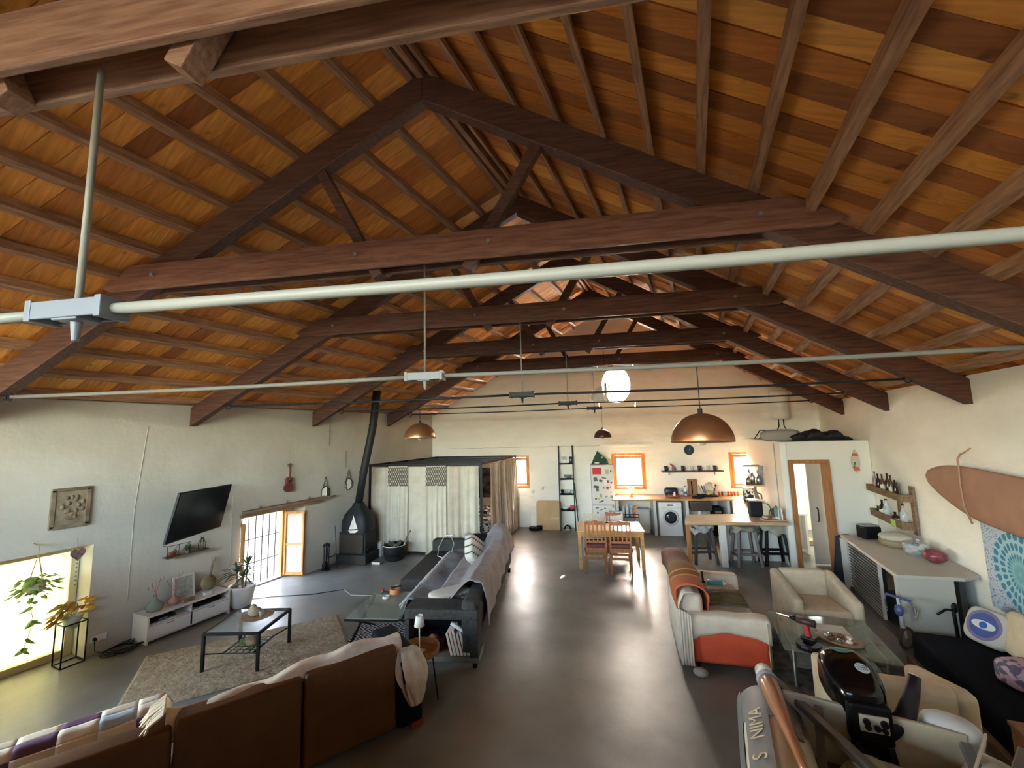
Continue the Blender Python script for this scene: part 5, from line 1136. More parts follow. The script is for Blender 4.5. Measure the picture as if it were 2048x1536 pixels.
# ================= GREY SOFA =================
# long back faces right (+X side), runs away from the viewer; near end has an open side shelf
o=Vc((-2.52,4.55,0));far_=Vc((-3.55,7.85,0));dv=(far_-o);L_=dv.length;ang=math.atan2(dv.y,dv.x)-pi/2
T=thing('grey_sofa','big charcoal corner sofa in the middle of the hall, its back to the aisle','sofa',o,ang)
# local: y along back (0..L), x negative towards the seat
gs=fab('sofa_charcoal',(.045,.043,.041),(.065,.062,.058),22,.2)
soft('back',(-.12,L_/2,.45),(.20,L_-.02,.60),gs,T,bev=.05)
soft('seat_base',(-.60,L_/2+.12,.28),(.80,L_-.45,.30),gs,T,bev=.04)
soft('seat_cushion',(-.60,1.0,.47),(.78,1.25,.14),gs,T,bev=.06);soft('seat_cushion',(-.60,2.2,.47),(.78,1.15,.14),gs,T,bev=.06)
soft('chaise',(-1.28,L_-.95,.27),(.72,1.75,.34),gs,T,bev=.06)
soft('far_arm',(-.82,L_-.12,.40),(1.55,.22,.50),gs,T,bev=.05)
# side shelf box at near end
sh=M('sofa_shelf',(.14,.14,.12),.7,(.18,.175,.15),8)
m=MB();m.box((-.46,.17,.60),(.92,.36,.12));m.build('shelf_top',gs,T,bev=.02)
m=MB();m.box((-.46,.17,.10),(.92,.36,.06));m.build('shelf_floor',sh,T,bev=.008)
m=MB();m.box((-.06,.17,.335),(.10,.36,.42));m.build('shelf_side',gs,T,bev=.01);m=MB();m.box((-.88,.17,.335),(.06,.36,.42));m.build('shelf_side',gs,T,bev=.01)
m=MB();m.box((-.46,.345,.335),(.80,.02,.42));m.build('shelf_back',blackm,T)
for x,y in((-.06,.05),(-.86,.05),(-.06,L_-.1),(-1.5,L_-.3)):
    m=MB();m.cyl((x,y,0),(x,y,.08),.03,n=10);m.build('foot',black,T)
LT=lambda x,y,z:T_s.location+Mx.Rotation(ang,3,'Z')@Vc((x,y,z))
T_s=T
thr=fab('throw_grey',(.27,.245,.255),(.34,.31,.32),9,.3)
def lump(u,v,s=1,a=.012): return a*NZ.noise(Vc((u*5*s,v*5*s,1.7)))*2
T=thing('grey_throw','large pale mauve grey throw draped over the sofa back and down to the aisle','throw',LT(-.1,1.6,.76),ang)
def f(u,v):
    y=-1.25+2.95*u; # along back
    w_=v
    # profile: from seat up over the back and down the aisle side
    prof=[(-.62,-.18),(-.38,-.16),(-.20,.02),(-.10,.12),(.03,.08),(.09,-.12),(.12,-.38)]
    k=w_*(len(prof)-1);i=min(int(k),len(prof)-2);t=k-i
    x=prof[i][0]*(1-t)+prof[i+1][0]*t;z=prof[i][1]*(1-t)+prof[i+1][1]*t
    hang=(.35+.75*(1-u)) if u<.5 else .725
    if w_>.66: z=z*hang if z<0 else z
    z+=.07*sin(pi*min(1,max(0,(u-.55)/.45)))*(.5 if w_>.3 else .2)+.16*(u>.62)*sin(pi*(u-.62)/.38)*sin(pi*w_)
    x+=.014*(1+sin(u*36+2*w_))*(w_>.6)+.02*(w_>.45);return Vc((x,y,z+.012+lump(u*2,v)))
m=MB();m.sheet(f,60,36);m.build('cloth',thr,T,smooth=True,sol=.01)
m=MB()
for k in range(14):
    y=-1.26+.05*k;m.box((.082,y,-.30-.12),(.01,.045,.06))
m.build('dark_border',M('throw_border',(.05,.035,.05),.9),T,label='dark patterned border')['kind']='stuff'
T=thing('seat_throw','grey blue rumpled throw with a fringe spread over the sofa seat','throw',LT(-.72,1.6,.56),ang)
m=MB();m.sheet(lambda u,v:Vc((-.42+.78*u,-1.15+2.5*v,.015+.02*sin(v*17+u*4)*sin(u*6)+.03*NZ.noise(Vc((u*4,v*9,0)))-(.26*max(0,(.12-u)/.12)))),24,50);m.build('cloth',fab('throw_blue',(.15,.15,.165),(.21,.205,.22),8,.3),T,smooth=True,sol=.01)
m=MB()
for k in range(60):
    y=-1.1+2.4*k/60;m.tube([(-.40,y,-.02),(-.45-.02*rnd(),y+.02*(rnd()-.5),-.06),(-.44,y,-.11)],.007,4)
m.build('fringe',M('fringe_w',(.45,.43,.42),.9),T)['kind']='stuff'
def pillow(lb,p,d,r,mt,nm='cushion',cat='cushion',group=None):
    T=thing(nm,lb,cat,p,0,group);m=MB();m.ball((0,0,0),d,20,12,.45,r);m.build('cover',mt,T,smooth=True);return T
zz=M('zigzag',(.62,.58,.50),.9)
t_,b_=nodes(zz)
tc_=t_.nodes.new('ShaderNodeTexCoord');sp=t_.nodes.new('ShaderNodeSeparateXYZ');t_.links.new(tc_.outputs['Object'],sp.inputs[0])
def mth(op,a,b=None):
    n=t_.nodes.new('ShaderNodeMath');n.operation=op
    for i,x in enumerate((a,b)):
        if x is None:continue
        if isinstance(x,(int,float)):n.inputs[i].default_value=x
        else:t_.links.new(x,n.inputs[i])
    return n.outputs[0]
zg=mth('PINGPONG',sp.outputs[0],.03);q_=mth('ADD',sp.outputs[2],zg);q_=mth('FRACT',mth('MULTIPLY',mth('ADD',q_,5),8.0));q_=mth('LESS_THAN',q_,.22)
mx=t_.nodes.new('ShaderNodeMix');mx.data_type='RGBA';mx.inputs[6].default_value=(.62,.58,.50,1);mx.inputs[7].default_value=(.10,.085,.075,1)
t_.links.new(q_,mx.inputs[0]);t_.links.new(mx.outputs[2],b_.inputs['Base Color'])
def zpillow(lb,p,dims,eul):
    T=thing('zigzag_cushion',lb,'cushion',p,0,'zigzag cushions on the grey sofa');T.rotation_euler=eul
    m=MB();m.ball((0,0,0),dims,20,12,.42);m.build('cover',zz,T,smooth=True)
zpillow('cream zigzag cushion standing against the far end of the sofa back',LT(-.45,2.05,.76),(.27,.09,.23),(R_(-25),R_(35),ang+1.1))
zpillow('cream zigzag cushion lying at the near end of the sofa seat',LT(-.52,.62,.60),(.28,.14,.07),(0,0,ang+.7))
pillow('black round cushion behind the far zigzag cushion',LT(-.50,2.6,.72),(.22,.1,.2),Mx.Rotation(ang,3,'Z'),blackm)
T=thing('folded_blanket','white blanket lying on the far arm of the grey sofa','blanket',LT(-.62,L_-.12,.67),ang)
m=MB();m.sheet(lambda u,v:Vc((-.32+.7*u,-.13+.26*v,.02+.05*sin(pi*v)+.01*sin(u*20))),20,8);m.build('cloth',M('blanket_white',(.5,.5,.53),.9,bump=.3,sc=9),T,smooth=True,sol=.02)
T=thing('white_cable','looping white cable hanging over the far arm of the grey sofa','cable',LT(-1.35,L_-.45,.66),ang)
m=MB();m.tube([(.1,.30,.05),(-.02,.28,.02),(-.05,.05,-.1),(0,-.2,-.2),(.12,-.3,-.2),(.26,-.2,-.17),(.24,.1,-.05),(.14,.28,.03)],.007,6);m.build('cord',whiteG,T,smooth=True)
m=MB();m.box((.1,.3,.06),(.16,.05,.03));m.build('plug_block',whiteG,T,bev=.008)
# things in side shelf
T=thing('blue_basket','dark blue round basket with a brown lump in the sofa side shelf','basket',LT(-.60,.17,.135),ang)
m=MB();m.lathe((0,0,0),[(.1,0),(.14,.05),(.15,.15),(.14,.15),(.12,.02)],18);m.build('basket_body',M('basket_blue',(.03,.035,.06),.8),T,smooth=True);m=MB();m.ball((0,-.02,.1),(.08,.06,.08),9,6);m.build('brown_lump',M('lump_brown',(.22,.09,.05),.8,(.35,.18,.1),14),T,smooth=True)
bc=[((.5,.02,.03),'red book'),((.6,.6,.58),'white book'),((.45,.02,.03),'dark red book'),((.55,.03,.05),'red patterned book'),((.05,.2,.3),'teal book'),((.6,.55,.5),'cream book')]
for k,(c_,nm_) in enumerate(bc):
    t=thing('book',nm_+' leaning in the sofa side shelf, '+['first from the left','second from the left','third from the left','fourth from the left','fifth from the left','last on the right'][k],'book',LT(-.34+.042*k,.13,.133),ang,'books in the sofa side shelf')
    t.rotation_euler=(0,R_(-14),ang);m=MB();m.box((0,0,.125+.01*(k%3)),(.034,.20,.25+.02*(k%3)));m.build('cover',M('bkc%d'%k,c_,.4,(.6,.5,.45) if k==3 else None,20,lo=.55,hi=.58),t,bev=.002)
    m=MB();m.box((0,-.004,.125+.01*(k%3)),(.026,.202,.252+.02*(k%3)));m.build('pages',white,t)
T=thing('white_rack','white ribbed bar resting on the leaning books','bar',LT(-.24,.06,.42),ang);T.rotation_euler=(0,R_(30),ang)
m=MB();m.box((0,0,0),(.26,.04,.035));m.build('bar_body',whiteG,T,bev=.004)
for k in range(6):
    m=MB();m.box((-.1+.04*k,0,.022),(.01,.045,.012));m.build('rib',white,T)
# ================= SIDE GLASS TABLE =================
pg=[G(752,1184,.45),G(845,1185,.45),G(797,1240,.45),G(730,1236,.45)]
T=thing('glass_side_table','low glass table with crossed black metal legs beside the sofa','table',Vc(((pg[0].x+pg[2].x)/2,(pg[0].y+pg[2].y)/2,0)),0)
L=lambda p:Vc(p)-T.location
q=[L(p) for p in pg];q[3]=q[0]+(q[2]-q[1]);q[3].z=.45
m=MB();m.prism(q,(0,0,.012));m.build('glass_top',M('table_glass2',(.30,.36,.32),.05,alpha=.45,spec=1),T)
m=MB();m.bar(q[3]-EZ*.012,q[2]-EZ*.012,.025,.02);m.build('front_bar',black,T);m=MB();m.bar(q[0]-EZ*.012,q[1]-EZ*.012,.025,.02);m.build('back_bar',black,T)
for a,b_ in((q[3],q[0]),(q[2],q[1])):
    d=(b_-a)
    m=MB();m.bar(a+d*.05-EZ*.02,Vc((b_.x,b_.y,0))-d*.02,.028,.018);m.build('leg',black,T)
    m=MB();m.bar(b_-d*.05-EZ*.02,Vc((a.x,a.y,0))+d*.02,.028,.018);m.build('leg',black,T)
tpz=.463
def tape(lb,p,r,h,mt,lab2=None):
    t=thing('tape_roll',lb,'tape',p);m=MB();m.lathe((0,0,0),[(r*.68,0),(r,0),(r,h),(r*.68,h),(r*.68,0)],22);m.build('roll',mt,t,smooth=False);m=MB();m.cyl((0,0,.002),(0,0,h-.002),r*.69,n=20,cap=False);m.build('core',M('card',(.35,.2,.1),.8),t)
c1=G(790,1187,tpz);tape('wide orange tape roll on the glass side table',c1,.075,.07,M('tape_orange',(.62,.28,.12),.5))
c2=G(776,1194,tpz);c2.z=tpz;tape('small white tape roll in front of the orange one',c2+Vc((-.01,-.03,0)),.05,.025,whiteG)
T=thing('gun_tool','black and copper hand tool lying on the orange tape roll','tool',c1+EZ*.074)
m=MB();m.bar((-.06,-.02,.01),(.09,.05,.03),.03,.02);m.build('body',black,T,bev=.004);m=MB();m.bar((-.04,.0,.02),(.03,.03,.04),.02,.01);m.build('blade',M('copper_bit',(.5,.2,.1),.4),T)
T=thing('lighter_tool','small black tool with a red end left of the tape rolls','tool',G(773,1186,tpz));m=MB();m.bar((-.08,0,.012),(.06,.02,.012),.022,.022);m.build('body',black,T);m=MB();m.box((-.07,0,.03),(.03,.03,.03));m.build('red_end',M('red_tin',(0,0,0)),T)
# patterned rug
pr=M('lattice_rug',(.06,.06,.075),.95)
t_,b_=nodes(pr);tc_=t_.nodes.new('ShaderNodeTexCoord');sp=t_.nodes.new('ShaderNodeSeparateXYZ');t_.links.new(tc_.outputs['Object'],sp.inputs[0])
ax=mth('PINGPONG',sp.outputs[0],.11);ay=mth('PINGPONG',sp.outputs[1],.11);sm=mth('ADD',ax,ay);q_=mth('LESS_THAN',mth('FRACT',mth('MULTIPLY',sm,17)),.5)
mx=t_.nodes.new('ShaderNodeMix');mx.data_type='RGBA';mx.inputs[6].default_value=(.008,.008,.012,1);mx.inputs[7].default_value=(.42,.42,.44,1);t_.links.new(q_,mx.inputs[0]);t_.links.new(mx.outputs[2],b_.inputs['Base Color'])
T=thing('lattice_rug','dark rug with a pale diamond lattice under the glass side table','rug',(-3.98,4.72,.004),atan(-.55)+.95)
m=MB();m.box((0,0,.004),(1.15,1.0,.008));m.build('rug_body',pr,T)
# round tray table with lamp
tc=G(840,1298,.50);T=thing('tray_table','round wooden tray table on thin black legs between the two sofas','table',(tc.x,tc.y,0))
wd=wood('tray_wood',(.30,.15,.06),(.46,.27,.12),.5,0,4)
m=MB();m.lathe((0,0,.46),[(0,0),(.19,0),(.2,.01),(.205,.07),(.195,.07),(.188,.015),(0,.015)],36);m.build('tray',wd,T,smooth=False)
for k in range(3):
    a=k*2.1+.4;m=MB();m.cyl((.13*cos(a),.13*sin(a),.46),(.19*cos(a),.19*sin(a),0),.008,n=6);m.build('leg',black,T)
T=thing('table_lamp','small white cordless lamp standing on the round wooden tray','lamp',(tc.x,tc.y-.01,.477))
m=MB();m.box((0,0,.006),(.10,.10,.012));m.build('base',whiteG,T,bev=.004);m=MB();m.cyl((0,0,.01),(0,0,.30),.007,n=10);m.build('pole',whiteG,T)
m=MB();m.lathe((0,0,.26),[(.055,0),(.038,.105),(.034,.105),(.051,0)],24);m.build('lamp_shade',M('shade_white',(.75,.73,.66),.6),T,smooth=True)
# ================= BROWN SOFA (lower left) =================
p0=Vc((-2.71,3.32,0));p1=Vc((-3.70,1.59,0));dv=(p1-p0);ang2=math.atan2(dv.y,dv.x)  # x axis runs to the near-left
T=thing('brown_sofa','long brown leather sofa in the lower left corner, seen from behind','sofa',p0,ang2)
lb_=M('leather_brown',(.095,.036,.009),.55,(.13,.050,.014),4,.12);ld=M('sofa_side',(.004,.005,.009),.7,spec=.2)
# local x along the back; local -y is towards the seat? compute: seat is away from the viewer (towards -X world)
sgn=-1 if (Mx.Rotation(ang2,3,'Z')@Vc((0,1,0))).x>0 else 1
xs_=0
for k,(w_,h_) in enumerate(((.80,.745),(.84,.735),(.80,.70))):
    m=MB();m.box((xs_+w_/2,sgn*.10,.06+h_/2),(w_-.012,.20,h_-.02));m.build('back_panel',lb_,T,smooth=True,bev=.035,seg=4);xs_+=w_
m=MB();m.box((.95,sgn*.44,.22),(1.8,.50,.32));m.build('seat_base',lb_,T,bev=.03)
m=MB();m.box((-.135,sgn*.42,.34),(.25,.84,.60));m.build('arm',ld,T,smooth=True,bev=.04,seg=3)
m=MB();m.box((-.2,sgn*.03,.03),(.12,.06,.05));m.build('red_glow_strip',M('red_glow',(.28,.05,.02),.6),T)  # red glow under the sofa end, put in as a coloured strip
sc_=M('sofa_cushion_l',(.16,.07,.03),.55)
for k in range(2):
    m=MB();m.box((.45+.85*k,sgn*.44,.41),(.76,.46,.10));m.build('seat_cushion',sc_,T,smooth=True,bev=.05,seg=3)
LB=lambda x,y,z:Vc(p0)+Mx.Rotation(ang2,3,'Z')@Vc((x,sgn*y,z))
cream=fab('throw_cream',(.62,.52,.40),(.74,.63,.50),12,.35)
T=thing('cream_throw','long cream fringed throw draped over the top of the brown sofa','throw',LB(.7,.1,.80),ang2)
def f(u,v):
    x=-.76+1.75*u;pr_=[(-.035,-.09-.05*sin(u*9)),(-.04,-.02),(.0,.035),(.07,.045),(.13,.02),(.17,-.10),(.19,-.25)]
    k=v*(len(pr_)-1);i=min(int(k),len(pr_)-2);t=k-i
    y=pr_[i][0]*(1-t)+pr_[i+1][0]*t;z=pr_[i][1]*(1-t)+pr_[i+1][1]*t
    return Vc((x,sgn*(y),z+.015*sin(u*23+v*5)+(.03*sin(u*6)-.02)+(-.02*max(0,u-.5)*2)))
m=MB();m.sheet(f,60,20);m.build('cloth',cream,T,smooth=True,sol=.01)
m=MB()
for k in range(16):
    y=.0+.02*k;m.tube([(1.0,sgn*(y-.04),.03),(1.06+.03*rnd(),sgn*(y-.06),-.01),(1.10+.06*rnd(),sgn*(y-.07),-.07-.04*rnd())],.009,4)
m.build('fringe',cream,T)['kind']='stuff'
T=thing('cream_cloth_end','bunched end of cream ruffled cloth hanging over the dark sofa arm','cloth',LB(-.09,.0,.60),ang2)
def f(u,v):
    a=2*pi*u*.9;r=(.10*sin(pi*(.15+.8*v))+.03)*(1+.22*sin(a*6+v*5))
    return Vc((-.02-.05*v+r*cos(a),sgn*(-.045+.09*(1-v)**3+r*sin(a)*.40),.12-.48*v))
m=MB();m.sheet(f,48,14);m.build('cloth',cream,T,smooth=True,sol=.008)
# second armchair with patchwork throw
T=thing('patchwork_armchair','armchair under a patchwork throw at the lower left edge','armchair',(-4.82,1.95,0),R_(62));T.scale=(1.06,1.06,.77)
m=MB();m.box((0,.0,.24),(.95,.7,.38));m.build('seat_base',lb_,T,bev=.04);m=MB();m.box((0,-.30,.45),(.95,.20,.60));m.build('backrest',lb_,T,smooth=True,bev=.06,seg=3)
T=thing('patchwork_throw','cream, plum and blue patchwork throw over the lower left armchair','throw',(-4.82,1.95,0),R_(62));T.scale=(1.06,1.06,.77)
pcs=[M('patch_cream',(.78,.70,.56),.9),M('patch_plum',(.14,.07,.13),.9),M('patch_blue',(.42,.52,.58),.9),M('patch_sand',(.45,.36,.18),.9)]
m=MB();N=5;M_=5
for j in range(M_):
    for i in range(N):
        m.cm=1 if (i-j)%4==0 else (2 if (i+j)%7==4 else (3 if (i-j)%4==2 and i%2 else 0))
        def f(u,v,i=i,j=j):
            U=(i+u)/N;V_=(j+v)/M_;x=-.52+1.04*U;pf=[(-.47,.25),(-.45,.72),(-.40,.79),(-.26,.80),(-.15,.72),(-.08,.50),(.30,.46)]
            k=V_*(len(pf)-1);a=min(int(k),len(pf)-2);t=k-a
            y=pf[a][0]*(1-t)+pf[a+1][0]*t;z=pf[a][1]*(1-t)+pf[a+1][1]*t
            dn=max(0,abs(U-.5)-.44)*2.2
            return Vc((x,y,z-dn+.012*NZ.noise(Vc((U*8,V_*8,0)))))
        m.sheet(f,7,7)
m.build('cloth',pcs,T,smooth=True,sol=.008)
# ================= WHITE AND ORANGE LOVESEAT =================
lp=Vc((-.22,5.42,0));ang3=R_(9)
T=thing('loveseat','two seat sofa with an orange side and cream cover, right of the aisle','sofa',lp,ang3)
ora=M('sofa_orange',(.60,.075,.03),.75,(.68,.095,.04),5,.1);crm=fab('cover_cream',(.62,.52,.40),(.70,.60,.47),9,.2)
soft('arm',(.42,.10,.33),(.80,.20,.50),ora,T,bev=.05)
soft('arm',(.50,1.65,.33),(.80,.20,.50),crm,T,bev=.05)
soft('backrest',(.05,.9,.46),(.26,1.65,.70),crm,T,bev=.07)
soft('seat_base',(.46,.9,.22),(.80,1.45,.24),crm,T,bev=.04)
soft('seat_cushion',(.50,.88,.39),(.66,1.38,.14),crm,T,bev=.05)
for x,y in((.08,.12),(.74,.12),(.08,1.65),(.8,1.65)):
    m=MB();m.cyl((x,y,0),(x,y,.1),.025,n=8);m.build('foot',black,T)
LL=lambda x,y,z:lp+Mx.Rotation(ang3,3,'Z')@Vc((x,y,z))
T=thing('cream_cover','cream cloth cover hanging over the orange arm and the sofa back','cover',LL(0,0,0),ang3)
def f(u,v):
    x=-.02+.86*u;pf=[(-.015,.34+.10*sin(u*3.0)*(1 if u>.1 else 0)+.0),(-.02,.52),(.0,.60),(.1,.62),(.2,.60),(.215,.47)]
    k=v*5;a=min(int(k),4);t=k-a;return Vc((x,pf[a][0]*(1-t)+pf[a+1][0]*t,pf[a][1]*(1-t)+pf[a+1][1]*t+.006*sin(u*17)))
m=MB();m.sheet(f,40,16)
def f2(u,v):  # back drape at left end, ruffled to the floor
    y=-.0+1.0*u;pf=[(-.10,.06),(-.12,.35),(-.10,.70),(-.04,.84),(.08,.85)]
    k=v*4;a=min(int(k),3);t=k-a;return Vc((pf[a][0]*(1-t)+pf[a+1][0]*t+.022*sin(u*38)*(1-v),y,pf[a][1]*(1-t)+pf[a+1][1]*t))
m.sheet(f2,70,14)
m.sheet(lambda u,v:Vc((-.12+.14*u,-.03-.03*v+.01*sin(u*30),.08+.60*(1-v)*(1-.1*u))),16,10)
m.sheet(lambda u,v:Vc((.80+.05*u,-.03+.1*u,.08+.5*v)),6,8)
m.build('cloth',crm,T,smooth=True,sol=.006)
T=thing('striped_runner','brown and rust striped woven runner over the loveseat backrest','runner',LL(.02,.55,.86),ang3)
st=M('runner_stripe',(.13,.05,.025),.85)
t_,b_=nodes(st);tc_=t_.nodes.new('ShaderNodeTexCoord');sp=t_.nodes.new('ShaderNodeSeparateXYZ');t_.links.new(tc_.outputs['Object'],sp.inputs[0])
cr=t_.nodes.new('ShaderNodeValToRGB');cr.color_ramp.interpolation='CONSTANT';els=[(0,(.42,.09,.03)),(.18,(.40,.10,.03)),(.28,(.5,.25,.06)),(.30,(.22,.07,.02)),(.36,(.48,.24,.07)),(.38,(.20,.09,.03)),(.55,(.13,.05,.03)),(.8,(.17,.06,.04))]
e=cr.color_ramp.elements;e[0].color=(*els[0][1],1);e[1].position=.9;e[1].color=(.12,.045,.03,1)
for p,c in els[1:]: q=e.new(p);q.color=(*c,1)
mr=t_.nodes.new('ShaderNodeMapRange');mr.inputs['From Min'].default_value=-.7;mr.inputs['From Max'].default_value=1.1;t_.links.new(sp.outputs[1],mr.inputs[0]);t_.links.new(mr.outputs[0],cr.inputs[0]);t_.links.new(cr.outputs[0],b_.inputs['Base Color'])
def f(u,v):
    y=-.47+1.69*u;a=pi*(v*1.25-.12);w_=.19+.02*sin(u*7)
    z=.10*sin(a)*(1+.0*u)+(.0 if u<.85 else 0)-.10
    x=.03-w_*cos(a)*.9
    if v<.12: z-=.15*(.12-v)/.12
    if v>.75: z-=.45*(v-.75)/.25*(1-.4*u)*min(1,u*4);x+=.05*(v-.75)
    return Vc((x,y-.10*v,z+.05+.014*sin(u*16+v*3)+.05*sin(pi*u)))
m=MB();m.sheet(f,44,26);m.build('cloth',st,T,smooth=True,sol=.015)
T=thing('teal_caulk_tube','white and teal sealant gun lying on the loveseat','tube',LL(.52,1.35,.53),ang3+.0)
m=MB();m.cyl((-.08,0,0),(.12,-.01,0),.035,n=14);m.build('tube_body',M('teal',(.08,.32,.34),.4),T,smooth=True);m=MB();m.cyl((.12,-.01,0),(.17,-.01,0),.034,.012,12);m.build('tip',whiteG,T);m=MB();m.bar((-.10,0,.0),(-.16,.02,.0),.03,.03);m.bar((-.13,0,.0),(-.14,.03,.14),.02,.02);m.build('gun_frame',black,T)
T=thing('olive_jacket','folded olive brown jacket lying on the loveseat seat','jacket',LL(.52,.92,.47),ang3)
m=MB();m.sheet(lambda u,v:Vc((-.26+.54*u,-.28+.5*v,.03+.07*sin(pi*u)*sin(pi*v)+.012*sin(v*30+u*4))),22,20);m.build('cloth',M('olive',(.10,.075,.03),.8,(.16,.12,.055),8,.4),T,smooth=True,sol=.02)
T=thing('grey_rag','pale grey rag beside the striped runner on the loveseat','rag',LL(.26,.85,.50),ang3)
m=MB();m.sheet(lambda u,v:Vc((-.06+.13*u,-.2+.3*v,.06-.05*u+.02*sin(v*20))),8,14);m.build('cloth',M('rag_grey',(.5,.53,.58),.9),T,smooth=True,sol=.01)
T=thing('floor_rag','small crumpled whitish cloth on the floor under the loveseat corner','rag',G(1402,1352)+EZ*0)
m=MB();m.ball((0,0,.04),(.08,.07,.04),12,8);m.build('cloth',M('rag_trans',(.4,.38,.33),.8,bump=1,sc=20),T,smooth=True)
# ================= ARMCHAIRS =================
arm_c=fab('armchair_cream',(.56,.45,.30),(.63,.52,.36),10,.12)
def armchair(lb,p,rz,hb=.78):
    T=thing('armchair',lb,'armchair',p,rz,'cream armchairs')   # faces -y
    soft('backrest',(0,.33,.44),(.62,.16,hb-.14),arm_c,T,bev=.05)
    for s in(-1,1):
        m=MB();pts=[(-.40,.10),(-.40,.56),(.30,.74),(.41,.74),(.41,.10)]
        m.prism([(s*.36-.065,y,z) for y,z in pts],(.13,0,0));m.build('arm',arm_c,T,smooth=True,bev=.045,seg=3)
    soft('seat_cushion',(0,-.04,.34),(.62,.66,.18),arm_c,T,bev=.05)
    m=MB();m.box((0,0,.18),(.66,.70,.16));m.build('base',arm_c,T,bev=.02)
    for x in(-.36,.36):
        for y in(-.33,.35):
            m=MB();m.cyl((x,y,0),(x,y,.1),.022,n=8);m.build('foot',black,T)
    return T
armchair('cream armchair facing the viewer, beyond the glass coffee table',Vc((1.30,6.90,0)),R_(12)).scale=(.93,.93,.97)
armchair('cream armchair seen from behind, beside the black outboard motor',Vc((1.32,4.72,0)),R_(184))
# ================= RIGHT GLASS TABLE =================
T=thing('glass_coffee_table','frosted rectangular glass coffee table between the cream armchairs','table',(1.18,5.86,0),R_(2))
gtm=M('table_glass3',(.20,.25,.22),.06,alpha=.45,spec=1)
m=MB();m.box((0,0,.42),(1.0,.98,.014));m.build('glass_top',gtm,T);m=MB();m.box((0,0,.20),(.8,.7,.012));m.build('glass_shelf',gtm,T)
for a in(-1,1):
    for b_ in(-1,1):
        m=MB();m.cyl((a*.40,b_*.38,0),(a*.40,b_*.38,.413),.02,n=12);m.build('leg',steel,T)
    m=MB();m.bar((a*.40,-.38,.40),(a*.40,.38,.40),.02,.015);m.build('rail',steel,T)
gz=.43
T=thing('cordless_drill','red and black cordless drill standing on the glass table, bit pointing left','drill',(.96,5.56,gz),R_(150))
rdm=M('drill_red',(.40,.03,.03),.4)
m=MB();m.box((0,0,.035),(.14,.09,.07));m.build('battery',black,T,bev=.012);m=MB();m.bar((0,0,.06),(.02,0,.19),.05,.045,Vc((0,1,0)));m.build('handle',rdm,T,bev=.01)
m=MB();m.cyl((-.07,0,.215),(.10,0,.215),.038,n=14);m.build('motor_body',M('drill_brown',(.06,.03,.025),.4),T,smooth=True);m=MB();m.cyl((.10,0,.215),(.17,0,.215),.032,.018,12);m.build('chuck',black,T,smooth=True);m=MB();m.cyl((.17,0,.215),(.30,0,.215),.005,n=6);m.build('drill_bit',steel,T)
T=thing('black_wheel_base','round black tape reel under the cordless drill','reel',(.93,5.47,gz-.0));
m=MB();m.lathe((0,-.03,0),[(.05,0),(.11,0),(.115,.03),(.11,.05),(.05,.05),(.05,0)],24);m.build('reel_body',black,T,smooth=False)
T=thing('oval_wood_tray','oval wooden tray of small shiny things on the glass table','tray',(1.27,5.72,gz),R_(-20))
m=MB();m.lathe((0,0,0),[(0,0),(.17,0),(.19,.03),(.175,.03),(0,.012)],26,sx=1.15,sy=.75);m.build('tray',wood('ovt',(.22,.12,.06),(.34,.2,.11)),T,smooth=True)
for k in range(9):
    m=MB();a=k*.8;m.ball((.11*cos(a),.07*sin(a),.035),(.035,.025,.02),8,5);m.build('small_thing',[steel,M('tr_w',(0,0,0)),M('tr_b',(0,0,0))][k%3],T)
T=thing('paper_sheet','pale sheet of paper under the oval tray on the glass table','paper',(1.26,5.98,gz-.001),R_(5))
m=MB();m.box((0,0,.003),(.30,.28,.004));m.build('sheet',M('paper_cr',(.55,.53,.45),.8),T)
# shaggy grey rug right
A=Vc((.55,5.62,0));m=MB()
ra,rb,rc_,rd=Vc((.38,5.30,0)),Vc((.55,6.85,0)),Vc((2.0,6.85,0)),Vc((1.75,3.6,0));rd2=Vc((.45,3.5,0))
m.sheet(lambda u,v:(rd2.lerp(rd,u).lerp(rb.lerp(rc_,u),v)+EZ*(.018+.010*NZ.noise(Vc((u*26,v*50,0))) if 0<u<1 and 0<v<1 else .003)),60,120)
tag(m.build('grey_shag_rug',M('shag_grey',(.03,.027,.024),.95,(.13,.12,.105),9,1.2,bs=24,det=8),smooth=True),'shaggy mottled grey rug under the glass table and armchairs','rug')
# ================= RIGHT SIDE CABINET =================
q=[G(1702,1080,.87),G(1784,1145,.87),G(1908,1157,.87),G(1830,1083,.87)]
T=thing('white_cabinet','white topped cabinet with a dark wine rack front along the right wall','cabinet',(2.62,7.6,0))
cab=M('cabinet_white',(.48,.44,.37),.6)
X0,X1,Y0_,Y1_=2.14,3.05,6.92,8.90;tpz_=.87
m=MB();m.prism([Vc((2.16,6.80,.83))-T.location,Vc((2.84,6.92,.83))-T.location,Vc((X1,7.1,.83))-T.location,Vc((X1,Y1_,.83))-T.location,Vc((2.14,Y1_,.83))-T.location],(0,0,.045));m.build('top_slab',cab,T,bev=.006)
m=MB();m.prism([Vc((2.22,6.93,0))-T.location,Vc((2.78,7.03,0))-T.location,Vc((2.78,7.06,0))-T.location,Vc((2.22,6.96,0))-T.location],(0,0,.828));m.build('end_panel',cab,T)
m=MB();m.box(Vc((2.9,8.0,.41))-T.location,(.06,1.7,.826));m.build('back_panel',M('cab_in',(.05,.045,.04),.8),T)
m=MB();m.box(Vc((2.25,Y1_-.02,.41))-T.location,(.25,.03,.82));m.build('end_panel',cab,T)
for y in(7.02,7.55,8.85):
    m=MB();m.box(Vc((2.22,y,.42))-T.location,(.035,.03,.82));m.build('upright',cab,T)
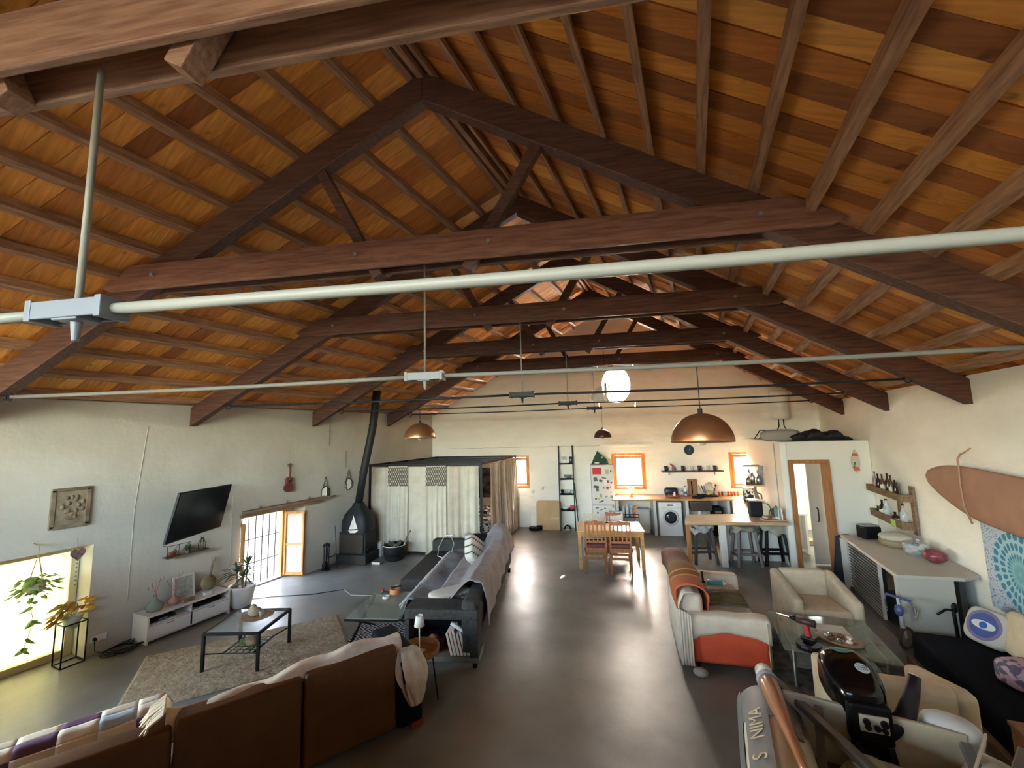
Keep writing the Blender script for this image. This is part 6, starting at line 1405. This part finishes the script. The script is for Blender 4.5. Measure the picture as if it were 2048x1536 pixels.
m=MB();m.box(Vc((2.5,7.9,.03))-T.location,(.62,1.9,.05));m.build('plinth',M('cab_in',(0,0,0)),T)
for k in range(17):
    m=MB();m.box(Vc((2.22,8.2,.06+.046*k))-T.location,(.02,1.28,.012));m.build('rack_slat',M('rack_slat',(.26,.25,.24),.4),T)
m=MB();m.box(Vc((2.28,8.2,.42))-T.location,(.02,1.28,.78));m.build('rack_back',blackm,T)
ctp=tpz_+.007
T=thing('black_radio','black box shaped radio at the far end of the white cabinet','radio',(2.48,8.70,ctp),R_(20))
m=MB();m.box((0,0,.11),(.26,.2,.2));m.build('casing',black,T,bev=.02);m=MB();m.box((0,0,.22),(.24,.18,.02));m.build('grey_top',grey,T,bev=.01)
T=thing('sheepskin_basket','round basket topped with a pale fleece on the white cabinet','basket',(2.70,8.35,ctp))
m=MB();m.lathe((0,0,0),[(.18,0),(.21,.05),(.2,.1),(.18,.1)],20);m.build('basket_body',M('bask_tan',(.25,.19,.11),.9,bump=.5,sc=20),T,smooth=True);m=MB();m.ball((0,0,.13),(.21,.19,.075),14,8);m.build('fleece',M('fleece',(.42,.38,.30),.95,bump=.8,sc=14),T,smooth=True)
T=thing('jar_cluster_box','clear plastic tub full of grey things on the white cabinet','tub',(2.75,7.86,ctp),R_(0))
m=MB();m.lathe((0,0,0),[(.13,0),(.15,.16),(.14,.17),(.0,.17)],20);m.build('tub_body',M('tub_clear',(.5,.52,.52),.1,alpha=.35,spec=1),T,smooth=True)
for k in range(14):
    m=MB();a=k*2.4;m.ball((.08*cos(a),.08*sin(a),.03+.012*k*.7),(.045,.035,.03),7,5);m.build('packet',[M('pk0',(.4,.41,.4),.5),M('pk1',(.55,.5,.4),.5),M('pk2',(.15,.17,.17),.4)][k%3],T)
T=thing('red_berry_bag','dark red see-through bag next to the clear tub on the cabinet','bag',(2.82,7.52,ctp))
m=MB();m.ball((0,0,.09),(.13,.12,.09),12,8);m.build('bag_body',M('bag_red',(.12,.02,.03),.3,(.25,.06,.07),14,.4),T,smooth=True)
T=thing('clear_bottle','short clear bottle lying at the wall side of the cabinet','bottle',(2.86,8.08,ctp));m=MB();m.lathe((0,0,0),[(.05,0),(.055,.1),(.02,.15),(.02,.18),(.0,.18)],14);m.build('body',cg,T,smooth=True)
T=thing('dark_jackets','dark coats hanging in a bundle between bathroom wall and cabinet','coats',(2.30,9.20,0),R_(-10))
def f(u,v):
    a=2*pi*u;r=.10+.08*v;return Vc((r*cos(a)*1.3+.03*sin(a*5),r*sin(a)+.02*sin(a*4+v*4),.78-.74*v if v<.95 else .04))
m=MB();m.sheet(f,32,12);m.ball((0,0,.76),(.12,.1,.06),10,6);m.build('coat',M('coat_dark',(.025,.027,.032),.8,bump=.6,sc=6),T,smooth=True)
# ================= RIGHT WALL =================
T=thing('pallet_shelf','rough pallet wood bottle shelf on the right wall','shelf',(XW-.02,9.0,1.05))
pw=wood('pallet_wood',(.15,.08,.035),(.27,.16,.08),.8,1,4,.3)
# local y along wall: -.55 (near) .. +.85 (far)
for (y0,y1,z,h_) in((-.50,.92,.46,.11),(-.44,.86,.02,.12)):
    m=MB();m.box((-.17,(y0+y1)/2,z+h_/2),(.02,y1-y0,h_));m.build('front_board',pw,T,bev=.004)
    m=MB();m.box((-.085,(y0+y1)/2,z+.01),(.15,y1-y0,.02));m.build('shelf_board',pw,T)
    m=MB();m.box((-.09,y0+.02,z+h_/2),(.15,.03,h_));m.build('end_block',pw,T);m=MB();m.box((-.09,y1-.02,z+h_/2),(.15,.03,h_));m.build('end_block',pw,T)
for y in(-.45,.05):
    m=MB();m.box((-.015,y,.33),(.03,.11,.74));m.build('back_slat',pw,T,bev=.003)
bgl=[M('bot_amber',(.10,.035,.015),.15),M('bot_dark',(.03,.015,.012),.15),M('bot_rose',(.35,.22,.22),.12,alpha=.7),M('bot_green',(.03,.06,.02),.15)]
lbw=M('lab_cream',(.6,.55,.4),.6)
tops=[('rosy clear bottle, far left on the upper pallet shelf',.70,2,.3),('dark bottle, second on the upper pallet shelf',.56,1,.27),('slim amber bottle, third on the upper pallet shelf',.38,0,.28),('tall dark bottle, fourth on the upper pallet shelf',.16,1,.32),('amber bottle with a cream label, fifth on the upper shelf',.03,0,.30),('small dark bottle, last on the upper pallet shelf',-.12,1,.24)]
for lb,y,k,h_ in tops: bottle('spirit_bottle',lb,T.location+Vc((-.10,y,.483)),.038,h_+.04,bgl[k],bgl[1],lbw if k==0 else None,'bottles on the pallet shelf',0)
for lb,y,k,h_ in(('short green bottle, far left on the lower pallet shelf',.72,3,.16),('big dark bottle with a cream label, left on the lower shelf',.52,1,.30),('clear shiny bottle, second large one on the lower shelf',.34,2,.34),('tall clear bottle, right end of the lower pallet shelf',-.30,2,.36),('small dark bottle with a cream label in the middle of the lower shelf',.02,1,.18)):
    bottle('spirit_bottle',lb,T.location+Vc((-.10,y,.043)),.05,h_,bgl[k] if k!=2 else cg,bgl[1],lbw if k==1 else None,'bottles on the pallet shelf',0)
T=thing('yellow_note','bright yellow green paper note on the front of the lower pallet board','note',T.location+Vc((-.185,-.12,.06)));m=MB();m.box((0,0,0),(.006,.17,.12));m.build('paper',M('note_y',(.5,.65,.12),.7),T)
# surfboard (long brown, flat against wall)
sb=M('surf_brown',(.30,.14,.08),.6,(.36,.18,.11),3)
P1=W(1857,968,2.90);axis=Vc((0,-1,-.035)).normalized()
T=thing('surfboard','long tan brown surfboard hung flat on the right wall','surfboard',(2.93,7.75,2.0))
m=MB();vs=[];n=30;R16=20
for i in range(n+1):
    t=i/n;s_=t*2.9;wd_=.31*min(1,(sin(pi*min(.5,(t*1.0)*1.15+.0))))**.55 if t>0 else .001
    cz=-.0-.035*s_
    for j in range(R16):
        a=2*pi*j/R16;vs.append((.035*sin(a)*(1 if t>.02 else .2),-s_,cz+wd_*cos(a)-.06*min(1,s_)))
m.add(vs,[(i*R16+j,i*R16+(j+1)%R16,(i+1)*R16+(j+1)%R16,(i+1)*R16+j) for i in range(n) for j in range(R16)]);m.build('board',sb,T,smooth=True)
m=MB();y_=-.95;m.tube([(-.0,y_+.02,.36),(-.045,y_,.30),(-.055,y_,0),(-.05,y_,-.25),(-.0,y_,-.46)],.010,6);m.tube([(0,y_,.36),(.06,y_-.06,.43)],.009,5);m.build('rope',M('rope_tan',(.36,.2,.13),.8),T,smooth=True)
# tapestry
tp_=M('mandala',(.5,.55,.62),.85)
t_,b_=nodes(tp_);tc_=t_.nodes.new('ShaderNodeTexCoord');sp=t_.nodes.new('ShaderNodeSeparateXYZ');t_.links.new(tc_.outputs['Object'],sp.inputs[0])
Y_=sp.outputs[1];Z_=sp.outputs[2]
rr=mth('SQRT',mth('ADD',mth('MULTIPLY',Y_,Y_),mth('MULTIPLY',Z_,Z_)));aa=mth('ARCTAN2',Z_,Y_)
pet=mth('ABSOLUTE',mth('SINE',mth('MULTIPLY',aa,13)))
ring=mth('FRACT',mth('MULTIPLY',rr,9.0))
e1=mth('GREATER_THAN',mth('MULTIPLY',pet,mth('SINE',mth('MULTIPLY',ring,3.14159))),.42)
inr=mth('LESS_THAN',rr,.42);core=mth('LESS_THAN',rr,.16)
nz=t_.nodes.new('ShaderNodeTexVoronoi');nz.inputs['Scale'].default_value=34;t_.links.new(tc_.outputs['Object'],nz.inputs[0])
sp2=mth('LESS_THAN',nz.outputs['Distance'],.32)
def mixc(f_,a,b):
    n=t_.nodes.new('ShaderNodeMix');n.data_type='RGBA'
    t_.links.new(f_,n.inputs[0])
    for i,x in((6,a),(7,b)):
        if isinstance(x,tuple):n.inputs[i].default_value=(*x,1)
        else:t_.links.new(x,n.inputs[i])
    return n.outputs[2]
bgc=mixc(sp2,(.46,.50,.56),(.13,.20,.30));ringc=mixc(e1,(.34,.52,.55),(.05,.20,.30));corec=mixc(e1,(.22,.42,.44),(.12,.32,.36))
col=mixc(inr,bgc,mixc(core,ringc,corec));t_.links.new(col,b_.inputs['Base Color'])
cT=W(2043,1150,3.04);T=thing('mandala_tapestry','blue and white mandala tapestry pinned low on the right wall','tapestry',(3.045,cT.y,cT.z))
m=MB();m.sheet(lambda u,v:Vc((-.01-.008*sin(u*21)*(1-v),.58-1.5*u,-.52+.98*v+.02*sin(u*pi))),40,10);m.build('cloth',tp_,T,smooth=True)
# little surfboard on bathroom wall
T=thing('small_surfboard','small painted surfboard ornament on the bathroom wall','ornament',S(2.80,pv-.03,2.02),TH)
def sbp(h_,w_): return [(w_*sin(pi*k/10)*(1 if k<5 else 1),h_/2-h_*k/10) for k in range(11)]
pp_=[(a,0,z) for a,z in sbp(.46,.075)];pts=pp_+[(-a,0,z) for a,_,z in pp_[-2:0:-1]]
m=MB();m.prism(pts,(0,.02,0));m.build('board',M('srf_cream',(.55,.47,.36),.5,(.08,.07,.06),16,lo=.6,hi=.62),T,bev=.003)
for z,h_,w_ in((.13,.06,.115),(-.14,.07,.12)):
    m=MB();m.prism([(-w_/2*.75,-.002,z+h_/2),(w_/2*.75,-.002,z+h_/2),(w_/2,-.002,z-h_/2),(-w_/2,-.002,z-h_/2)],(0,-.003,0));m.build('coral_band',M('coral',(.55,.13,.08),.5),T)
# ================= DARK DAYBED, CUSHIONS, SCOOTER, BOX =================
nv=M('velvet_navy',(.003,.004,.008),.9,(.005,.006,.011),6,.2,spec=.1)
T=thing('navy_daybed','low dark navy daybed along the right wall','daybed',(2.56,5.56,0),R_(1))
m=MB();m.box((0,0,.22),(.92,1.72,.34));m.build('base',nv,T,smooth=True,bev=.06,seg=3)
m=MB();m.box((-.48,0,.06),(.06,1.74,.11));m.build('wood_rail',wood('rail_wood',(.13,.07,.035),(.2,.11,.06),.6,1),T,bev=.005)
m=MB();m.box((.40,-.2,.50),(.12,1.2,.30));m.build('bolster',nv,T,smooth=True,bev=.05,seg=3)
eye=M('eye_cushion',(.48,.44,.38),.9)
t_,b_=nodes(eye);tc_=t_.nodes.new('ShaderNodeTexCoord');sp=t_.nodes.new('ShaderNodeSeparateXYZ');t_.links.new(tc_.outputs['Object'],sp.inputs[0])
Y_=sp.outputs[1];Z_=sp.outputs[2]
rr=mth('SQRT',mth('ADD',mth('MULTIPLY',Y_,Y_),mth('MULTIPLY',Z_,Z_)));ff=mth('LESS_THAN',sp.outputs[0],0)
eh=mth('SQRT',mth('ADD',mth('MULTIPLY',mth('MULTIPLY',Y_,Y_),.5),mth('MULTIPLY',mth('MULTIPLY',Z_,Z_),3)))
c_=mixc(mth('LESS_THAN',rr,.155),(.48,.44,.38),(.20,.15,.26));c_=mixc(mth('LESS_THAN',rr,.125),c_,(.06,.09,.26));c_=mixc(mth('LESS_THAN',eh,.075),c_,(.6,.58,.55));c_=mixc(mth('LESS_THAN',rr,.036),c_,(.03,.10,.38))
t_.links.new(c_,b_.inputs['Base Color'])
T=thing('eye_cushion','cream cushion with a big blue eye design on the navy daybed','cushion',(2.70,6.24,.57));T.rotation_euler=(0,R_(28),R_(28))
m=MB();m.ball((0,0,0),(.08,.19,.185),22,14,.5);m.build('cover',eye,T,smooth=True)
pillow('plain cream cushion leaning on the wall behind the eye cushion',(2.84,5.98,.60),(.09,.24,.21),Mx.Rotation(R_(20),3,'Y'),arm_c)
pillow('pink flowered cushion at the right edge of the picture',(2.52,5.42,.50),(.16,.12,.11),Mx.Rotation(R_(20),3,'Z'),M('flower_cush',(.55,.35,.4),.9,(.12,.1,.14),14,lo=.48,hi=.55))
T=thing('kids_scooter','small scooter with tasselled handle and brown wheel by the cabinet corner','scooter',(2.20,6.86,0),R_(-50))
scm=M('scooter_blue',(.08,.09,.2),.4)
m=MB();m.tube([(0,.115*cos(a),.115+.115*sin(a)) for a in[k*2*pi/24 for k in range(24)]],.02,8,True);m.build('wheel',M('tyre_brown',(.07,.04,.02),.7),T,smooth=True)
m=MB();m.lathe((0,0,.115),[(.0,-.008),(.1,-.008),(.1,.008),(.0,.008)],20,Mx.Rotation(pi/2,3,'Y'));m.build('wheel_disc',M('disc_tan',(.24,.17,.1),.6),T)
m=MB();m.bar((0,-.02,.12),(0,-.06,.60),.03,.03);m.build('stem',M('stem_white',(.5,.5,.5),.4),T)
m=MB();m.cyl((-.13,-.06,.60),(.13,-.06,.60),.016,n=10);m.build('handlebar',scm,T)
for s in(-1,1):
    for k in range(4):
        m=MB();m.tube([(s*.13,-.06,.60),(s*(.15+.01*k),-.06+.01*k,.52),(s*.15,-.05,.44-.02*k)],.008,4);m.build('tassel',[scm,M('tassel_y',(.4,.33,.15),.7)][k%2],T)
m=MB();m.ball((0,-.07,.45),(.05,.04,.07),8,6);m.build('blue_flower',scm,T)
T=thing('second_scooter','black scooter frame leaning on the cabinet end panel','scooter',(2.72,6.95,0),R_(20))
m=MB();m.tube([(0,.02,.47),(-.1,.0,.49),(-.22,-.02,.44)],.012,6);m.build('handlebar',black,T,smooth=True);m=MB();m.tube([(0,0,.02),(0,.02,.47),(.02,.02,.52)],.018,8);m.build('stem',black,T,smooth=True);m=MB();m.ball((.02,.02,.50),(.035,.03,.06),8,6);m.build('grip',black,T)
T=thing('orange_wood_box','orange brown wooden box at the lower right edge','box',(2.40,4.25,0),R_(0))
bwd=wood('box_wood',(.20,.075,.02),(.30,.12,.035),.5,2)
for (cx_,cy_,dx,dy,dz) in((0,.36,.72,.025,.45),(-.36,0,.025,.72,.45),(.36,0,.025,.72,.45),(0,-.36,.72,.025,.45)):
    m=MB();m.box((cx_,cy_,dz/2+.01),(dx,dy,dz));m.build('side_board',bwd,T,bev=.003)
m=MB();m.box((0,0,.47),(.76,.76,.03));m.build('lid',bwd,T,bev=.004)
# ================= INFLATABLE BOAT WITH OUTBOARD =================
hyp=M('boat_hypalon',(.56,.52,.41),.4,(.64,.60,.49),3,.1);hyg=M('boat_grey',(.14,.145,.15),.5)
bo=Vc((.80,3.05,0));BT=thing('inflatable_boat','grey and cream inflatable boat on a trestle in the lower right corner','boat',bo,R_(-6))
LBt=lambda p:lo(p,BT)
# port tube: from cone tip at photo left up to viewer
lt=[LBt(V(1508,1432,3.72)),LBt(V(1530,1480,3.45)),LBt(V(1560,1560,3.05)),LBt(V(1580,1700,2.5))]
zt=.60
a0=Vc((-.525,.92,zt));b0=Vc((-.40,-1.3,zt))
def tubeobj(a,b,r,nm,mt):
    n=14;pts=[a.lerp(b,k/n) for k in range(n+1)];rs=[r*(min(1,(k*.9+.4)/2.2))**.5 if k<3 else r for k in range(n+1)]
    m=MB();m.tube(pts,rs,26);return m.build(nm,mt,BT,smooth=True)
tubeobj(a0,b0,.215,'port_tube',hyp);tubeobj(Vc((.62,.80,zt)),Vc((.60,-1.3,zt)),.19,'starboard_tube',hyp)
m=MB()
m.sheet(lambda u,v:a0.lerp(b0,.08+.75*u)+Vc((cos(R_(150+55*v))*.221,0,sin(R_(150+55*v))*.221)),20,6);m.build('side_band',hyg,BT,smooth=True,label='dark grey rubbing band')
m=MB();m.sheet(lambda u,v:a0.lerp(b0,.10+.16*u)+Vc((cos(R_(35+120*v))*.220,0,sin(R_(35+120*v))*.220)),10,14);m.build('end_patch',hyg,BT,smooth=True)
m=MB();m.box((.05,.62,.66),(.95,.035,.40));m.build('transom',M('transom_ply',(.52,.48,.37),.6,(.42,.38,.29),6),BT,bev=.01)
m=MB();m.box((.05,-.3,.46),(.9,1.8,.03));m.build('floor_board',M('boat_floor',(.12,.11,.1),.7),BT)
m=MB();m.bar((-.50,.90,.80),(-.02,.10,.80),.06,.05);m.build('paddle_shaft',M('shaft_grey',(.13,.122,.115),.4),BT,bev=.01)
m=MB();m.bar((.78,.60,.84),(.42,-.1,.80),.10,.05);m.build('seat_bar',M('shaft_grey',(0,0,0)),BT,bev=.01)
m=MB();m.bar((.62,.66,.86),(.36,.10,.84),.01,.02);m.build('pale_edge_strip',white,BT)
for x in(-.22,.50):
    m=MB();m.bar((x,.58,.82),(x+.04*(1 if x>0 else -1),.20,.50),.05,.05);m.build('brace',M('shaft_grey',(0,0,0)),BT)
for x in(-.35,.5):
    for y in(.5,-.8):
        m=MB();m.bar((x,y-.15,0),(x,y,.45),.04,.04);m.build('trestle_leg',pw,BT);m=MB();m.bar((x,y+.15,0),(x,y,.45),.04,.04);m.build('trestle_leg',pw,BT)
# lettering on the side of the tube
def text(s,name,mt,parent,mw,size,ext=.001):
    c=D.curves.new(name,'FONT');c.body=s;c.size=size;c.extrude=ext;c.align_x='CENTER';c.align_y='CENTER';c.materials.append(mt)
    o=D.objects.new(name,c);COL.objects.link(o);bpy.context.view_layer.update();me=D.meshes.new_from_object(o);D.objects.remove(o)
    q=D.objects.new(name,me);COL.objects.link(q);q.parent=parent;q.matrix_local=mw;return q
for s_,tt,off in(('NIMA','NIM',0),('S','S',0)):pass
cen=a0.lerp(b0,.30);nrm=Vc((cos(R_(118)),0,sin(R_(118))));ydir=(b0-a0).normalized();up_=nrm.cross(ydir)
def mframe(c,xd,nd):
    xd=xd.normalized();nd=nd.normalized();yd=nd.cross(xd);return Mx(((xd.x,yd.x,nd.x,c.x),(xd.y,yd.y,nd.y,c.y),(xd.z,yd.z,nd.z,c.z),(0,0,0,1)))
m=MB();m.sheet(lambda u,v:a0.lerp(b0,.225+.27*u)+Vc((cos(R_(98+42*v))*.222,0,sin(R_(98+42*v))*.222)),8,6);m.build('name_patch',hyg,BT,smooth=True)
text('NIMA','lettering',M('letter_cream',(.6,.5,.36),.6),BT,mframe(cen+nrm*.226,-ydir,nrm),.13)
text('S','lettering',M('letter_cream',(.6,.5,.36)),BT,mframe(a0.lerp(b0,.44)+nrm*.226,-ydir,nrm),.13)
nr2=Vc((cos(R_(62)),0,sin(R_(62))));m=MB();c_=a0.lerp(b0,.27)+nr2*.222;m.prism([c_+ydir*a*.09+nr2.cross(ydir)*b_*.055 for a,b_ in((-1,-1),(1,-1),(1,1),(-1,1))],nr2*.002);m.build('data_label',M('lbl_grey',(.22,.21,.22),.6,(.12,.11,.12),22),BT)
# brown oar/fender
T=thing('brown_oar','brown bat shaped oar with a silver wrapped end lying on the boat tube','oar',bo+Vc((-.43,.66,.825)),R_(-6))
mo=M('oar_brown',(.32,.12,.055),.3,(.40,.17,.085),8,coat=.4)
a=Vc((-.04,.22,.03));b=Vc((.14,-.75,.02))
pts=[a.lerp(b,k/10) for k in range(11)];m=MB();m.tube(pts[1:],[.062,.064,.062,.056,.048,.040,.034,.030,.026,.024],16);m.build('blade',mo,T,smooth=True)
m=MB();m.cyl(a,a.lerp(b,.12),.060,.064,18);m.build('silver_end',M('silver_tape',(.5,.52,.55),.25,(.7,.72,.75),20,.4),T,smooth=True,label='silver wrapped end')
m=MB();m.cyl(a.lerp(b,.115),a.lerp(b,.145),.073,n=18);m.build('collar',grey,T,smooth=True)
# outboard motor
mp=bo+Mx.Rotation(R_(-6),3,'Z')@Vc((.02,.74,.78))
T=thing('outboard_motor','glossy black outboard boat motor clamped to the boat transom','motor',mp,R_(4))
gb=M('gloss_black',(.003,.0025,.0035),.14)
m=MB();vs=[];secs=[(-.10,.11,.03,.10),(-.04,.145,.04,.16),(.06,.165,.07,.22),(.20,.17,.10,.25),(.34,.16,.13,.23),(.46,.135,.155,.18),(.54,.10,.165,.11),(.57,.04,.165,.05)]
N=28
# cowl: local y away from viewer; z up. sections along y
secs=[(-.15,.09,-.01,.07),(-.11,.13,.01,.11),(-.03,.16,.03,.135),(.07,.175,.045,.15),(.17,.17,.055,.155),(.24,.145,.06,.14),(.29,.10,.055,.10),(.31,.03,.05,.03)]
for y,hw_,zc_,hh_ in secs:
    for k in range(N):
        t=2*pi*k/N;f_=lambda x:(abs(x)**.62)*(1 if x>=0 else -1);vs.append((hw_*f_(cos(t)),y,zc_+hh_*f_(sin(t))+.10))
m.add(vs,[(j*N+i,j*N+(i+1)%N,(j+1)*N+(i+1)%N,(j+1)*N+i) for j in range(len(secs)-1) for i in range(N)]+[tuple(range(N))[::-1],tuple(range(len(vs)-N,len(vs)))])
cw=m.build('cowl',gb,T,smooth=True)
def onc(x,y,dz=.0): # height of cowl top
    for (y0,w0,z0,h0),(y1,w1,z1,h1) in zip(secs,secs[1:]):
        if y0<=y<=y1:
            t=(y-y0)/(y1-y0);w_=w0+(w1-w0)*t;zc_=z0+(z1-z0)*t;hh_=h0+(h1-h0)*t
            c_=min(1,abs(x)/w_)**(1/.62);s_=max(0,1-c_*c_)**.5;return zc_+hh_*s_**.62+.10+dz
    return .3
for (x,y,r1,r2,mt_,nm) in((-.01,.17,.055,.030,M('badge_green',(.08,.25,.2),.4),'green_badge'),(.055,.01,.042,.042,M('badge_white',(.6,.66,.66),.5),'round_sticker')):
    m=MB();n=20;m.add([(x,y,onc(x,y,.004))]+[(x+r1*cos(2*pi*k/n),y+r2*sin(2*pi*k/n),onc(x+r1*cos(2*pi*k/n),y+r2*sin(2*pi*k/n),.004)) for k in range(n)],[(0,1+k,1+(k+1)%n) for k in range(n)]);m.build(nm,mt_,T)
for k,(s_,dy) in enumerate((('LIKE','.018'),('DAVIS','-.006'))):
    pass
m=MB()
for dy in(.018,.002,-.014):
    for k in range(5):m.box((.03+.0125*k,.01+dy,onc(.055,.01+dy,.006)),(.008,.009,.002))
m.build('sticker_print',M('prt_dark',(.1,.12,.14),.6),T)['kind']='stuff'
m=MB();m.box((.01,-.115,.02),(.24,.14,.24));m.build('engine_front',black,T,bev=.02)
m=MB();m.box((.02,-.192,.035),(.155,.012,.10));fp=m.build('control_plate',M('plate_cream',(.55,.42,.22),.6),T)
for (x,z,r_) in((-.025,.05,.02),(-.02,.02,.018),(.03,.02,.018),(.07,.05,.022),(.07,.01,.016)):
    m=MB();m.cyl((x,-.20,z+.0),(x,-.215,z),r_,n=14);m.build('knob',black,fp)
m=MB();m.box((.0,-.12,-.22),(.15,.12,.30));m.build('clamp_bracket',black,T,bev=.01)
for x in(-.08,.09):
    m=MB();m.bar((x,-.16,-.10),(x+.02,-.20,-.30),.05,.05);m.build('clamp_arm',black,T,bev=.008)
m=MB();m.cyl((0,.05,-.05),(0,.05,-.70),.07,.045,16);m.build('drive_leg',black,T,smooth=True)
m=MB();m.ball((0,.05,-.66),(.04,.14,.05),10,8);m.build('gearcase',black,T,smooth=True)
for k in range(3):
    m=MB();q=Mx.Rotation(k*2.094,3,'Y');m.ball(Vc((0,.20,-.66))+q@Vc((0,0,.06)),(.03,.01,.06),8,6,1,q);m.build('propeller_blade',black,T,smooth=True)
m=MB();m.tube([(.10,-.15,-.02),(.22,-.1,.05),(.30,-.04,.19),(.34,-.0,.28)],[.05,.055,.04,.034],12);m.build('tiller_handle',M('tiller',(.010,.006,.011),.5),T,smooth=True)
m=MB();m.cyl((.34,.0,.277),(.344,.003,.285),.03,n=14);m.build('handle_cap',M('cap_white',(.6,.57,.48),.5),T)
# things inside boat
T=thing('silver_bag','shiny pale silver bag behind the starboard tube','bag',bo+Vc((.55,.66,.74)),R_(-20));m=MB();m.ball((0,0,.07),(.15,.10,.09),16,10,.8);m.build('bag_body',M('bag_silver',(.62,.65,.68),.3,(.55,.57,.6),7,.6),T,smooth=True)
T=thing('green_white_bag','crumpled pale green bag in the bottom of the boat','bag',bo+Vc((.02,.28,.50)),0);m=MB();m.ball((0,0,.12),(.12,.12,.14),16,10,.9);m.build('bag_body',M('bag_pgreen',(.30,.34,.22),.7,(.42,.44,.32),6,.9),T,smooth=True)
T=thing('cream_bucket','wide cream basin in the boat holding the green bag','basin',bo+Vc((.12,.20,.48)),0);m=MB();m.lathe((0,0,0),[(.2,0),(.26,.16),(.27,.17),(.25,.16),(.18,.02)],28);m.build('basin_body',M('basin_cream',(.52,.49,.42),.5),T,smooth=True)
T=thing('red_capped_bottle','orange bottle with a red cap in the cream basin','bottle',bo+Vc((.20,.13,.52)),0);m=MB();m.lathe((0,0,0),[(.04,0),(.045,.12),(.025,.18),(.0,.18)],14);m.build('body',M('bt_org',(.5,.2,.1),.4,(.6,.5,.4),20),T,smooth=True);m=MB();m.cyl((0,0,.17),(0,0,.21),.022,n=10);m.build('cap',rdm,T)
T=thing('blue_cloth','dark blue cloth lying over the boat bar at the lower right','cloth',bo+Vc((.62,.1,.82)),.3);m=MB();m.sheet(lambda u,v:Vc((-.15+.3*u,-.1+.2*v,.02*sin(u*9)*sin(v*7))),10,8);m.build('cloth',M('blue_dk',(.03,.05,.14),.9),T,smooth=True,sol=.01)
